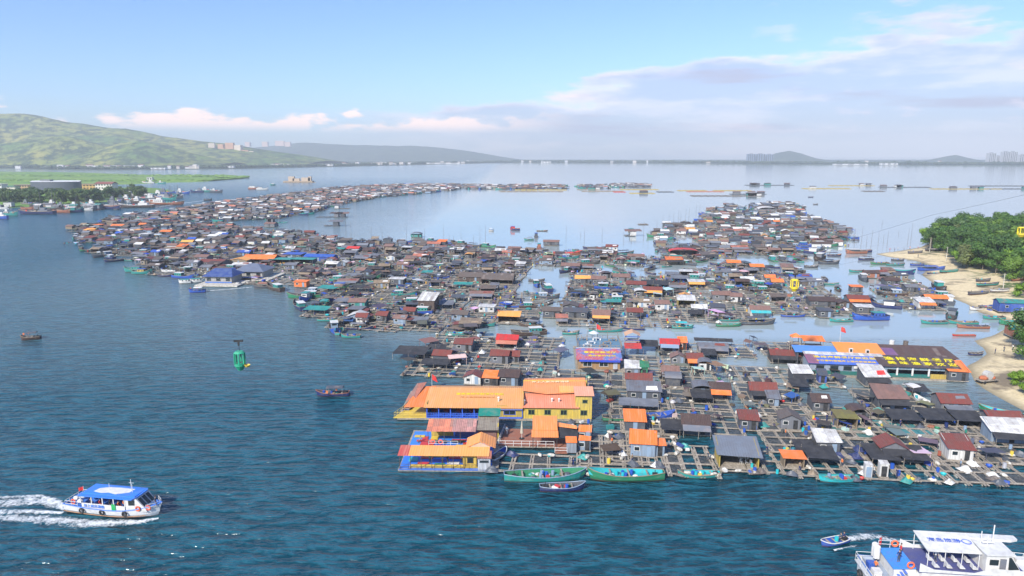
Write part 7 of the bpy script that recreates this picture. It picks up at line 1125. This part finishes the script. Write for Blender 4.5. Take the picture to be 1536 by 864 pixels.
# per-raft building
for (x, y, pi) in nodes:
    near = pi >= 10; rz = RZ + rad(R.uniform(-3, 3)) if near else RZ + rad(R.uniform(-7, 7)); dist = y
    inb = not free(x, y, 1.0) and any(True for (cx, cy_, w, d, r_) in BOXES if (abs((x - cx) * math.cos(-r_) - (y - cy_) * math.sin(-r_)) < w / 2 + 3 and abs((x - cx) * math.sin(-r_) + (y - cy_) * math.cos(-r_)) < d / 2 + 3))
    pj = proj((x, y, 0))
    if pj[0] > 1660 or pj[0] < -60: continue
    if not inb:
        if n_raft < MAXR:
            k = ('n', R.randrange(6)) if dist < 300 else ('m', R.randrange(4)); s = R.uniform(.95, 1.0)
            dup(RP[k], (x, y, R.uniform(-.03, .03)), rz, ['raft of three cage rows', 'raft of four cage rows', 'square raft of sixteen cages', 'raft of narrow cages', 'raft of even square cages', 'raft of five cage rows'][k[1]] if k[0] == 'n' else 'timber cage raft', scale=(s, s * R.uniform(.95, 1.05), 1)); n_raft += 1
        elif dist < 900 and R.random() < .8: far_raft(x, y, rz)
    # huts: scarce on the near cages, packed far off
    ph = (0 if pj[0] < 900 else .13) if near else (.15 if dist < 300 else .28 if dist < 380 else .44)
    tries_ = 1 if near else (2 if dist < 330 else 3 if dist < 700 else 4)
    for t in range(tries_):
        if R.random() < ph:
            for _ in range(5):
                hx, hy = off(x, y, rz, R.uniform(-5.5, 5.5), R.uniform(-5.5, 5.5)); r = 2.3
                if free(hx, hy, r): break
            else: continue
            if inb: continue
            rc = wch(R); wc = R.choice(['grey', 'slate', 'slate', 'grey-brown', 'white', 'pale blue', 'dark brown', 'grey', 'tan']); 
            if dist > 620: rc = R.choice(['white', 'faded pink-brown', 'grey', 'tan', 'faded pink-brown', 'grey-brown', 'tan', 'slate', 'dark brown', 'grey', 'white', 'slate', 'grey', 'salmon'] if R.random() < .8 else [rc])
            occ(hx, hy, r); k = R.randrange(10)
            if n_hut < MAXH:
                s = R.uniform(.8, 1.08) if near else R.uniform(.85, 1.25); dup(HP[k], (hx, hy, 0), rz + rad(R.uniform(-4, 4)) + (math.pi / 2 if R.random() < .08 else 0), f'{wc} ' + ['hut', 'wide hut', 'tiny hut', 'gabled hut', 'open hut', 'large shed', 'flat shack', 'tall shed', 'arched hut', 'long low hut'][k] + f' under {rc} roof', scale=(s, s, R.uniform(.9, 1.1)), colors={'roof': PAL[rc], 'wall': PAL[wc], 'post': PAL['tan']}, group='huts on the fish rafts'); n_hut += 1
            else: far_hut(hx, hy, rz + rad(R.uniform(-8, 8)), rc, wc, R.uniform(3.6, 6.8) * (1 + max(0, dist - 400) * .0006), R.uniform(3.2, 4.8) * (1 + max(0, dist - 400) * .0004), R.choice(['gx', 'gx', 'gy', 'shed', 'flat']))
    if R.random() < (.16 if near else .12) and n_shade < 110 and dist < 420 and not inb:
        hx, hy = off(x, y, rz, R.uniform(-3, 3), R.uniform(-3, 3))
        if free(hx, hy, 3): c = R.choice(['black', 'black', 'black', 'grey', 'slate', 'teal']); dup(SP[R.randrange(2)], (hx, hy, 0), rz, f'{c} shade cloth on poles', scale=(R.uniform(.6, 1.1), R.uniform(.6, 1.1), R.uniform(.8, 1.05)), colors={'cloth': PAL[c]}, group='shade cloths stretched over the rafts'); n_shade += 1; occ(hx, hy, 3)
    # clutter sits on the beams
    ng = 7 if near else (5 if dist < 330 else 0)
    for _ in range(ng):
        a = R.choice([-6.5, -2.2, 2.2, 6.5]) + R.uniform(-.3, .3); c = R.uniform(-6.5, 6.5)
        if R.random() < .5: a, c = c, a
        gx, gy = off(x, y, rz, a, c)
        if not inb: put_gear(gx, gy, .46)
    if not inb and dist < 1000:                     # the litter of gear past the counted few: barrels, tubs, sheets, poles
        for _ in range(9 if near else 13 if dist < 330 else 18 if dist < 520 else 14):
            a, c = R.uniform(-6.8, 6.8), R.uniform(-6.8, 6.8)
            if R.random() < (.92 if near else .88 if dist < 330 else .5): a = R.choice([-6.5, -2.2, 2.2, 6.5]) + R.uniform(-.3, .3)
            gx, gy = off(x, y, rz, a, c); t = R.random(); far_g.M = TM(gx, gy, .42, R.uniform(0, 3.1), R.uniform(.7, 1.2)); far_g.col = tuple(q * R.uniform(.6, 1) for q in PAL[R.choice(['slate', 'grey-brown', 'dark brown', 'black', 'tan', 'grey', 'grey', 'grey-brown', 'tan', 'slate', 'black', 'dark brown', 'blue', 'navy', 'blue', 'teal', 'white', 'slate', 'grey-brown', 'black', 'turquoise', 'brick', 'tan', 'white', 'white', 'tan', 'red', 'yellow', 'green'][:29])])
            if t < .22: far_g.tube((0, 0, 0), (0, 0, .85), .3, 7)
            elif t < .45: far_g.box(0, 0, .3, R.uniform(.5, 1.6), R.uniform(.4, 1.0), R.uniform(.3, .8))
            elif t < .62: far_g.ball((0, 0, .15), R.uniform(.5, 1.1), R.uniform(.4, .8), R.uniform(.25, .5), 6, 4)
            elif t < .80: far_g.col = (.17, .15, .12); far_g.tube((0, 0, -.3), (R.uniform(-.2, .2), R.uniform(-.2, .2), R.uniform(1.4, 3.2)), .06, 4)
            else:
                sx, sy, hh = R.uniform(.8, 2.2), R.uniform(.8, 1.8), R.uniform(.9, 1.9); far_g.col = tuple(q * R.uniform(.6, 1.1) for q in PAL[R.choice(['slate', 'grey', 'grey-brown', 'dark brown', 'black', 'tan', 'faded pink-brown', 'grey', 'slate', 'white', 'grey-brown', 'navy' if R.random() < .5 else 'blue'])]); far_g.slab([(-sx, -sy, hh), (sx, -sy, hh + R.uniform(-.2, .2)), (sx, sy, hh + .3), (-sx, sy, hh + .3)], .05)
                for s in (-1, 1): far_g.box(s * sx * .9, -sy * .9, hh / 2, .08, .08, hh); far_g.box(s * sx * .9, sy * .9, hh / 2, .08, .08, hh)
    if not near and R.random() < (.45 if dist < 500 else .5) and not inb:       # boats tied up inside the maze
        hx, hy = off(x, y, rz, R.uniform(-6, 6), R.choice([-6.8, 6.8]))
        if free(hx, hy, 2.0):
            c = R.choice(BC)
            if n_boat < 200: k = R.randrange(6); s = R.uniform(.8, 1.1); dup(BP[k], (hx, hy, 0), rz + R.choice([0, math.pi]) + rad(R.uniform(-8, 8)), f'{c} {BLOOK[k]}', scale=s, colors={'hull': PAL[c]}, group='working boats moored around the rafts'); n_boat += 1
            else: far_boat(hx, hy, rz + R.choice([0, math.pi]), c)
            occ(hx, hy, 2.0)
far_g.M = None
# boats moored along the edges of the raft city
for pi, poly in enumerate(POLYS):
    if pi >= 10: continue
    for (a, c) in zip(poly, poly[1:] + poly[:1]):
        A, C = gp(*a), gp(*c); Ln = (C - A).length; n = int(Ln / (11 if A.y < 600 else 8))
        for k in range(n):
            if R.random() < .40: continue
            q = A.lerp(C, (k + .5) / n); ang = math.atan2(C.y - A.y, C.x - A.x) + R.choice([0, math.pi, 0, math.pi, math.pi / 2]) + rad(R.uniform(-12, 12)); x, y = q.x + R.uniform(-1.5, 1.5), q.y + R.uniform(-1.5, 1.5)
            if not free(x, y, 3.2): continue
            pj = proj((x, y, 0)); cc = R.choice(BC); occ(x, y, 3.4)
            if n_boat < MAXB and y < 640: m = R.randrange(6); dup(BP[m], (x, y, 0), ang, f'{cc} {BLOOK[m]}', scale=R.uniform(.85, 1.15), colors={'hull': PAL[cc]}, group='working boats moored around the rafts'); n_boat += 1
            else: far_boat(x, y, ang, cc, R.uniform(1, 1.5))
for o in protos: discard(o)
# extra clutter along the front edge
for t in [t for t in THINGS if t[0]['category'] == 'fish raft' and t[1] == 'front-edge cage raft']:
    xs = [c.bound_box for c in t[0].children if c.name.startswith('crossbeam')]; w = max(q[4][0] - q[0][0] for q in xs); ys = [c.bound_box for c in t[0].children if c.name.startswith('walkway')]; d = max(q[2][1] - q[0][1] for q in ys)
    for k in range(9): x, y = off(t[0].location.x, t[0].location.y, t[0].rotation_euler.z, (R.choice([-.5, .5]) if R.random() < .5 else R.uniform(-.5, .5)) * w * .93, R.choice([-.45, .45, R.uniform(-.4, .4)]) * d); put_gear(x, y, .46)
# long-line floats and far oyster rafts in the lagoon
for i, (x0, x1, py, col, hs) in enumerate([(750, 845, 287.5, 'tan', 0), (772, 850, 285, 'mustard', 0), (865, 900, 284.5, 'tan', 2), (872, 935, 287, 'tan', 0), (920, 938, 288, 'red', 0), (930, 988, 284.5, 'mustard', 0), (944, 982, 290, 'mustard', 1), (985, 1010, 288, 'slate', 0), (1016, 1060, 286, 'mustard', 0), (1030, 1085, 287.5, 'salmon', 0), (1070, 1126, 286, 'mustard', 0), (1036, 1145, 294, 'grey-brown', 4), (1095, 1148, 291.5, 'slate', 3), (1118, 1190, 278, 'slate', 5), (1204, 1275, 283, 'mustard', 1), (1244, 1310, 278.5, 'mustard', 2), (1294, 1325, 287, 'grey-brown', 0), (1320, 1395, 281, 'slate', 3), (1396, 1500, 283.5, 'mustard', 3), (1455, 1560, 279, 'slate', 0), (1480, 1560, 283.5, 'slate', 1), (475, 522, 326, 'slate', 2), (502, 525, 313, 'grey-brown', 1), (486, 510, 339, 'slate', 1), (400, 430, 334, 'teal', 2), (425, 474, 274, 'tan', 0), (957, 972, 337, 'grey-brown', 0), (937, 952, 354, 'slate', 1)]):
    A, C = gp(x0, py), gp(x1, py); w = (C - A).length; o = thing('float_line', 'float line', f'long low {col} float line in the lagoon', ((A.x + C.x) / 2, A.y, 0), math.atan2(C.y - A.y, C.x - A.x), 'long float lines in the lagoon'); n = max(4, int(w / 9)); rr = random.Random(i); dd_ = 5 if py > 300 else 12
    P(o, 'floats', 'paint', lambda b: [b.box(-w / 2 + (k + .5) * w / n, rr.uniform(-1, 1) + s * dd_ / 2, .35, w / n * .9, .9 if py < 300 else .7, .5 if py < 300 else .4) for k in range(n) for s in (-1, 0, 1)], col); P(o, 'spars', 'wood', lambda b: [b.box(-w / 2 + (k + .5) * w / n, 0, .85 if py < 300 else .5, .6, dd_, .25) for k in range(n)])
    for k in range(hs): s = R.uniform(-.45, .45) * w; P(o, 'shelter', 'board', lambda b: (b.box(s, 0, 2.0, R.uniform(6, 12) if py < 300 else 4, 5, 3.2)), R.choice(['slate', 'grey', 'white', 'teal'])); P(o, 'shelter_roof', 'roof', lambda b: b.slab([(s - 6, -3, 3.7), (s + 6, -3, 3.7), (s + 5.5, 3, 4.6), (s - 5.5, 3, 4.6)], .15), R.choice(['grey', 'dark brown', 'faded pink-brown']))
# sand barge
p = gp(448, 273.5); o = thing('sand_barge', 'barge', '', (p.x, p.y, 0), 0, label='long sand-coloured barge with blocks of cargo on the far water'); P(o, 'hull', 'paint', lambda b: b.slab([(-30, -6, 3), (30, -6, 3), (33, 0, 3.2), (30, 6, 3), (-30, 6, 3)], 3.4), (.36, .27, .18))
for s, w, h in ((-14, 12, 9), (-4, 14, 5), (16, 18, 7), (24, 6, 9)): P(o, 'cargo_block', 'paint', lambda b: b.box(s, 0, 3 + h / 2, w, 8, h), (.48, .38, .28))
# floating shelter with a rounded roof in the lagoon
p = gp(625, 356); hut((p.x, p.y, 0), 0, 7, 6, 1.6, 'arch', 'grey', 'teal', 1.3, 'roof', look='', label='round-roofed floating shelter alone in the lagoon')
# ships in the left harbour
rr = random.Random(9)
SH = [(137, 182, 311.5, 'brick', 3), (176, 228, 311.5, 'dark brown', 3), (222, 275, 307.5, 'brick', 4), (24, 80, 321.5, 'navy', 2), (0, 24, 324, 'teal', 2), (-20, 8, 329, 'blue', 2), (82, 106, 315, 'white', 4), (100, 130, 313, 'slate', 3), (56, 84, 311, 'white', 4), (30, 52, 309, 'slate', 3), (118, 142, 309, 'teal', 3), (262, 284, 291, 'blue', 4), (284, 304, 289, 'navy', 3), (300, 322, 288, 'teal', 4), (314, 333, 289, 'slate', 2), (236, 262, 291, 'blue', 4), (180, 206, 302, 'brick', 4), (204, 232, 300, 'slate', 4), (230, 256, 299, 'brick', 4), (216, 244, 294, 'navy', 4), (186, 212, 296, 'slate', 4), (250, 272, 297, 'dark brown', 4), (212, 230, 275, 'white', 3), (236, 248, 276, 'teal', 3), (160, 184, 305, 'slate', 4), (196, 222, 305, 'dark brown', 4)]
for i, (x0, x1, py, c, hc_) in enumerate(SH):
    xm = (x0 + x1) / 2; p = gp(xm, py); Ls = (x1 - x0) / ppm(xm, py); o = thing('harbour_ship', 'ship', f'{c} hulled fishing ship with {"white" if i % 3 else "grey"} deckhouse', (p.x, p.y + 3, 0), rr.choice([0, math.pi]) + rr.uniform(-.06, .06), 'ships moored along the left harbour'); B_ = min(9, Ls * .22)
    P(o, 'hull', 'hull', lambda b: e_hull(b, Ls, B_, 2.6, .9, .8), c); P(o, 'deck', 'paint', lambda b: e_inner(b, Ls, B_, 2.6, .9, .8, dz=.8), rr.choice(['grey-brown', 'slate', 'tan'])); P(o, 'gunwale', 'paint', lambda b: e_rim(b, Ls, B_, 2.6, .9, .8, r=.2), rr.choice(['white', 'tan', c]))
    dh = P(o, 'deckhouse', 'paint', lambda b: (b.box(-Ls * .22, 0, 2 + hc_ / 2, Ls * .26, B_ * .6, hc_), b.box(-Ls * .20, 0, 2.2 + hc_ + .9, Ls * .14, B_ * .45, 1.8)), 'white' if i % 3 else 'grey')
    for k in range(4): P(dh, 'window', 'glass', lambda b: b.box(-Ls * .32 + (k + .5) * Ls * .2 / 4, -B_ * .31, 2.4 + hc_ * .5, Ls * .03, .1, .8))
    P(o, 'mast', 'plain', lambda b: (b.tube((Ls * .1, 0, 2), (Ls * .1, 0, 2 + Ls * .28), .14, 5), b.tube((Ls * .1, 0, 2 + Ls * .22), (Ls * .36, 0, 3.6), .08, 4), b.tube((Ls * .1, 0, 2 + Ls * .2), (-Ls * .15, 0, 5.5), .08, 4)), 'slate')
    for k in range(4): P(o, 'deck_cargo', 'paint', lambda b: b.box(rr.uniform(0, .32) * Ls, rr.uniform(-.2, .2) * B_, 3.0, 1.8, 1.6, 1.6), rr.choice(['white', 'red', 'blue', 'teal', 'tan', 'turquoise']))
for i in range(34):
    px = rr.uniform(178, 268) if i % 3 else rr.uniform(0, 175); py = rr.uniform(291, 305) if i % 3 else rr.uniform(310, 319); k = i % 6; q = gp(px, py); c = rr.choice(['slate', 'dark brown', 'navy', 'white', 'teal', 'brick']); far_boat(q.x, q.y, rr.uniform(-.3, .3), c, rr.uniform(1.6, 2.3)); far_boats.col = (.08, .08, .08); far_boats.tube((1, 0, 1), (1.2, 0, 8), .09, 4)
for i in range(22):
    px = rr.uniform(-5, 150) if i < 14 else rr.uniform(175, 262); py = rr.uniform(309, 314) if i < 14 else rr.uniform(289, 297); q = gp(px, py, 1); hut((q.x, q.y, .5), rr.uniform(-.2, .2), rr.uniform(6, 12), 6, rr.uniform(3, 4.5), rr.choice(['gx', 'flat']), rr.choice(['white', 'grey', 'salmon', 'teal', 'faded pink-brown', 'white']), rr.choice(['white', 'grey', 'tan']), 1.2, look=f'quay shed {i}', name='quay_shed', cat='shed', group='sheds along the harbour quay')
    o_, lk, _ = THINGS[-1]; THINGS[-1] = (o_, 'small quay shed', None)
# masses past the three hundred of a kind
far_b.M = far_r.M = far_boats.M = None
if far_b.v: stuff(far_b.build('far_huts', 'vcol', vcol=True))
if far_r.v: stuff(far_r.build('far_raft_frames', 'vcol', vcol=True))
if far_g.v: stuff(far_g.build('raft_litter', 'vcol', vcol=True))
if far_boats.v: stuff(far_boats.build('far_boats', 'vcol', vcol=True))
print('COUNTS', n_hut, n_boat, n_raft, n_shade, cnt, 'nodes', len(nodes), 'objects', len(bpy.data.objects))
# ================================================================== labels: look + nearest landmark, made single with the thing's own place in its row
LM = [('the long orange-roofed restaurant', (745, 610)), ('the leisure barge', (668, 690)), ('the wooden restaurant', (900, 545)), ('the blue lettered roof', (1265, 550)), ('the dark lettered roof', (1375, 555)), ('the yellow-posted pavilion', (1110, 700)), ('the sandy point', (1490, 575)), ('the red arched canopy', (1026, 383)), ('the big blue boat', (1308, 480)),
      ('the blue-roofed hall', (328, 426)), ('the tall white-roofed hut', (640, 468)), ('the large brown gable', (745, 428)), ('the hung yellow cabin', (1193, 440)), ('the bright blue roof', (478, 392)), ('the grove', (1450, 400)), ('the oval building', (86, 288)), ('the green spit', (300, 270)), ('the inner lagoon', (850, 330)), ('the far raft tip', (1150, 312)), ('the left raft tip', (130, 355)), ('the raft arm', (480, 295)), ('the long teal boat', (820, 725)),
      ('the orange twin roofs', (955, 660)), ('the front right corner', (1440, 710)), ('the red-patched white roof', (1315, 580)), ('the red-brown roof in the middle', (952, 478)), ('the far water', (1300, 282)), ('the amber roof', (763, 484)), ('the tour boat', (168, 770)), ('the middle channel', (820, 440)), ('the small white houses', (990, 466)), ('the lower ferry', (1400, 850)), ('the open water', (350, 540))]
def rel(px, py):
    best = min(LM, key=lambda l: ((px - l[1][0]) ** 2 + ((py - l[1][1]) * 2.0) ** 2)); dx, dy = px - best[1][0], (py - best[1][1]) * 2.0
    return ('left of ' if dx < 0 else 'right of ') + best[0] if abs(dx) > abs(dy) else ('behind ' if dy < 0 else 'before ') + best[0]
ORD = ['leftmost', 'second', 'third', 'fourth', 'fifth', 'sixth', 'seventh', 'eighth', 'ninth', 'tenth', 'eleventh', 'twelfth', 'thirteenth', 'fourteenth', 'fifteenth', 'sixteenth', 'seventeenth', 'eighteenth', 'nineteenth', 'twentieth']
import collections
LC = collections.Counter(t[1] for t in THINGS)
bpy.context.view_layer.update(); groups = {}
for (o, look, label) in THINGS:
    if label: o['label'] = label; continue
    pj = proj(o.location); base = look if LC[look] == 1 and len(look.split()) >= 7 else f'{look}, {rel(*pj)}'; groups.setdefault(base, []).append((pj, o))
used = set(t[2] for t in THINGS if t[2])
def ladder(base, L_, note=''):
    L_.sort(key=lambda t: t[0][0]); n = len(L_)
    if n == 1: o = L_[0][1]; o['label'] = (base + note).strip(', ')[:200]; return
    if n > 5:                                       # split the row in depth first
        L_.sort(key=lambda t: -t[0][1]); h = (n + 1) // 2; k = note
        if note.count(',') < 1: ladder(base, L_[:h], ', nearer row'); ladder(base, L_[h:], ', farther row'); return
        L_.sort(key=lambda t: t[0][0])
    for i, (pj, o) in enumerate(L_):
        if i == n - 1: w = 'rightmost'
        elif i == 0: w = 'leftmost'
        else: w = ORD[min(i, 19)] + ' from left' if i < 20 else ORD[min(19, n - 1 - i)] + ' from right'
        o['label'] = f'{w} {base}{note}'
for base, L_ in groups.items(): ladder(base, L_)
import re as _re
seen = {}
for (o, look, label) in THINGS:
    l = _re.sub(r'\s+', ' ', o['label']).strip()
    if len(l.split()) > 16: l = l.replace(' boat with ', ' boat, ').replace(' from left', '').replace('standing person', 'person').replace('largest at', 'at').replace('hulled wooden ', '').replace(' standing in the water', '').replace('open-fronted ', 'open ').replace('faded pink-brown', 'pinkish').replace(' of fish cages', '').replace('small ', '').replace(' of the grove', '').replace(' in the lagoon', '').replace(' on the far shore', '')
    w_ = l.split()
    if len(w_) > 16: l = ' '.join(w_[:16])
    o['label'] = l; seen.setdefault(l, []).append(o.name)
print('LABEL DUPES', sum(1 for v in seen.values() if len(v) > 1), 'of', len(seen), 'longest', max(len(k.split()) for k in seen))
